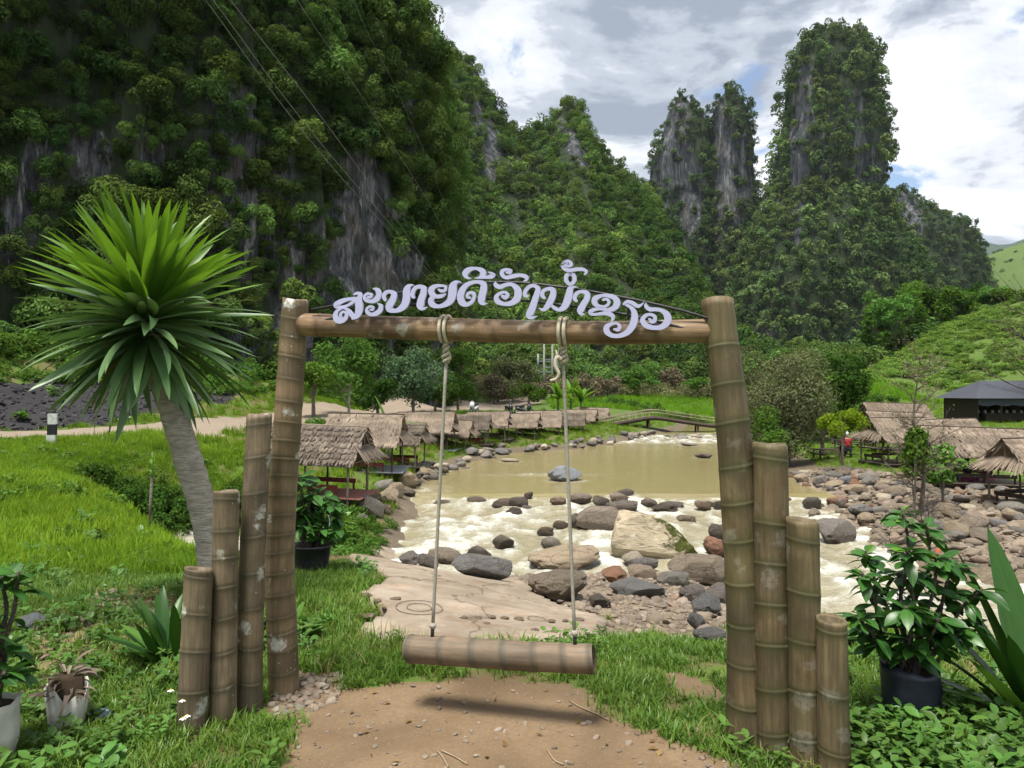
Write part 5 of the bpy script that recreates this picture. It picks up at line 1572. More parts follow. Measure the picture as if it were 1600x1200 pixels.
def make_hut(style, Lx=2.7, W=1.9, ridge=1.88, eave=0.98, apron=(1,), mat_col=None, seed=1, rows=7, red=True):
    rr = random.Random(seed)
    th = TH_A if style == "shaggy" else TH_B
    root = empty("thatched_hut")
    hw = W / 2 + 0.22; x0, x1 = -Lx / 2 - 0.12, Lx / 2 + 0.12
    ze = eave - 0.05
    roof = MB()
    for s in (-1, 1):          # the mat under the thatch
        roof.raw([(x0 + .03, 0, ridge - .035), (x1 - .03, 0, ridge - .035), (x1 - .03, s * (hw - .04), ze - .03), (x0 + .03, s * (hw - .04), ze - .03),
                  (x0 + .03, 0, ridge - .06), (x1 - .03, 0, ridge - .06), (x1 - .03, s * (hw - .04), ze - .055), (x0 + .03, s * (hw - .04), ze - .055)],
                 [(0, 1, 2, 3), (7, 6, 5, 4), (3, 2, 6, 7), (0, 4, 5, 1), (1, 5, 6, 2), (0, 3, 7, 4)])
    rf = roof.build("roof", th, root)
    lift = 0.055 if style == "shaggy" else 0.022
    rag = 0.10 if style == "shaggy" else 0.16
    for s in (-1, 1):
        for k in range(rows):
            t0 = max(0.0, (k - 0.25) / rows); t1 = (k + 1.12) / rows
            def q(x, t): return (x, s * hw * t, ridge + (ze - ridge) * t + 0.004 * (rows - k))
            V, Fq = thatch_strips(q(x0, t0), q(x1, t0), q(x0, t1), q(x1, t1), 130, 0.05, lift, rag, rr)
            mobj("thatch_row", V, Fq, th, rf)
    MB().tube([(x0 - .04, 0, ridge + .03), (x1 + .04, 0, ridge + .03)], 0.03, 6).build("ridge_pole", WOODD if style != "shaggy" else WOODP, rf, True)
    for e in apron:            # little awning under the gable
        xg = x1 if e > 0 else x0
        def q(y, t): return (xg - e * 0.10 + e * 0.42 * t, y, eave + 0.42 - 0.40 * t)
        V, Fq = thatch_strips(q(-hw * .62, 0), q(hw * .62, 0), q(-hw * .98, 1), q(hw * .98, 1), 70, 0.05, 0.02, 0.12, rr)
        mobj("gable_awning", V, Fq, th, rf)
    for e in (-1, 1):
        xg = (x1 - .07) if e > 0 else (x0 + .07)
        mb = MB()
        mb.tube([(xg, -hw + .08, ze - .08), (xg, 0, ridge - .09)], .018, 5).tube([(xg, hw - .08, ze - .08), (xg, 0, ridge - .09)], .018, 5).tube([(xg, -hw + .1, eave), (xg, hw - .1, eave)], .02, 5)
        mb.tube([(xg, 0, eave), (xg, 0, ridge - .09)], .014, 5)
        mb.build("gable_frame", WOODP, rf, True)
    for ix, x in enumerate((-Lx / 2 + .12, 0.0, Lx / 2 - .12)):
        for y in (-W / 2 + .06, W / 2 - .06):
            j = rr.uniform(-.03, .03)
            MB().tube([(x + j, y, -0.75), (x, y, eave + .02)], rr.uniform(.028, .042), 7).build("post", WOODP if rr.random() < .7 else WOODD, root, True)
    nb = 8
    flr = MB().box((0, -W / 2 + .08, -.05), (Lx, .07, .08)).box((0, W / 2 - .08, -.05), (Lx, .07, .08)).box((-Lx / 2 + .2, 0, -.05), (.08, W - .25, .06)).box((Lx / 2 - .2, 0, -.05), (.08, W - .25, .06)).build("platform", WOODD, root)
    for k in range(nb):
        y = -W / 2 + (k + .5) * W / nb
        MB().box((0.12 + rr.uniform(-.04, .04), y, 0.0), (Lx + 0.3, W / nb - .015, .024)).build("plank", mat_col or WOODP, flr)
    for y in (-W / 2 + .16, W / 2 - .16):
        b = MB().box((0.1, y, .27), (Lx * .6, .035, .13)).box((0.1 - Lx * .28, y, .11), (.05, .05, .19)).box((0.1 + Lx * .28, y, .11), (.05, .05, .19))
        b.build("bench_back", WOODR if red else WOODD, root)
    MB().box((-Lx / 2 + .12, 0, .27), (.035, W * .7, .13)).box((-Lx / 2 + .12, -W * .3, .11), (.05, .05, .19)).box((-Lx / 2 + .12, W * .3, .11), (.05, .05, .19)).build("bench_back", WOODR if red else WOODD, root)
    return root
HP = {"a": make_hut("shaggy", mat_col=MAT_R, seed=1), "b": make_hut("smooth", Lx=2.75, W=2.0, ridge=2.0, eave=1.0, mat_col=MAT_B, seed=2), "c": make_hut("smooth", Lx=2.5, W=1.7, ridge=1.75, eave=.95, seed=3, red=False),
      "d": make_hut("shaggy", Lx=2.5, W=1.7, ridge=1.75, eave=.95, seed=4), "e": make_hut("smooth", Lx=2.3, W=1.9, ridge=1.95, eave=1.02, apron=(-1, 1), seed=5, red=False), "f": make_hut("smooth", Lx=3.4, W=2.1, ridge=1.9, eave=1.0, apron=(), seed=6, red=False)}
used_h = set()
def hut(kind, apex, d, yaw, label, group, end=1):
    """apex: pixel of the ridge end nearest the river"""
    p = pix(apex[0], apex[1], d)
    src = HP[kind]
    o = src if kind not in used_h else copy_tree(src)
    used_h.add(kind)
    hl = {"a": 1.35, "b": 1.375, "c": 1.25, "d": 1.25, "e": 1.15, "f": 1.7}[kind] + .12
    rz = {"a": 1.88, "b": 2.0, "c": 1.75, "d": 1.75, "e": 1.95, "f": 1.9}[kind]
    o.location = (p[0] - end * hl * math.cos(yaw), p[1] - end * hl * math.sin(yaw), p[2] - rz - 0.03)
    hr = random.Random(int(apex[0]))
    o.rotation_euler = (hr.gauss(0, .014), hr.gauss(0, .02), yaw + hr.gauss(0, .05))
    o.scale = (hr.uniform(.94, 1.05), hr.uniform(.94, 1.06), hr.uniform(.97, 1.03))
    tag(o, label, "hut", group)
    return o
GL = "thatched huts along the left bank"
for kind, ax_, d, yaw, lb in [
    ("a", (571, 667), 22, -0.10, "nearest riverside hut with shaggy grey layered thatch and red floor"),
    ("b", (633, 648), 28.5, -0.08, "second riverside hut with smooth tan thatch behind the shaggy one"),
    ("d", (667, 660), 32, -0.10, "third riverside hut, low and small, with dark layered thatch"),
    ("b", (711, 643), 40, -0.10, "fourth riverside hut with broad tan roof behind the left rope"),
    ("c", (739, 656), 42, -0.12, "fifth riverside hut, small and low with tan thatch"),
    ("d", (767, 647), 44.3, -0.14, "sixth riverside hut with dark ribbed thatch"),
    ("c", (799, 642), 47, -0.16, "seventh riverside hut with smooth pointed gable below the parked scooters"),
    ("c", (844, 646), 49, -0.18, "eighth riverside hut, midway between the ropes"),
    ("b", (878, 642), 51.5, -0.20, "ninth riverside hut just left of the right rope"),
    ("d", (917, 646), 54.5, -0.25, "tenth riverside hut just right of the right rope"),
    ("c", (933, 640), 60, -0.2, "eleventh riverside hut behind the last one by the footbridge"),
    ("c", (950, 636), 66, -0.2, "farthest riverside hut at the left end of the footbridge")]:
    hut(kind, ax_, d, yaw, lb, GL)
GR = "thatched huts on the right bank"
hut("e", (1357, 651), 33, 0.10, "right-bank hut with straw awnings at both gables beside the twiggy tree", GR, end=-1)
hut("f", (1437, 667), 27.2, 0.02, "long tan right-bank hut with people sitting under it", GR, end=-1)
hut("f", (1346, 629), 43, 0.0, "right-bank hut farthest back, seen above the awning hut", GR, end=-1)
hut("c", (1436, 655), 36, 0.05, "right-bank hut peeping out behind the long tan hut", GR, end=-1)
hut("e", (1572, 683), 22.6, 0.12, "right-bank hut cut by the photo's right edge, open gable", GR, end=-1)
hut("c", (1352, 645), 38.5, 0.0, "right-bank hut directly behind the one with straw awnings", GR, end=-1)
for k, (px, py, d, yw) in enumerate([(1300, 716, 33, .05), (1262, 690, 40, 0.1), (1330, 700, 36, 0)]):
    p = ground_hit(px, py, False)
    t = empty("picnic_bench", p, yw)
    MB().box((0, 0, .42), (1.9, .8, .04)).build("table_top", WOODD, t)
    for s in (-1, 1):
        MB().box((0, s * .62, .25), (1.9, .22, .035)).build("seat", WOODD, t)
        MB().box((s * .75, 0, .2), (.06, 1.3, .05)).box((s * .75, -.35, .2), (.06, .06, .42)).box((s * .75, .35, .2), (.06, .06, .42)).build("leg", WOODD, t)
    tag(t, ["low dark wooden table with benches nearest the gravel bar", "dark wooden table with benches half hidden behind the grey-green tree", "dark wooden table with benches behind the lime shrub"][k], "picnic bench", "wooden benches on the right bank")

# ------------------------------------------------------------------ dark-roofed shelter
sh = empty("open_shelter", ground_hit(1555, 656, False), 0.0)
bpy.context.view_layer.update()
base = np.array(sh.location)
S = base[1] / F
TIN = plain("black_tin_roof", (0.045, 0.048, 0.062), 0.5, 0.45, var=0.3)
cxs = base[0]
rz_ = 1.6 + 14 * S - base[2]; ez_ = 1.6 - 10 * S - base[2]
mb = MB()
Lw, Rw = (1490 - 1555) * S, (1690 - 1555) * S
mb.raw([(Lw, -2.6, ez_), (Rw, -2.6, ez_), (Rw, 2.6, ez_), (Lw, 2.6, ez_), (Lw + 1.9, 0, rz_ + .15), (Rw - 1.9, 0, rz_ + .15)], [(0, 1, 5, 4), (2, 3, 4, 5), (3, 0, 4), (1, 2, 5), (3, 2, 1, 0)])
rf = mb.build("roof", TIN, sh)
V = []; 
nx = 40
xx = np.linspace(Lw + .4, Rw - .4, nx)
dz = 0.42 + 0.12 * np.abs(np.sin(np.arange(nx) * .55))
V = [(x, -2.2, ez_ - .01) for x in xx] + [(x, -2.25, ez_ - d_) for x, d_ in zip(xx, dz)]
mobj("awning_cloth", np.array(V), [(i, i + 1, nx + i + 1, nx + i) for i in range(nx - 1)], plain("dark_cloth", (0.06, 0.065, 0.085), 0.9), rf)
for x in np.linspace(Lw + .5, Rw - .5, 6):
    for y in (-2.0, 2.0):
        MB().tube([(x, y, -.2), (x, y, ez_ + .1)], .06, 8).build("post", WOODD, sh, True)
MB().box(((Lw + Rw) / 2, 2.1, (ez_) / 2), (Rw - Lw - 1, .06, ez_)).build("back_wall", WOODD, sh)
MB().box((Lw + .45, 0, ez_ / 2), (.05, 3.9, ez_)).build("side_wall", WOODD, sh)
MB().box(((Lw + Rw) / 2, -1.2, .45), (Rw - Lw - 2.4, .6, .08)).box(((Lw + Rw) / 2, -1.2, .2), (Rw - Lw - 3, .3, .5)).build("counter", WOODD, sh)
tag(sh, "open shelter with black hipped tin roof and hanging dark cloth on the meadow", "shelter")
for k in range(9):
    px = 1512 + k * 11
    o = MB().tube([(0, 0, 0), (0, 0, .2)], [.10, .08], 8).build("pot", plain("pale_pot", (0.35, 0.35, 0.33), .6), None, True, loc=(cxs + (px - 1555) * S, base[1] - 1.2, base[2] + .495))
    tag(o, "small pale pot on the counter inside the dark-roofed shelter", "pot", "pots in the shelter")
hs = empty("farmhouse", ground_hit(1078, 603, False))
MB().box((0, 0, .9), (5.0, 3.2, 1.8)).build("wall", plain("plank_wall", (0.16, 0.12, 0.09), .9), hs)
mb = MB().raw([(-2.9, -2.1, 1.7), (2.9, -2.1, 1.7), (2.9, 2.1, 1.7), (-2.9, 2.1, 1.7), (-2.7, 0, 2.9), (2.7, 0, 2.9)], [(0, 1, 5, 4), (2, 3, 4, 5), (3, 0, 4), (1, 2, 5), (3, 2, 1, 0)])
mb.build("roof", plain("rust_red_tin", (0.42, 0.22, 0.17), .6), hs)
tag(hs, "tiny far farmhouse with rust-pink roof at the edge of the rice field", "house")

# ------------------------------------------------------------------ footbridge
br = empty("footbridge", pix(1000, 660, 62))
bpy.context.view_layer.update()
deckp = [(925,668),(950,662),(985,655),(1020,650),(1060,655),(1110,662),(1170,667),(1240,668)]
D_ = 62.0
dk = catmull([pix(x, y, D_ + (x - 1000) * 0.012) for x, y in deckp], 10)
V = []
for p in dk:
    for yy, zz_ in ((-.6, 0), (.6, 0), (.6, -.16), (-.6, -.16)): V.append((p[0], p[1] + yy, p[2] + zz_))
n = len(dk); Fq = []
for i in range(n - 1):
    for j in range(4): Fq.append((i * 4 + j, i * 4 + (j + 1) % 4, (i + 1) * 4 + (j + 1) % 4, (i + 1) * 4 + j))
BRW = plain("old_bamboo_deck", (0.13, 0.105, 0.08), .9, .2, var=.45)
into(mobj("deck", np.array(V), Fq, BRW), br)
for yy in (-.55, .55):
    for hh_ in (.28, .52):
        into(MB().tube(dk + np.array([0, yy, hh_]), .03, 5).build("rail", plain("rail_bamboo", (0.24, 0.20, 0.15), .9), smooth=True), br)
    into(MB().tube(dk + np.array([0, yy * .8, -.24]), .09, 6).build("beam", WOODD, smooth=True), br)
    for i in range(0, n, 3):
        p = dk[i]
        into(MB().tube([p + np.array([0, yy, -.2]), p + np.array([random.uniform(-.05, .05), yy, .62 + random.uniform(-.05, .08)])], .026, 5).build("baluster", BRW, smooth=True), br)
for i in (12, 28, 46, 62):
    p = dk[min(i, n - 1)]
    into(MB().tube([p + np.array([0, -.4, -.1]), (p[0], p[1] - .5, -2.6)], .08, 6).tube([p + np.array([0, .4, -.1]), (p[0], p[1] + .5, -2.6)], .08, 6).build("trestle", WOODD, smooth=True), br)
tag(br, "slender humpbacked bamboo footbridge crossing the upper river", "bridge")
# ------------------------------------------------------------------ leaves, one mesh per shape
def blade_mesh(name, L, W, droop, mat, segs=9, fold=0.25, peak=0.35, twist=0.0, tipw=0.02, curl=1.6):
    """a long leaf along +X, bending down; local Z up"""
    t = np.linspace(0, 1, segs + 1)
    ang = -droop * t ** curl
    dx = np.cos(ang); dz = np.sin(ang)
    x = np.r_[0, np.cumsum((dx[1:] + dx[:-1]) / 2)] * L / segs
    z = np.r_[0, np.cumsum((dz[1:] + dz[:-1]) / 2)] * L / segs
    w = W * np.clip(np.minimum(0.55 + t / peak * 0.45, 1.0) * np.clip((1 - t) / (1 - peak), 0, 1) ** 0.62, tipw * 0.5, 1)
    V = []
    for i in range(segs + 1):
        tw = twist * t[i]
        for s in (-1, 0, 1):
            y = s * w[i] / 2
            up = fold * abs(y)
            V.append((x[i] - math.sin(ang[i]) * up, y * math.cos(tw), z[i] + math.cos(ang[i]) * up + y * math.sin(tw)))
    Fq = []
    for i in range(segs):
        for j in range(2): Fq.append((i * 3 + j, (i + 1) * 3 + j, (i + 1) * 3 + j + 1, i * 3 + j + 1))
    me = make_mesh(name, np.array(V), Fq, True)
    me.materials.append(mat)
    return me
def oval_mesh(name, L, W, mat, cup=0.12, obov=0.62, segs=7, droop=0.35):
    t = np.linspace(0, 1, segs + 1)
    w = W * np.sin(np.pi * np.clip(t, 0, 1) ** (math.log(0.5) / math.log(obov))) ** 0.8
    V = []
    for i in range(segs + 1):
        for s in (-1, 0, 1):
            y = s * w[i] / 2
            V.append((t[i] * L, y, cup * abs(y) * 2 - droop * L * (t[i] - .1) ** 2))
    Fq = []
    for i in range(segs):
        for j in range(2): Fq.append((i * 3 + j, (i + 1) * 3 + j, (i + 1) * 3 + j + 1, i * 3 + j + 1))
    me = make_mesh(name, np.array(V), Fq, True)
    me.materials.append(mat)
    return me
def nearleaf(name, dark, light, gloss=0.5, rough=0.35, transl=0.25, edge=None, vein=False):
    m = Mat(name)
    r = m.rand(); c = m.coord()
    col = m.mix(r, dark, light)
    col = m.mix(m.ramp(m.noise(m.map(c, (3, 40, 3)), 1.5, 4), [(0.35, 0.3), (0.6, 0)]), col, (dark[0] * .6, dark[1] * .6, dark[2] * .6))
    s = m.n("ShaderNodeSeparateXYZ"); m.put(s.inputs[0], c)
    if vein:
        col = m.mix(m.ramp(m.math('ABSOLUTE', s.outputs[1]), [(0.0008, 0.5), (0.0025, 0)]), col, (light[0] * 1.5, light[1] * 1.4, light[2] * 1.5))
    d = m.n("ShaderNodeBsdfDiffuse"); m.put(d.inputs[0], col)
    t = m.n("ShaderNodeBsdfTranslucent"); m.put(t.inputs[0], m.mix(0.5, col, (light[0] * 1.6, light[1] * 1.5, light[2] * .5)))
    sh = m.mixs(transl, d.outputs[0], t.outputs[0])
    g = m.n("ShaderNodeBsdfGlossy"); g.inputs["Roughness"].default_value = rough
    fr = m.n("ShaderNodeLayerWeight"); fr.inputs[0].default_value = 0.5
    sh = m.mixs(m.math('MULTIPLY_ADD', m.math('POWER', fr.outputs[1], 4.0), gloss * 0.6, 0.06 * gloss), sh, g.outputs[0])
    return m.done(sh)
def bark(name, a, b, ring=0.0, s=6.0):
    m = Mat(name); c = m.coord()
    n1 = m.noise(m.map(c, (1, 1, 2.5)), s, 6, 0.65, 0.3); n2 = m.noise(m.map(c, (1, 1, 9.0)), s * 1.4, 4, 0.6, 0.4)
    col = m.mix(m.ramp(n1, [(0.32, 0), (0.68, 1)]), a, b)
    col = m.mix(m.math('MULTIPLY', m.ramp(n2, [(0.42, 1), (0.55, 0)]), 0.55), col, (a[0] * .55, a[1] * .55, a[2] * .55))
    return m.done(m.bsdf(col, 0.9, m.bump(m.math('ADD', n1, n2), 0.6, 0.02), 0.15))
BARK = bark("grey_bark", (0.10, 0.085, 0.066), (0.25, 0.22, 0.185))
BARKP = bark("ringed_pale_bark", (0.27, 0.24, 0.20), (0.44, 0.40, 0.345), s=9.0)
BARKD = bark("dark_bark", (0.045, 0.038, 0.03), (0.13, 0.11, 0.09))

# ------------------------------------------------------------------ the palm-like tree
DRA_U = nearleaf("young_sword_leaf", (0.055, 0.13, 0.014), (0.125, 0.25, 0.022), 0.5, 0.38, 0.34)
DRA_L = nearleaf("old_sword_leaf", (0.058, 0.13, 0.042), (0.115, 0.21, 0.07), 0.7, 0.36, 0.16)
DRA_Y = nearleaf("withered_sword_leaf", (0.16, 0.12, 0.02), (0.28, 0.20, 0.05), 0.3, 0.5, 0.2)
def at_pix(px, py, d): return pix(px, py, d)
Dd = 5.5
palm = empty("dracaena_tree", (pix(332, 955, Dd)[0], Dd, h1(pix(332, 955, Dd)[0], Dd)))
bpy.context.view_layer.update()
tp = catmull([at_pix(336, 980, Dd), at_pix(330, 880, Dd), at_pix(318, 800, Dd), at_pix(296, 725, Dd), at_pix(272, 650, Dd), at_pix(250, 580, Dd), at_pix(232, 525, Dd)], 10)
rad = np.interp(np.linspace(0, 1, len(tp)), [0, .5, 1], [0.088, 0.098, 0.075]) * (1 + 0.03 * np.sin(np.arange(len(tp)) * 2.1))
into(MB().tube(tp, rad, 16).build("trunk", BARKP, smooth=True), palm)
core = at_pix(230, 505, Dd)
rr = np.random.default_rng(8)
UPS = [blade_mesh("sword_leaf_young", 1, 0.062, dr, DRA_U, fold=0.5, peak=0.4) for dr in (0.05, 0.15, 0.28, 0.4)]
LOWS = [blade_mesh("sword_leaf_old", 1, 0.066, dr, DRA_L, fold=0.4, peak=0.4) for dr in (0.1, 0.2, 0.32, 0.45)]
WITH = [blade_mesh("sword_leaf_withered", 1, 0.05, dr, DRA_Y, fold=0.7, peak=0.4, twist=.6) for dr in (0.3, 0.8)]
nl = 270
for k in range(nl):
    f = (k + 0.5) / nl
    pol = (0.06 + 2.42 * f ** 0.9) + rr.normal(0, 0.08)        # angle from straight up
    az = k * 2.39996 + rr.normal(0, 0.2)
    L_ = (0.80 - 0.03 * math.cos(pol * 1.2)) * rr.uniform(0.84, 1.12) * (0.86 if pol > 2.2 else 1.0)
    if k < 10: L_ *= 0.85
    el = math.pi / 2 - pol
    old = pol > 1.25 + rr.normal(0, .12)
    if pol > 2.25 and rr.random() < .14: me = WITH[k % 2]
    elif old: me = LOWS[int(rr.integers(4))]
    else: me = UPS[int(rr.integers(4))]
    d0 = np.array([math.cos(el) * math.cos(az), math.cos(el) * math.sin(az), math.sin(el)])
    loc = core + d0 * 0.05 + np.array([0, 0, 0.13 * math.cos(pol)])
    zax = np.array([0, 0, 1.0]) if abs(el) < 1.5 else np.array([-math.cos(az), -math.sin(az), 0])
    X = Vector(d0); Y = Vector(zax).cross(X); Y.normalize(); Z = X.cross(Y)
    Rm = Matrix((X, Y, Z)).transposed()
    roll = Matrix.Rotation(rr.normal(0, 0.35), 3, 'X')
    o = add("leaf", me)
    o.matrix_world = Matrix.Translation(Vector(loc)) @ (Rm @ roll).to_4x4() @ Matrix.Diagonal((L_, 1.35 * rr.uniform(.85, 1.15), 1.0, 1))
    into(o, palm)
tag(palm, "palm-like tree with a big ball of sword leaves on a leaning grey trunk", "tree")

# ------------------------------------------------------------------ sword-leaved clumps
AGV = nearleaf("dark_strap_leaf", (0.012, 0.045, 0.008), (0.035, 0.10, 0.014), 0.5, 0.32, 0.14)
AGV2 = nearleaf("strap_leaf_light_green", (0.03, 0.09, 0.015), (0.085, 0.19, 0.03), 0.5, 0.35, 0.25)  # lighter green strap leaf, used on a few blades
def clump(name, base, leaves, label, cat="plant"):
    root = empty(name, base)
    bpy.context.view_layer.update()
    for (az, el, L_, W_, dr, mt, off) in leaves:
        me = blade_mesh("strap_leaf", L_, W_ * 1.35, dr, mt, fold=0.3, peak=0.5)
        d0 = Vector((math.cos(el) * math.cos(az), math.cos(el) * math.sin(az), math.sin(el)))
        X = d0; Y = Vector((0, 0, 1)).cross(X)
        Y = Y.normalized() if Y.length > .05 else Vector((-math.sin(az), math.cos(az), 0)); Z = X.cross(Y)
        o = add("leaf", me, None, root)
        o.matrix_local = Matrix.Translation(Vector((off[0], off[1], -.02))) @ Matrix((X, Y, Z)).transposed().to_4x4()
    return tag(root, label, cat)
bs = pix(262, 1040, 4.5); bs[2] = h1(bs[0], bs[1])
lv = []
q_ = random.Random(4)
for k in range(15):
    az = math.radians(q_.uniform(60, 300)) if k % 3 else math.radians(q_.uniform(150, 215))
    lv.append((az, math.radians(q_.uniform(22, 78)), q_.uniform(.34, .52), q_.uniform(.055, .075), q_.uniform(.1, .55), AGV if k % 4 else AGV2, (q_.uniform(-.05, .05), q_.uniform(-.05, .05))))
clump("strap_leaf_plant", bs, lv, "dark strap-leaved clump in the grass behind the lowest left bamboo post")
bs = pix(1622, 1080, 3.6); bs[2] = h1(bs[0], bs[1])
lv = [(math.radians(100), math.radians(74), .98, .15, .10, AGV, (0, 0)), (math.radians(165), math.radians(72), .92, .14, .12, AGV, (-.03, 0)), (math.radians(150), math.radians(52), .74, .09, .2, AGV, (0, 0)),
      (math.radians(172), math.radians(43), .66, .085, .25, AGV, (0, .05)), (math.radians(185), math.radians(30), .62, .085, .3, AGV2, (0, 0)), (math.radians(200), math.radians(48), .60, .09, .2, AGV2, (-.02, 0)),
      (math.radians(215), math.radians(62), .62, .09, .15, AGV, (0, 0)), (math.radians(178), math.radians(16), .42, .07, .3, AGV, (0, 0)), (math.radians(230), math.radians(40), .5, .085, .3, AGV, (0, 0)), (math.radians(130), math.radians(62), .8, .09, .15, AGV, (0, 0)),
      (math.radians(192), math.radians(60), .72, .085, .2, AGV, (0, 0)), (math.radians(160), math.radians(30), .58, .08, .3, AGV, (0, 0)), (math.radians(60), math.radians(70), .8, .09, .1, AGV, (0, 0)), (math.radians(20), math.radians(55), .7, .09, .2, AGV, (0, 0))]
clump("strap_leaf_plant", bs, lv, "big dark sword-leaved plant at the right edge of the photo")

# ------------------------------------------------------------------ potted thorn bushes
POT_B = plain("dark_blue_plastic", (0.014, 0.016, 0.034), 0.42, 0.5, var=0.3, scale=8)
POT_K = plain("black_plastic", (0.014, 0.015, 0.019), 0.4, 0.5, var=0.2)
POT_W = plain("dirty_white_plastic", (0.50, 0.49, 0.43), 0.6, 0.35, var=0.3, scale=7)
THORN = bark("thorny_stem", (0.05, 0.042, 0.036), (0.20, 0.165, 0.14), s=40.0)
EUP = nearleaf("thorn_bush_leaf", (0.016, 0.062, 0.012), (0.05, 0.145, 0.022), 0.45, 0.35, 0.22, vein=True)
EUP_L = nearleaf("thorn_bush_young_leaf", (0.07, 0.17, 0.02), (0.13, 0.27, 0.03), 0.4, 0.38, 0.35, vein=True)
SOILM = plain("potting_soil", (0.05, 0.036, 0.024), 0.95, 0.1)
FLW = plain("coral_flower", (0.75, 0.18, 0.10), 0.6)
def pot_mesh(parent, r0, r1, h, mat, bag=False):
    a = np.linspace(0, 2 * np.pi, 36, endpoint=False)
    prof = [(r0 * .0, 0), (r0, 0), (r0 * 1.01, h * .04), ((r0 + r1) / 2, h * .5), (r1, h * .9), (r1 * 1.06, h * .905), (r1 * 1.07, h * .995), (r1 * 1.02, h), (r1 * .96, h * .985), (r1 * .95, h * .88), (0, h * .88)]
    if bag: prof = [(0, 0), (r0, 0), (r0 * 1.03, h * .1), (r1 * .98, h * .35), (r1 * 1.03, h * .6), (r1, h * .85), (r1 * 1.02, h), (r1 * .98, h * .99), (r1 * .96, h * .85), (0, h * .85)]
    V = []
    for rad_, z in prof:
        wob = 1 + (0.035 * np.sin(3 * a + z * 19) + 0.02 * np.sin(7 * a + z * 31) if bag else 0 * a)
        zz_ = z + (0.012 * np.sin(2 * a + 1) + .006 * np.sin(9 * a) if bag and z > h * .9 else 0 * a)
        V += [(rad_ * w_ * math.cos(t_), rad_ * w_ * math.sin(t_), z_) for w_, t_, z_ in zip(wob, a, zz_)]
    o = mobj("pot", np.array(V), [tuple(map(int, f_)) for f_ in grid_faces(36, len(prof), True)], mat, parent, True)
    b = np.linspace(0, 2 * np.pi, 24, endpoint=False)
    mobj("soil", np.vstack([np.stack([r1 * .95 * np.cos(b), r1 * .95 * np.sin(b), np.full(24, h * .89)], 1), [[0, 0, h * .905]]]), [(j, (j + 1) % 24, 24) for j in range(24)], SOILM, parent)
    return o
OV = [oval_mesh("thorn_leaf", 0.105, 0.046, EUP, droop=d_) for d_ in (.1, .4, .8)]
OVL = [oval_mesh("thorn_leaf_young", 0.085, 0.036, EUP_L, droop=d_) for d_ in (0, .3)]
def stem_path(b, tip, wob, q):
    b = np.array(b); tip = np.array(tip)
    m1 = b + (tip - b) * .35 + np.array([q.gauss(0, wob), q.gauss(0, wob), 0.02]); m2 = b + (tip - b) * .7 + np.array([q.gauss(0, wob), q.gauss(0, wob), .01])
    return catmull([b, m1, m2, tip], 8)
def thorny(P_, r_, q):
    V, Fq = tube(P_, np.linspace(r_ * 1.25, r_ * .75, len(P_)), 8)
    mb = MB().raw(V, Fq)
    T, N_, B_ = frames(P_)
    for i in range(len(P_)):
        for k in range(4):
            a = q.uniform(0, 6.28); d = N_[i] * math.cos(a) + B_[i] * math.sin(a)
            c = P_[i] + d * r_ * .8; s = np.cross(T[i], d)
            mb.raw([c - s * .0016, c + s * .0016, c + T[i] * .003, c + d * .013], [(0, 1, 3), (1, 2, 3), (2, 0, 3)])
    return mb
def thorn_bush(base, pr0, pr1, ph, potmat, tips, scale, label, seed, bag=False, dense=1.0, zbase=None):
    q = random.Random(seed)
    root = empty("potted_plant", base)
    bpy.context.view_layer.update()
    pot_mesh(root, pr0, pr1, ph, potmat, bag)
    allst = []
    for (x, y, z) in tips:
        P_ = stem_path((x * .22 + q.gauss(0, .02), y * .25 + q.gauss(0, .02), ph * .85), (x, y, z), .02 * scale, q)
        thorny(P_, .0085 * scale, q).build("stem", THORN, root, True)
        allst.append(P_)
        n_end = int(17 * dense)
        for k in range(n_end + int(14 * dense)):
            end = k < n_end
            t = 1 - q.random() * (.12 if end else .62)
            i = min(int(t * (len(P_) - 1)), len(P_) - 1)
            p = P_[i]
            az = k * 2.4 + q.gauss(0, .3)
            el = q.uniform(-.25, .75) if end else q.uniform(-.4, .4)
            young = end and k % 4 == 0 and t > .95
            me = OVL[k % 2] if young else OV[k % 3]
            s = scale * q.uniform(.7, 1.25) * (.8 if young else 1)
            o = add("leaf", me, None, root, loc=p, rot=(q.gauss(0, .3), -el, az), scale=s)
    return root, q
b0 = pix(1422, 1131, 3.64); b0[2] = h1(b0[0], b0[1]) - .01
tips = [(-.23, .0, .72), (-.16, .12, .80), (-.28, -.05, .52), (-.06, -.08, .86), (-.01, .05, 1.02), (.10, -.05, .82), (.13, .1, .94), (.20, 0, .76), (.31, -.06, .66), (.24, .1, .60), (-.10, -.15, .60), (.05, -.16, .55), (.18, -.12, .48), (-.20, .08, .42), (0, .12, .7), (.30, .05, .45), (-.04, -.10, .40)]
pp, q = thorn_bush(b0, .115, .128, .285, POT_B, tips, 1.0, "", 31, True, 1.0)
for (x, y, z) in ((.10, -.06, .84), (.12, -.08, .80)):
    MB().box((x, y, z), (.018, .004, .016)).box((x, y, z), (.004, .018, .016)).build("flower", FLW, pp)
tag(pp, "leafy thorn bush in a dark blue bag pot right of the gate", "potted plant")
b0 = pix(487, 899, 6.85); b0[2] = h1(b0[0], b0[1]) - .01
tips = [(-.13, 0, .92), (-.02, .05, .82), (.05, -.05, .74), (.12, .05, .68), (.2, -.05, .62), (-.1, -.1, .62), (-.16, .05, .7), (.03, .1, .58), (.25, .05, .5), (-.03, -.12, .45), (.28, -.1, .40), (.14, -.12, .42)]
pp, q = thorn_bush(b0, .135, .175, .27, POT_K, tips, 1.45, "", 37, False, .62)
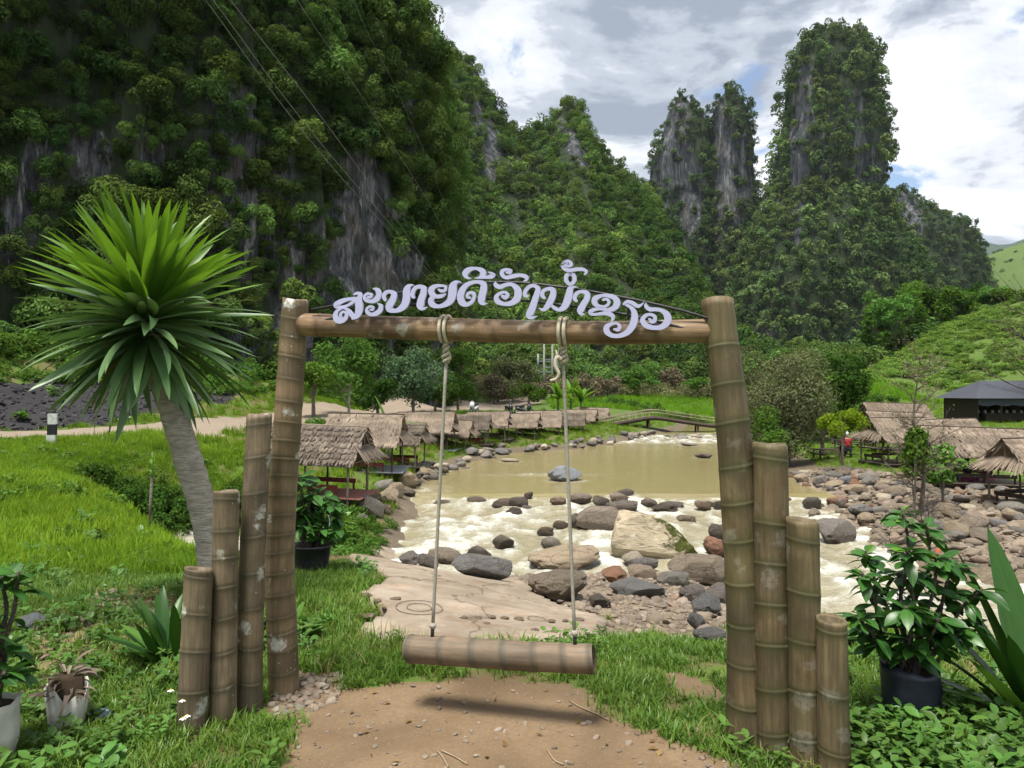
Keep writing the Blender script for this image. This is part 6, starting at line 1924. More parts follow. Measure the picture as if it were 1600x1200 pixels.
o = add("white_tag", oval_mesh("tag_leaf", .13, .05, plain("white_rag", (0.75, 0.76, 0.8), .7)), None, pp, loc=(.17, -.12, .56), rot=(.4, 1.2, .5))
tag(pp, "thorn bush in a black bucket pot behind the lichen-spotted gate post", "potted plant")
b0 = pix(-22, 1200, 3.28); b0[2] = h1(b0[0], b0[1])
tips = [(-.10, 0, .78), (.03, .05, .80), (.10, .06, .82), (-.02, -.06, .60), (.07, 0, .5), (-.16, .05, .6), (.12, -.06, .42)]
pp, q = thorn_bush(b0, .095, .125, .27, POT_W, tips, 1.15, "", 41, True, .45)
for k in range(26):
    a = q.uniform(0, 6.28)
    add("leaf", OV[k % 3], None, pp, loc=(.10 * math.cos(a), .10 * math.sin(a), .28 + q.uniform(0, .16)), rot=(q.gauss(0, .3), -q.uniform(-.2, .6), a), scale=q.uniform(.8, 1.25))
tag(pp, "bare-stemmed thorn bush in a dirty white pot at the lower left corner", "potted plant")
# broken pot with a dead plant
b0 = pix(104, 1142, 3.62); b0[2] = h1(b0[0], b0[1]) - .015
bp = empty("broken_pot", b0); bpy.context.view_layer.update()
a = np.linspace(-2.2, 3.4, 34); V = []
for rad_, z in ((.075, 0), (.085, .09), (.098, .21)):
    for t_ in a:
        zz_ = z + (0.03 * math.sin(2.2 * t_) + .018 * math.sin(7 * t_) if z > .2 else 0)
        V.append((rad_ * math.cos(t_), rad_ * math.sin(t_), zz_))
po = mobj("shell", np.array(V), [tuple(map(int, f_)) for f_ in grid_faces(34, 3)], POT_W, bp, True)
sm = po.modifiers.new("t", 'SOLIDIFY'); sm.thickness = .004
DEADM = nearleaf("dead_leaf", (0.13, 0.10, 0.075), (0.30, 0.25, 0.20), .1, .6, .15)
dd = [blade_mesh("dead_leaf_shape", .17, .026, dr, DEADM, fold=.5, twist=1.0) for dr in (1.2, 2.0, 2.8)]
q = random.Random(9)
for k in range(42):
    a = q.uniform(0, 6.28)
    add("dead_leaf", dd[k % 3], None, bp, loc=(.03 * math.cos(a), .03 * math.sin(a), q.uniform(.16, .30)), rot=(q.gauss(0, .5), -q.uniform(.2, 1.3), a), scale=q.uniform(.6, 1.05))
MB().tube([(0, 0, 0), (0, 0, .27)], .075, 16).build("root_ball", SOILM, bp, True)
tag(bp, "cracked white pot with a withered plant in the grass at lower left", "pot")
# crumpled blue bottle
bt = empty("crumpled_bottle", (0, 0, 0))
p = ground_hit(160, 1128)
bt.location = (p[0], p[1], p[2] + .03); bt.rotation_euler = (0, 0, .3)
PLB = Mat("blue_clear_plastic")
PLB = PLB.done(PLB.bsdf(PLB.mix(PLB.noise(PLB.coord(), 40, 4), (0.22, 0.40, 0.62), (0.62, 0.74, 0.85)), 0.15, PLB.bump(PLB.noise(PLB.coord(), 60, 3), .6, .01), .6))
me = rock_mesh("crumple", 411, 3, .5, 14); me.materials.clear(); me.materials.append(PLB)
for pgn in me.polygons: pgn.use_smooth = False
add("bottle_body", me, None, bt, scale=(.048, .034, .034))
MB().tube([(-.045, 0, .0), (-.068, 0, .012)], .011, 10).build("bottle_neck", PLB, bt, True)
tag(bt, "crumpled pale blue plastic bottle lying in the grass at lower left", "litter")
p = ground_hit(572, 897)
o = add("crumpled_wrapper", rock_mesh("wrap", 415, 2, .5, 10), None, loc=(p[0], p[1], p[2] + .02), scale=(.06, .05, .03)); o.data.materials.clear(); o.data.materials.append(plain("blue_wrapper", (0.06, 0.13, 0.35), .4))
tag(o, "crumpled dark blue wrapper at the edge of the slab", "litter")
# thin stake with a sapling
p = pix(233, 838, 12.5); p[2] = h1(p[0], p[1])
st = empty("stake", p); bpy.context.view_layer.update()
MB().tube([(0, 0, -.1), (.02, 0, .6), (.04, .02, 1.05)], .022, 7).build("pole", BARK, st, True)
for k in range(7):
    add("leaf", OVL[k % 2], None, st, loc=(.04, 0, 1.05 + k * .05), rot=(0, -.6, k * 2.1), scale=1.6)
MB().tube([(.04, .02, 1.0), (.05, 0, 1.45)], .008, 5).build("shoot", plain("green_shoot", (0.1, 0.2, 0.04), .7), st, True)
tag(st, "thin wooden stake with a leafy shoot in front of the ravine", "stake")
p = pix(238, 690, 13.5)
# wildflowers by the lowest post
WHITE = plain("white_petal", (0.82, 0.82, 0.78), .6); YEL = plain("yellow_eye", (0.7, 0.5, 0.05), .7)
for k, (px, py, d) in enumerate(((283,1094,3.45),(284,1122,3.4),(291,1118,3.42),(265,1078,3.5))):
    P_ = pix(px, py, d); g = h1(P_[0], P_[1])
    f = empty("daisy", (P_[0], P_[1], g)); bpy.context.view_layer.update()
    hh_ = P_[2] - g
    MB().tube([(0, 0, 0), (.005, 0, hh_)], .0018, 4).build("stalk", plain("stalk", (0.08, 0.16, 0.03), .7), f)
    mb = MB()
    for j in range(5):
        R_ = Matrix.Rotation(j * 1.257, 3, 'Z') @ Matrix.Rotation(.3, 3, 'Y')
        c = R_ @ Vector((.009, 0, 0)); mb.box((c.x + .005, c.y, hh_ + c.z), (.012, .008, .001), R_)
    mb.build("petals", WHITE, f); MB().tube([(.005, 0, hh_), (.005, 0, hh_ + .004)], .004, 8).build("eye", YEL, f)
    tag(f, "tiny white daisy beside the lowest left bamboo post", "flower", "daisies by the posts")
# twigs lying on the dirt
TWG = plain("dry_twig", (0.26, 0.20, 0.13), .9)
for k, pts in enumerate(([(890,1098),(905,1108),(928,1118),(950,1128)], [(683,1175),(692,1188),(700,1200)], [(690,1178),(712,1186),(730,1198)], [(855,1175),(866,1190),(880,1200)])):
    P_ = [ground_hit(*a_) + np.array([0, 0, .006]) for a_ in pts]
    o = MB().tube(catmull(P_, 5), .0035, 5).build("twig", TWG, smooth=True)
    tag(o, ["longest thin dry twig lying on the dirt in front of the swing", "short dry twig at the bottom edge of the dirt", "bent dry twig at the bottom edge of the dirt", "dry twig at the photo's bottom edge, right of centre"][k], "twig")
# ------------------------------------------------------------------ trees
def mk_leaf(nm, a, b, t=.25): return leafmat(nm, a, b, t, hue=.03, valvar=.15)
LF_OLIVE = mk_leaf("olive_grey_leaves", (0.060, 0.075, 0.034), (0.15, 0.165, 0.085))
LF_DARK = mk_leaf("dark_green_leaves", (0.014, 0.04, 0.008), (0.045, 0.095, 0.016))
LF_LIME = mk_leaf("lime_leaves", (0.085, 0.15, 0.012), (0.21, 0.29, 0.022), .35)
LF_MID = mk_leaf("mid_green_leaves", (0.035, 0.085, 0.014), (0.10, 0.19, 0.03), .3)
LF_BLUE = mk_leaf("blue_green_leaves", (0.035, 0.075, 0.034), (0.11, 0.17, 0.085))
LF_TAN = mk_leaf("grey_brown_twiglets", (0.095, 0.08, 0.05), (0.22, 0.19, 0.125), .15)
LF_FRESH = mk_leaf("fresh_green_leaves", (0.055, 0.14, 0.025), (0.14, 0.27, 0.06), .3)
def tree(name, base, height, cr, label, leaf, n=3000, ls=0.16, flat=1.0, trunk_r=0.12, lobes=12, seed=0, group=None, cat="tree", crown_z=0.62, bark_m=None, limbs=6, low=-0.7, aspect=.5, shell=(0.55, 1.05)):
    r_ = np.random.default_rng(seed + 500)
    root = empty(name, base); 
    ch = height * (1 - crown_z) if False else None
    cz = height * crown_z
    hh = height - cz
    L = ball_lobes(r_, lobes, 1.0, 1.0, (0.26, 0.5), low=low)
    L[:, :2] *= cr; L[:, 2] = L[:, 2] * hh * 1.0 + cz - 0.0; L[:, 3] *= (cr + hh) / 2
    C, N_ = crown_points(r_, L, n, 0.7, 0.3, shell)
    C[:, 2] = np.maximum(C[:, 2], height * .08)
    V, Fq = leaf_quads(C, N_, ls * r_.uniform(.6, 1.3, n), aspect, r_)
    mb = MB()
    lean = r_.normal(0, .06, 2) * height
    tr = catmull([(0, 0, -.2), (lean[0] * .3, lean[1] * .3, height * .25), (lean[0], lean[1], cz)], 8)
    mb.tube(tr, np.linspace(trunk_r, trunk_r * .45, len(tr)), 9)
    for k in range(min(limbs, lobes)):
        t0 = tr[int(len(tr) * r_.uniform(.35, .95)) - 1]
        tip = L[k, :3]
        mid = (t0 + tip) / 2 + np.array([0, 0, .08 * height]) * r_.uniform(-.3, .8) + r_.normal(0, .03 * height, 3)
        lp = catmull([t0, mid, tip], 6)
        mb.tube(lp, np.linspace(trunk_r * .45, trunk_r * .10, len(lp)), 6)
        for j in range(3):
            e = tip + r_.normal(0, 1, 3) * L[k, 3] * .6
            lp2 = catmull([mid, (mid + e) / 2 + r_.normal(0, .02 * height, 3), e], 5)
            mb.tube(lp2, np.linspace(trunk_r * .2, trunk_r * .05, len(lp2)), 5)
    mb.build("trunk", bark_m or BARK, root, True)
    mobj("crown", V, Fq, leaf, root)
    return tag(root, label, cat, group)
def tree_px(name, px, py_base, py_top, w, label, leaf, d=None, **k):
    p = ground_hit(px, py_base, False) if d is None else pix(px, py_base, d)
    if d is not None: p[2] = h1(p[0], p[1])
    top = EYE - (py_top - HY) / F * p[1]
    return tree(name, p, max(top - p[2], 2.5), w / 2 / F * p[1], label, leaf, **k)
tree_px("riverside_tree", 1232, 716, 527, 118, "big grey-olive feathery tree right of the tallest short post", LF_OLIVE, d=36, n=15000, ls=.17, seed=1, trunk_r=.12, lobes=34, limbs=16, crown_z=.5, aspect=.35, low=-2)
tree_px("riverside_tree", 1182, 700, 516, 62, "thin grey-green tree half hidden by the right gate post", LF_OLIVE, d=42, n=6500, ls=.18, seed=2, lobes=20, limbs=12, crown_z=.52, aspect=.35, low=-2)
tree_px("riverside_tree", 1302, 690, 543, 90, "dense dark green tree behind the grey-olive one", LF_DARK, d=45, n=8000, ls=.24, seed=3, trunk_r=.2, lobes=24, crown_z=.5, low=-2)
tree_px("shrub", 1316, 737, 634, 84, "lime-yellow round shrub on thin stems by the gravel bar", LF_LIME, d=30.5, n=3600, ls=.11, seed=4, trunk_r=.07, lobes=12, limbs=10, crown_z=.72)
tree_px("riverside_tree", 1285, 700, 610, 70, "low mid-green bush in front of the dark green tree", LF_MID, d=39, n=3000, ls=.14, seed=44, lobes=10, crown_z=.5)
tree_px("riverside_tree", 1195, 712, 640, 90, "low green bush at the foot of the grey-olive tree", LF_MID, d=33, n=2600, ls=.14, seed=45, lobes=10, crown_z=.5)
# twiggy tree and its climbers
def twiggy(name, base, H_, W_, label, seed, n_br=26, r0=.05, leaf=None, nleaf=300, ls=.06, bark_m=None, cat="tree", spread=1.0, start=.2):
    r_ = np.random.default_rng(seed)
    root = empty(name, base)
    mb = MB(); ends = []
    tr = catmull([(0, 0, -.15), (.03 * H_, .02, H_ * .3), (-.03 * H_, 0, H_ * .62), (.02 * H_, 0, H_)], 10)
    mb.tube(tr, np.linspace(r0, r0 * .12, len(tr)), 7)
    for k in range(n_br):
        t = r_.uniform(start, .95); p = tr[int(t * (len(tr) - 1))]
        az = r_.uniform(0, 6.28); ln = W_ * (1.15 - .6 * t) * r_.uniform(.5, 1.1) * spread
        d_ = np.array([math.cos(az), math.sin(az), r_.uniform(.25, 1.1)])
        e = p + d_ * ln
        lp = catmull([p, (p + e) / 2 + r_.normal(0, .06 * W_, 3), e], 5)
        mb.tube(lp, np.linspace(r0 * .35, r0 * .07, len(lp)), 5)
        for j in range(6):
            s = lp[int(r_.integers(3, len(lp)))]
            e2 = s + (d_ + r_.normal(0, .8, 3)) * ln * .35
            mb.tube([s, (s + e2) / 2 + r_.normal(0, .02 * W_, 3), e2], [r0 * .12, r0 * .08, r0 * .04], 4)
            ends += [e2, (s + e2) / 2, s]
    mb.build("trunk", bark_m or BARK, root, True)
    if leaf is not None:
        E = np.array(ends); C = E[r_.integers(0, len(E), nleaf)] + r_.normal(0, .05 * W_, (nleaf, 3))
        V, Fq = leaf_quads(C, r_.normal(size=(nleaf, 3)) + np.array([0, 0, .6]), ls * r_.uniform(.6, 1.3, nleaf), .5, r_)
        mobj("crown", V, Fq, leaf, root)
    return tag(root, label, cat)
p = pix(1436, 812, 21.5); p[2] = h1(p[0], p[1])
twiggy("bare_tree", p, 4.75, 1.0, "grey twiggy tree standing among the right-bank huts", 71, 40, .07, LF_TAN, 2600, .06)
p = pix(1472, 770, 23.0); p[2] = h1(p[0], p[1])
tree("shrub", p, 1.95, .75, "broad-leaved green shrub beside the twiggy tree", LF_FRESH, 900, .20, seed=8, trunk_r=.05, lobes=10, crown_z=.6, aspect=.7, cat="shrub")
p = pix(1428, 760, 21.2); p[2] = h1(p[0], p[1])
tree("climber", p, 2.9, .34, "green creeper climbing the twiggy tree", LF_MID, 800, .15, seed=9, trunk_r=.04, lobes=9, crown_z=.6, aspect=.65, cat="creeper")
for k, (px, py, hh, ww, d) in enumerate(((1405, 888, 1.15, .5, 13.6), (1392, 800, .9, .7, 18), (1440, 830, 1.0, .9, 19.5), (1450, 790, .8, .7, 21))):
    p = pix(px, py, d); p[2] = h1(p[0], p[1])
    twiggy("dead_brush", p, hh, ww, ["bare brown brush poking up behind the thorn bush", "dry brown brush on the gravel bar in front of the twiggy tree", "spreading bare brush around the twiggy tree's foot", "thin dry brush below the long tan hut"][k], 81 + k, 22, .018, None, bark_m=BARKD, cat="brush", start=.02)
p = pix(1640, 640, 52); p[2] = h1(p[0], p[1])
twiggy("bare_tree", p, 8.2, 4.2, "bare dark-limbed tree leaning in at the right edge above the shelter", 91, 30, .2, LF_TAN, 1500, .16, bark_m=BARKD)
# below the cliff
tree_px("roadside_tree", 545, 640, 524, 108, "slender light green tree with a pale thin trunk below the cliff", LF_FRESH, d=43, n=5200, ls=.20, seed=11, trunk_r=.09, lobes=16, crown_z=.55, bark_m=BARKP)
tree_px("roadside_tree", 646, 632, 528, 100, "blue-green tree below the crossbeam near the left rope", LF_BLUE, d=52, n=5200, ls=.24, seed=12, lobes=16, crown_z=.5)
tree_px("roadside_tree", 716, 638, 540, 78, "dark green tree at the corner of the cliff behind the left rope", LF_DARK, d=62, n=4200, ls=.26, seed=13, lobes=14, crown_z=.5)
tree_px("roadside_tree", 490, 646, 556, 70, "green bushy tree right beside the lichen-spotted gate post", LF_MID, d=40, n=3200, ls=.2, seed=14, lobes=12, crown_z=.5)
tree_px("roadside_tree", 590, 640, 580, 80, "low dark green bush under the blue-green tree", LF_DARK, d=47, n=2600, ls=.2, seed=15, lobes=10, crown_z=.5)
tree_px("roadside_tree", 680, 640, 590, 80, "low dark bush between the huts and the cliff", LF_DARK, d=55, n=2600, ls=.2, seed=16, lobes=10, crown_z=.5)
tree_px("roadside_tree", 462, 415, 405, 70, "pale olive shrub hanging on the cliff above the left gate post", LF_OLIVE, d=56, n=10, ls=.2, seed=17) if False else None
# valley trees
for k, (px, pyb, pyt, w_, d, lf, lb, n_, l_) in enumerate([
    (802, 622, 545, 72, 92, LF_OLIVE, "rounded olive tree just left of the utility poles", 3600, .34),
    (772, 625, 578, 50, 90, LF_TAN, "grey-brown bushy tree left of the olive tree", 1800, .34),
    (905, 622, 584, 54, 92, LF_TAN, "grey-brown shrub right of the right rope", 1800, .34),
    (950, 620, 584, 58, 95, LF_TAN, "brownish bush above the footbridge's left end", 1800, .34),
    (1010, 606, 558, 44, 110, LF_FRESH, "bright green feathery bamboo clump in the valley", 2200, .4),
    (985, 615, 585, 40, 104, LF_MID, "green bush left of the bright bamboo clump", 1500, .4),
    (1046, 608, 568, 46, 112, LF_TAN, "grey leafless-looking tree right of the bamboo clump", 1800, .4),
    (860, 622, 585, 60, 95, LF_TAN, "grey-brown thicket around the utility poles", 1800, .34),
    (826, 630, 600, 60, 86, LF_MID, "green roadside bush at the bend of the road", 1600, .3),
    (1090, 612, 588, 60, 110, LF_MID, "green bush at the rice field's right end", 1500, .4)]):
    tree_px("valley_tree", px, pyb, pyt, w_, lb, lf, d=d, n=n_, ls=l_, seed=100 + k, lobes=12, crown_z=.5, trunk_r=.12, group="trees on the valley floor", aspect=.45)
for k in range(15):       # wooded crest of the hill at right
    px = 1362 + k * 18 + random.uniform(-6, 6); d = random.uniform(120, 138)
    pyt = [452,446,438,432,430,428,434,440,446,438,444,450,455,458,462][k]
    lb = "tree %s in the wooded crest above the green hillside" 
    tree_px("hill_tree", px, 540, pyt + 4, random.uniform(44, 66), ("first second third fourth fifth sixth seventh eighth ninth tenth eleventh twelfth thirteenth fourteenth fifteenth".split()[k]) + " tree from the left in the wooded crest above the green hillside", (LF_MID, LF_DARK, LF_FRESH, LF_MID)[k % 4], d=d, n=2400, ls=.55, seed=140 + k, lobes=12, crown_z=.55, trunk_r=.25, group="trees on the hill crest", aspect=.5)
# banana plants
BAN = nearleaf("banana_leaf", (0.05, 0.13, 0.015), (0.14, 0.28, 0.03), .4, .4, .4)
def banana(px, pyb, d, leaves, label):
    p = pix(px, pyb, d); p[2] = h1(p[0], p[1])
    root = empty("banana_plant", p); bpy.context.view_layer.update()
    MB().tube([(0, 0, -.1), (0, 0, 1.5)], [.14, .08], 9).build("stem", plain("banana_stem", (0.12, 0.15, 0.05), .7), root, True)
    for az, el, L_, W_, dr in leaves:
        me = blade_mesh("banana_leaf", L_, W_, dr, BAN, fold=.2, peak=.5, segs=10)
        add("leaf", me, None, root, loc=(0, 0, 1.45), rot=(0, -el, az))
    return tag(root, label, "plant")
q = random.Random(3)
banana(606, 668, 31, [(math.radians(170), 1.25, 1.5, .34, .2), (math.radians(10), .45, 1.5, .34, 1.0), (math.radians(60), .6, 1.3, .32, .9), (math.radians(200), .9, 1.2, .3, .7)], "banana plant with one upright leaf behind the second hut")
for j, (px, d) in enumerate(((872, 66), (892, 67), (908, 65))):
    banana(px, 655, d, [(q.uniform(0, 6.28), q.uniform(.4, 1.4), q.uniform(1.5, 2.3), .5, q.uniform(.3, 1.1)) for _ in range(11)], ["banana plant left of the right rope above the hut roofs", "banana plant right behind the right rope", "banana plant nearest the footbridge"][j])

# ------------------------------------------------------------------ scrub, thickets, grass (nobody could count these)
r = np.random.default_rng(55)
F_MIX = leafmat("roadside_scrub_leaves", (0.02, 0.05, 0.012), (0.10, 0.19, 0.03), .25, use_tint=True, hue=.04)
F_HILL = leafmat("hillside_scrub_leaves", (0.05, 0.11, 0.02), (0.17, 0.27, 0.055), .3, use_tint=True, hue=.03)
F_OLV = leafmat("thicket_leaves", (0.07, 0.08, 0.035), (0.20, 0.20, 0.10), .2, use_tint=True, hue=.03)
BS = bush_protos("scrub_bush", 4, 520, .17, F_MIX, 11, flat=.8)
BH = bush_protos("hill_bush", 4, 200, .25, F_HILL, 12, flat=.7)
BO = bush_protos("thicket_bush", 4, 420, .16, F_OLV, 13, flat=.9, aspect=.35)
def scatter_area(name, protos, gen, n, s0, s1, label, cat, keep=None, tint=(.2, .8), zoff=.25, tilt=.15, zs=(.8, 1.2)):
    q_ = gen(n)
    if keep is not None: q_ = q_[keep(q_)]
    z = H(q_[:, 0], q_[:, 1]); s = r.uniform(s0, s1, len(q_))
    o = instancer(name, np.stack([q_[:, 0], q_[:, 1], z + s * zoff], 1), euler_rand(len(q_), r, tilt), np.stack([s, s, s * r.uniform(*zs, len(q_))], 1), protos, r.uniform(*tint, len(q_)))
    return tag(o, label, cat, kind="stuff")
def along(line, spread):
    line = np.array(line, float); sg_ = np.r_[0, np.cumsum(np.linalg.norm(np.diff(line, axis=0), axis=1))]
    def g(n):
        s = r.uniform(0, sg_[-1], n)
        return np.stack([np.interp(s, sg_, line[:, 0]), np.interp(s, sg_, line[:, 1])], 1) + r.normal(0, spread, (n, 2))
    return g
def box_(x0, x1, y0, y1): return lambda n: np.stack([r.uniform(x0, x1, n), r.uniform(y0, y1, n)], 1)
awayroad = lambda q_: seg_dist(q_[:, 0], q_[:, 1], ROAD) > 4.2
scatter_area("roadside_scrub", BS, along([(-42, 42), (-30, 47), (-22, 52), (-15.5, 58), (-10.5, 68), (-8, 80), (-6, 92)], 1.6), 420, .7, 1.7, "tangled green scrub along the foot of the cliff", "scrub", awayroad)
scatter_area("roadside_scrub", BS, along([(-34, 38), (-24, 43), (-18, 47), (-14.5, 52), (-11.5, 60), (-9, 72), (-7, 84)], .9), 260, .35, .9, "low weeds and scrub between road and cliff", "scrub", awayroad, tint=(.4, 1))
scatter_area("ravine_scrub", BS, along([(-9.0, 16.6), (-8.8, 16.9), (-8.6, 17.2), (-8.4, 18.6), (-7, 19.2), (-5.6, 19.0)], .45), 70, .25, .6, "dark bushes overhanging the little ravine", "scrub", None, tint=(0, .35), zoff=.4)
scatter_area("valley_thicket", BO, box_(-14, 32, 92, 128), 520, 1.0, 2.0, "grey-olive thicket across the valley behind the fields", "thicket", lambda q_: (q_[:, 1] > 100 + .2 * q_[:, 0]) | (q_[:, 0] < 4) & (q_[:, 1] > 90))
scatter_area("valley_forest", B_MID, box_(-20, 75, 124, 190), 900, 2.0, 3.6, "dark forest edge at the foot of the mountains", "forest", None, tint=(.15, .6), zoff=.6)
scatter_area("field_hedge", BS, along([(8, 82), (14, 79), (20, 76), (28, 74), (36, 72)], .8), 110, .5, 1.1, "low hedge of bushes along the near edge of the rice field", "hedge")
scatter_area("field_hedge", BS, along([(3, 70), (-1, 60), (-4.2, 52), (-6.5, 42), (-8.2, 33)], .5), 90, .25, .6, "bushes on the bank between the road and the huts", "scrub", tint=(.4, .9))
scatter_area("field_hedge", BS, along([(24, 52), (30, 62), (40, 68), (55, 70)], 1.5), 70, .5, 1.3, "bushes behind the right-bank huts", "scrub", lambda q_: q_[:, 0] < 31)
hillk = lambda q_: (H0(q_[:, 0], q_[:, 1]) > 1.6) & (q_[:, 0] / q_[:, 1] < .8) & (q_[:, 0] / q_[:, 1] > .38)
scatter_area("hill_scrub", BH, box_(34, 125, 84, 150), 7500, .4, 1.05, "bright green scrub dotted over the near hillside", "scrub", lambda q_: hillk(q_) & (fb2(q_[:, 0], q_[:, 1], .09, 3, 66) > -.25), tint=(.1, 1), zs=(.5, .9))
scatter_area("hill_thicket", BS, box_(48, 130, 118, 165), 260, 1.4, 2.6, "thick greenery on the crest of the near hill", "scrub", lambda q_: hillk(q_) & (H0(q_[:, 0], q_[:, 1]) > 13), tint=(.3, 1))
scatter_area("bank_scrub", BS, along([(-4.6, 16.6), (-4.5, 18.5), (-4.9, 20.2), (-5.2, 21.6)], .42), 60, .18, .42, "weeds on the bank below the nearest hut", "scrub", tint=(.2, .8))
scatter_area("bank_scrub", BS, along([(-4.3, 13.2), (-3.7, 15), (-3.5, 17), (-3.8, 19), (-4.0, 21)], .3), 70, .12, .34, "green weeds at the water's edge below the nearest hut", "scrub", tint=(.2, .8))
BW = bush_protos("bank_weed_clump", 4, 160, .30, F_HILL, 14, flat=.55)
scatter_area("bank_weed_clumps", BW, box_(-15, -3, 8.5, 22), 620, .10, .34, "leafy weed clumps dotting the grass bank", "weeds", lambda q_: (q_[:, 0] > -.72 * q_[:, 1]) & (H0(q_[:, 0], q_[:, 1]) > -1.5) & (q_[:, 0] < -2.2 - .1 * q_[:, 1]) & (fb2(q_[:, 0], q_[:, 1], .5, 3, 67) > -.05), tint=(0, .6), zoff=.15)
scatter_area("bank_scrub", BS, along([(-2.6, 8.9), (-2.0, 9.6), (-1.45, 9.8), (-2.9, 9.6)], .16), 34, .10, .22, "leafy weeds on the brink beyond the black pot", "scrub", tint=(.3, .9))
# ------------------------------------------------------------------ road marker
p = pix(80, 690, 21.0); p[2] = h1(p[0], p[1])
mk_ = empty("marker_post", p, .35)
MW = plain("chalky_white_paint", (0.52, 0.53, 0.50), .85, .2, var=.3); MK = plain("black_paint", (0.02, 0.022, 0.024), .8, .2)
tl = .05
for k, (z0, z1, m_) in enumerate(((-.2, .30, MW), (.30, .59, MK), (.59, .88, MW))):
    MB().box(((z0 + z1) / 2 * tl, 0, (z0 + z1) / 2), (.215 + .002 * k, .16 + .002 * k, z1 - z0)).build("band", m_, mk_)
tag(mk_, "leaning square road marker post banded white and black", "marker post")

# ------------------------------------------------------------------ utility poles and wires
CONC = plain("grey_concrete", (0.27, 0.27, 0.26), .85, .2); STEEL = plain("galvanised_steel", (0.22, 0.25, 0.25), .5, .5)
def upole(px, d, top, label, cross):
    x = (px - 800) / F * d; g = h1(x, d)
    o = empty("utility_pole", (x, d, g))
    Hh_ = EYE - (top - HY) / F * d - g
    MB().tube([(0, 0, -.2), (0, 0, Hh_)], [.17, .11], 8).build("shaft", CONC, o, True)
    for (z, w) in cross: MB().box((0, 0, Hh_ - z), (w, .1, .12)).build("crossarm", STEEL, o)
    for s in (-.45, .45): MB().tube([(s, 0, Hh_ - cross[0][0] + .05), (s, 0, Hh_ - cross[0][0] + .35)], .05, 6).build("insulator", CONC, o, True)
    tag(o, label, "utility pole", "utility poles in the valley")
    return o, Hh_
o1, H1 = upole(850, 95, 532, "left of the two utility poles under the crossbeam", [(.4, 1.5), (2.6, 1.6), (3.9, 1.8)])
MB().tube([(-.75, -.1, H1 - 3.9), (-.75, -.1, H1 - 1.7)], .13, 8).build("switch_box", STEEL, o1, True)
o2, H2 = upole(863, 97, 532, "right of the two utility poles, with a transformer, behind the loose rope end", [(.4, 1.5), (2.4, 1.8), (3.4, 2.0)])
MB().box((.4, -.2, H2 - 3.0), (.7, .6, .8)).build("transformer", STEEL, o2)
MB().box((.75, 0, H2 - 1.4), (.08, .08, 1.6)).build("strut", STEEL, o2)
WIRE = plain("grey_wire", (0.16, 0.16, 0.15), .6, .4, var=.05)
def wire(pts, label, rad=.016):
    P_ = catmull([pix(*a) for a in pts], 10)
    o = MB().tube(P_, rad, 5).build("power_line", WIRE, smooth=True)
    tag(o, label, "power line", "power lines over the road")
wire([(40,-420,22),(200,-150,27),(318,-4,32),(430,150,37),(520,262,42),(600,352,49),(664,430,57),(740,500,72),(848,534,95)], "left of the close pair of power lines crossing the cliff")
wire([(56,-420,22),(214,-150,27),(330,-4,32),(440,146,37),(528,256,42),(606,346,49),(670,424,57),(746,495,72),(852,534,95)], "right of the close pair of power lines crossing the cliff")
wire([(100,-420,22),(252,-150,27),(357,-4,32),(470,140,37),(560,262,43),(640,372,52),(690,440,62),(760,500,75),(862,534,97)], "third power line crossing the cliff, right of the close pair")
wire([(250,-420,24),(380,-150,30),(462,-4,35),(545,120,41),(610,220,47),(680,335,58),(720,420,70),(780,495,85),(864,536,97)], "fourth thin power line from the left across the upper cliff", .012)
wire([(400,-420,26),(500,-150,32),(565,30,40),(620,140,47),(672,260,56),(705,345,66),(740,430,78),(800,510,90),(866,536,97)], "thinnest power line, rightmost of those crossing the cliff", .010)

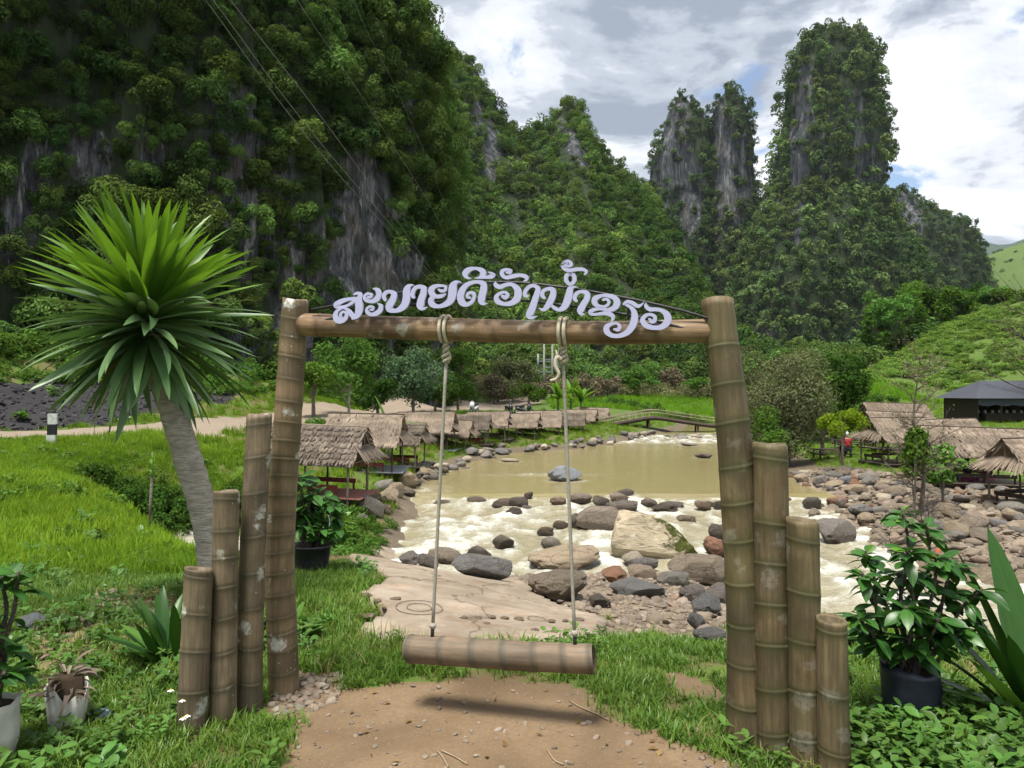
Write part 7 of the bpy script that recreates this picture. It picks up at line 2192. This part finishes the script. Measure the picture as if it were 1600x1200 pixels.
# ------------------------------------------------------------------ parked scooters
TYRE = plain("tyre_rubber", (0.015, 0.015, 0.016), .8); CHROME = plain("dull_chrome", (0.45, 0.45, 0.45), .3, .5, .8)
def scooter(px, d, yaw, col, label):
    x = (px - 800) / F * d
    o = empty("scooter", (x, d, h1(x, d)), yaw)
    paint = plain("scooter_paint", col, .25, .5, var=.05); seatm = plain("seat_vinyl", (0.02, 0.02, 0.022), .5)
    for wx in (-.6, .62):
        a = np.linspace(0, 2 * np.pi, 21); ring = np.stack([wx + .24 * np.cos(a), 0 * a, .28 + .24 * np.sin(a)], 1)
        w_ = MB().tube(ring, .05, 7, False).build("wheel", TYRE, o, True)
        MB().tube([(wx, -.03, .28), (wx, .03, .28)], .16, 12).build("rim", CHROME, w_, True)
    V, Fq = tube([(-.75, 0, .62), (-.55, 0, .62), (-.2, 0, .52), (.1, 0, .42), (.35, 0, .5), (.48, 0, .8)], [.06, .15, .16, .10, .12, .08], 10)
    mobj("body", V, Fq, paint, o, True)
    V, Fq = tube([(-.78, 0, .78), (-.4, 0, .80), (.02, 0, .76)], [.08, .12, .08], 10); mobj("seat", V * np.array([1, 1, 1]), Fq, seatm, o, True)
    V, Fq = tube([(.36, 0, .45), (.46, 0, .75), (.42, 0, 1.0)], [.17, .2, .12], 10); mobj("leg_shield", V, Fq, paint, o, True)
    V, Fq = tube([(.36, 0, 1.02), (.52, 0, 1.04)], [.13, .09], 10); mobj("headlight", V, Fq, seatm, o, True)
    MB().tube([(.36, -.34, 1.06), (.42, 0, 1.02), (.36, .34, 1.06)], .022, 6).build("handlebar", seatm, o, True)
    for s in (-1, 1):
        MB().tube([(.38, s * .24, 1.06), (.36, s * .3, 1.24)], .01, 4).box((.36, s * .32, 1.27), (.03, .12, .08)).build("mirror", seatm, o)
    MB().tube([(.62, -.06, .3), (.5, -.06, .7)], .025, 5).tube([(.62, .06, .3), (.5, .06, .7)], .025, 5).build("fork", CHROME, o, True)
    tag(o, label, "scooter", "scooters parked by the road")
scooter(741, 58, -1.9, (0.6, 0.6, 0.6), "white scooter parked at the roadside above the hut roofs")
scooter(795, 62, -1.2, (0.02, 0.02, 0.022), "black scooter seen above the roofs, facing the viewer")
scooter(819, 64, .2, (0.03, 0.03, 0.035), "black scooter lying low, rightmost of the parked ones")

# ------------------------------------------------------------------ people
SKIN = plain("skin", (0.33, 0.19, 0.12), .6, .35, var=.1); HAIRM = plain("black_hair", (0.012, 0.011, 0.010), .6, .3)
def skin_body(name, J, E, R_, mat, parent, lvl=1):
    me = bpy.data.meshes.new(name); me.from_pydata(J, E, [])
    me.materials.append(mat)
    o = bpy.data.objects.new(name, me); COL.objects.link(o); o.parent = parent
    o.modifiers.new("skin", 'SKIN')
    for v, rr_ in zip(me.skin_vertices[0].data, R_): v.radius = (rr_, rr_)
    me.skin_vertices[0].data[0].use_root = True
    s = o.modifiers.new("sub", 'SUBSURF'); s.levels = lvl; s.render_levels = lvl
    for p_ in me.polygons: p_.use_smooth = True
    return o
def sitter(loc, yaw, shirt, trousers, label, hat=None, lean=.1):
    """person sitting with knees bent; origin at the seat; faces local -Y"""
    o = empty("person", loc, yaw)
    J = [(0, 0, .10), (0, -.02 - lean * .3, .30), (0, -.02 - lean * .7, .50), (0, -.02 - lean, .58), (0, -.03 - lean, .68), (0, -.03 - lean, .80),
         (.17, -lean * .7, .50), (.24, -.10 - lean, .30), (.12, -.30 - lean, .26), (-.17, -lean * .7, .50), (-.24, -.10 - lean, .30), (-.12, -.30 - lean, .26),
         (.10, -.04, .09), (.14, -.42, .14), (.13, -.46, -.26), (.13, -.58, -.30), (-.10, -.04, .09), (-.14, -.42, .14), (-.13, -.46, -.26), (-.13, -.58, -.30),
         (.07, -.37 - lean, .26), (-.07, -.37 - lean, .26)]
    E = [(0, 1), (1, 2), (2, 3), (3, 4), (4, 5), (2, 6), (6, 7), (7, 8), (8, 20), (2, 9), (9, 10), (10, 11), (11, 21), (0, 12), (12, 13), (13, 14), (14, 15), (0, 16), (16, 17), (17, 18), (18, 19)]
    R_ = [.13, .12, .12, .05, .085, .09, .065, .045, .035, .065, .045, .035, .085, .06, .045, .04, .085, .06, .045, .04, .03, .03]
    skin_body("body", J, E, R_, SKIN, o)
    T = [J[i] for i in (0, 1, 2, 6, 7, 9, 10)]
    skin_body("shirt", T, [(0, 1), (1, 2), (2, 3), (3, 4), (2, 5), (5, 6)], [.15, .145, .14, .085, .06, .085, .06], shirt, o)
    T = [J[i] for i in (0, 12, 13, 14, 16, 17, 18)]
    skin_body("trousers", T, [(0, 1), (1, 2), (2, 3), (0, 4), (4, 5), (5, 6)], [.15, .10, .075, .06, .10, .075, .06], trousers, o)
    hd = J[5]
    V, Fq = tube([(hd[0], hd[1] + .03, .66), (hd[0], hd[1] + .035, .74), (hd[0], hd[1] + .015, .82), (hd[0], hd[1] + .005, .885), (hd[0], hd[1], .90)], [.07, .098, .104, .06, .01], 12)
    mobj("hair", V, Fq, hat or HAIRM, o, True)
    mobj("nose", *tube([(hd[0], hd[1] - .075, .765), (hd[0], hd[1] - .105, .735)], [.008, .014], 6), SKIN, o)
    for s in (-1, 1): mobj("eye", *tube([(hd[0] + s * .03, hd[1] - .07, .775), (hd[0] + s * .03, hd[1] - .092, .775)], [.011, .009], 6), HAIRM, o)
    return tag(o, label, "person", "people resting under the huts")
def cl(n, c): return plain(n, c, .85, .1)
HF = pix(1437, 667, 27.2)[2] - 1.9
def seat_px(px, d): return ((px - 800) / F * d, d, HF + .05)
sitter(seat_px(1512, 26.8), math.pi * .9, cl("black_shirt", (0.015, 0.015, 0.018)), cl("dark_pink_trousers", (0.16, 0.03, 0.08)), "person in black sitting under the long tan hut, seen from behind")
sitter(seat_px(1546, 26.9), math.pi * 1.2, cl("maroon_shirt", (0.10, 0.025, 0.03)), cl("pink_skirt", (0.42, 0.10, 0.20)), "person in maroon top and pink bottoms under the long tan hut")
sitter(seat_px(1484, 27.4), .3, cl("lilac_grey_shirt", (0.16, 0.14, 0.22)), cl("navy_trousers", (0.03, 0.03, 0.06)), "person in lilac grey behind the broad-leaved shrub")
p = ground_hit(1324, 716, False)
sitter((p[0], p[1], p[2] + .38), math.pi, cl("red_shirt", (0.24, 0.025, 0.03)), cl("dark_trousers", (0.03, 0.03, 0.035)), "person in red with a pale hat sitting by the lime shrub", hat=cl("pale_hat", (0.55, 0.60, 0.62)))

# ------------------------------------------------------------------ grass
r = np.random.default_rng(91)
def tuft(name, n, h0, h1_, w0, spread, mat, seed, bend=(.3, 1.1), segs=3):
    q_ = np.random.default_rng(seed); V = []; Fq = []
    for k in range(n):
        az = q_.uniform(0, 6.283); h_ = q_.uniform(h0, h1_); b_ = q_.uniform(*bend); w_ = w0 * q_.uniform(.6, 1.3)
        x0, y0 = q_.normal(0, spread, 2)
        d_ = np.array([math.cos(az), math.sin(az)]); s_ = np.array([-d_[1], d_[0]])
        b0 = len(V); px_, pz_ = 0., 0.
        for i in range(segs + 1):
            t = i / segs
            wi = w_ * (1 - t ** 1.7) + .0004
            c = np.array([x0, y0]) + d_ * px_
            V.append((*(c - s_ * wi / 2), pz_)); V.append((*(c + s_ * wi / 2), pz_))
            an = b_ * (t + .15) * 1.25
            px_ += math.sin(an) * h_ / segs; pz_ += math.cos(an) * h_ / segs
        for i in range(segs): Fq.append((b0 + 2 * i, b0 + 2 * i + 1, b0 + 2 * i + 3, b0 + 2 * i + 2))
    return proto(name, np.array(V), Fq, mat, True)
G_NEAR = leafmat("lawn_blades", (0.045, 0.105, 0.014), (0.135, 0.23, 0.032), .35, .25, .4, use_tint=True, hue=.03, valvar=.2)
G_LUSH = leafmat("lush_bank_blades", (0.060, 0.135, 0.012), (0.20, 0.315, 0.03), .4, use_tint=True, hue=.025, valvar=.18)
G_DRY = leafmat("dry_blades", (0.14, 0.115, 0.045), (0.32, 0.265, 0.13), .3, use_tint=True, hue=.03)
G_RICE = leafmat("rice_blades", (0.10, 0.23, 0.014), (0.19, 0.36, 0.03), .4, use_tint=True, hue=.02, valvar=.12)
TN = [tuft("grass_tuft_%d" % k, 30, .03, .085, .0065, .03, G_NEAR, 600 + k, (.6, 1.7)) for k in range(5)]
TT = [tuft("tall_tuft_%d" % k, 22, .08, .19, .006, .03, G_NEAR, 620 + k, (.3, 1.3)) for k in range(3)]
TL = [tuft("bank_tuft_%d" % k, 26, .10, .24, .016, .08, G_LUSH, 640 + k, (.3, 1.3), 2) for k in range(5)]
TD = [tuft("dry_tuft_%d" % k, 20, .03, .10, .004, .03, G_DRY, 660 + k, (.8, 1.8)) for k in range(3)]
TR = [tuft("rice_tuft_%d" % k, 14, .35, .6, .05, .12, G_RICE, 680 + k, (.05, .6), 2) for k in range(3)]
def weedp(name, n, L_, W_, mat, seed):
    q_ = np.random.default_rng(seed); V = []; Fq = []
    for k in range(n):
        az = q_.uniform(0, 6.283); el = q_.uniform(.05, .9); c = np.array([*q_.normal(0, .03, 2), q_.uniform(.01, .09)])
        d_ = np.array([math.cos(el) * math.cos(az), math.cos(el) * math.sin(az), math.sin(el)]); s_ = np.array([-math.sin(az), math.cos(az), 0])
        l_ = L_ * q_.uniform(.6, 1.2); w_ = W_ * q_.uniform(.7, 1.2); b0 = len(V)
        for t, wf, dz in ((0, .1, 0), (.3, .9, .0), (.65, .85, -.06), (1, .05, -.22)):
            pc = c + d_ * l_ * t + np.array([0, 0, dz * l_])
            V += [pc - s_ * w_ * wf / 2 + np.array([0, 0, .1 * w_]), pc, pc + s_ * w_ * wf / 2 + np.array([0, 0, .1 * w_])]
        for i in range(3):
            for j in range(2): Fq.append((b0 + 3 * i + j, b0 + 3 * i + j + 1, b0 + 3 * i + 4 + j, b0 + 3 * i + 3 + j))
    return proto(name, np.array(V), Fq, mat, True)
W_M = leafmat("weed_leaves", (0.03, 0.085, 0.014), (0.10, 0.20, 0.035), .3, .3, .4, use_tint=True, hue=.03)
WD = [weedp("weed_%d" % k, 16, .055, .03, W_M, 700 + k) for k in range(4)]
WB = [weedp("broad_weed_%d" % k, 18, .12, .06, W_M, 720 + k) for k in range(3)]
def grass_on(name, protos, gen, n, s0, s1, label, keep, tintf, cat="grass", tilt=.15, zoff=-.005):
    q_ = gen(n); q_ = q_[keep(q_)]
    z = H(q_[:, 0], q_[:, 1]); s = r.uniform(s0, s1, len(q_))
    o = instancer(name, np.stack([q_[:, 0], q_[:, 1], z + zoff], 1), euler_rand(len(q_), r, tilt), s, protos, np.clip(tintf(q_), 0, 1))
    print(name, len(q_))
    return tag(o, label, cat, kind="stuff")
def openg(q_, edge=0.0):
    m_ = masks(q_[:, 0], q_[:, 1])
    return ~(m_["dirt"] | m_["slab"] | m_["gravel"] | m_["road"] | m_["spoil"])
def frus(q_, m_=.74): return np.abs(q_[:, 0]) < q_[:, 1] * m_ + .4
def patch(q_, s, lo, seed): return fb2(q_[:, 0], q_[:, 1], s, 3, seed) > lo
def tv(q_, s=.9, seed=68, a=.45, b=.5): return a + b * fb2(q_[:, 0], q_[:, 1], s, 3, seed) + r.normal(0, .15, len(q_))
nd_ = lambda q_: ~in_poly(DRY, q_[:, 0], q_[:, 1])
grass_on("lawn_grass", TN, box_(-5.2, 5.2, 2.7, 7.2), 17000, .7, 1.4, "short tufted grass around the swing gate", lambda q_: openg(q_) & frus(q_) & (fb2(q_[:, 0], q_[:, 1], 1.3, 4, 64) + r.normal(0, .12, len(q_)) > -.2) & nd_(q_), lambda q_: tv(q_))
grass_on("tall_grass", TT, box_(-5.2, 5.2, 2.7, 8), 1500, .7, 1.2, "taller grass tufts scattered through the near turf", lambda q_: openg(q_) & frus(q_) & patch(q_, .8, .05, 65), lambda q_: tv(q_))
grass_on("ground_weeds", WD, box_(-5.2, 5.2, 2.7, 8.5), 2600, .7, 1.4, "small broad-leaved weeds mixed in the near grass", lambda q_: openg(q_) & frus(q_) & patch(q_, .9, -.05, 69), lambda q_: tv(q_))
grass_on("ground_weeds", WB, box_(-4.0, -1.2, 2.9, 5.2), 150, .6, 1.2, "leafy weeds around the left bamboo posts and pots", lambda q_: openg(q_) & patch(q_, 1.4, .02, 70), lambda q_: tv(q_))
grass_on("ground_weeds", WB, box_(1.6, 4.6, 3.2, 5.6), 120, .6, 1.1, "leafy weeds around the dark blue pot", lambda q_: openg(q_) & patch(q_, 1.4, .05, 71), lambda q_: tv(q_))
grass_on("dry_grass", TD, box_(-5, 4.5, 2.7, 8), 2600, .8, 1.6, "straw-coloured dry grass in the trampled patches", lambda q_: openg(q_) & frus(q_) & (~nd_(q_) & (r.random(len(q_)) < .5) | patch(q_, 1.2, .15, 72) & (r.random(len(q_)) < .5)), lambda q_: tv(q_))
grass_on("lawn_grass", TN, box_(-4.2, -2, 4.2, 6.6), 700, .8, 1.4, "thin grass growing in the dry stony patch at left", lambda q_: ~nd_(q_) & patch(q_, 1.6, .0, 73), lambda q_: tv(q_) + .2)
grass_on("bank_grass", TL, box_(-16, -1.6, 7.0, 23), 15000, .55, 1.15, "bright lush grass on the bank sloping up to the road", lambda q_: openg(q_) & frus(q_) & (H0(q_[:, 0], q_[:, 1]) > -1.75) & (q_[:, 0] < -1.9 - .1 * q_[:, 1]), lambda q_: tv(q_, .35, 74, .6, .9) - .25 * (np.hypot(q_[:, 0] + 8.5, (q_[:, 1] - 18.5) * .9) < 3.4))
grass_on("bank_weeds", WB, box_(-16, -2, 8.0, 23), 800, .6, 1.3, "leafy weeds on the grassy bank below the road", lambda q_: openg(q_) & frus(q_) & patch(q_, .35, .02, 75), lambda q_: tv(q_, .35, 76, .45, .5))
grass_on("bank_grass", TL, box_(-13, 12, 20, 66), 9000, .8, 1.6, "grass under and between the riverside huts", lambda q_: openg(q_) & frus(q_) & (H0(q_[:, 0], q_[:, 1]) > water_level(q_[:, 1]) + .25) & (q_[:, 0] < 14 + 0 * q_[:, 1]) & (q_[:, 0] < -3.5 + np.maximum(0, q_[:, 1] - 30) * .45), lambda q_: tv(q_, .3, 77, .5, .5))
grass_on("meadow_grass", TL, box_(12, 52, 24, 82), 11000, .6, 1.3, "green meadow around the right-bank huts and shelter", lambda q_: openg(q_) & frus(q_), lambda q_: tv(q_, .2, 78, .75, .4))
grass_on("rice_field", TR, box_(2, 44, 76, 118), 7500, .8, 1.25, "vivid green rice in the fields beyond the footbridge", lambda q_: (q_[:, 0] > 4 + (q_[:, 1] - 78) * .02) & (np.abs(np.mod(q_[:, 1] + .08 * q_[:, 0], 11) - 5) > .55) & ~((q_[:, 0] > 14) & (q_[:, 0] < 32) & (q_[:, 1] < 84) & (fb2(q_[:, 0], q_[:, 1], .1, 2, 5) > .1)), lambda q_: tv(q_, .08, 79, .6, .5), cat="rice")
grass_on("bank_grass", TL, box_(2.6, 9, 5.2, 9), 700, .4, 1.0, "grass on the brink above the rapids at right", lambda q_: openg(q_) & (H0(q_[:, 0], q_[:, 1]) > -1.6), lambda q_: tv(q_, .5, 80, .5, .5))
grass_on("spoil_weeds", WB, box_(-32, -12, 26, 48), 420, 1.5, 4, "weeds on the dark spoil heap beyond the road", lambda q_: masks(q_[:, 0], q_[:, 1])["spoil"] & patch(q_, .3, .05, 81), lambda q_: tv(q_))
grass_on("verge_grass", TL, box_(-24, -5, 26, 72), 5200, .9, 1.9, "grass and weeds on the far verge of the road", lambda q_: openg(q_) & frus(q_) & (seg_dist(q_[:, 0], q_[:, 1], ROAD) < 9), lambda q_: tv(q_, .3, 82, .35, .5))
grass_on("ground_weeds", WD, box_(1.4, 3.2, 2.5, 3.6), 420, .8, 1.5, "small weeds at the lower right corner", lambda q_: openg(q_), lambda q_: tv(q_))
# ------------------------------------------------------------------ the air of the valley
m = Mat("valley_air")
vol = m.n("ShaderNodeVolumePrincipled")
vol.inputs["Color"].default_value = (0.80, 0.88, 1.0, 1)
vol.inputs["Density"].default_value = 0.00005
vol.inputs["Anisotropy"].default_value = 0.2
m.t.links.new(vol.outputs[0], m.out.inputs["Volume"])
hz_ = MB().box((0, 1500, 300), (6600, 6200, 640)).build("haze", m.m)
tag(hz_, "thin bluish air between the near valley and the far mountains", "haze", kind="stuff")
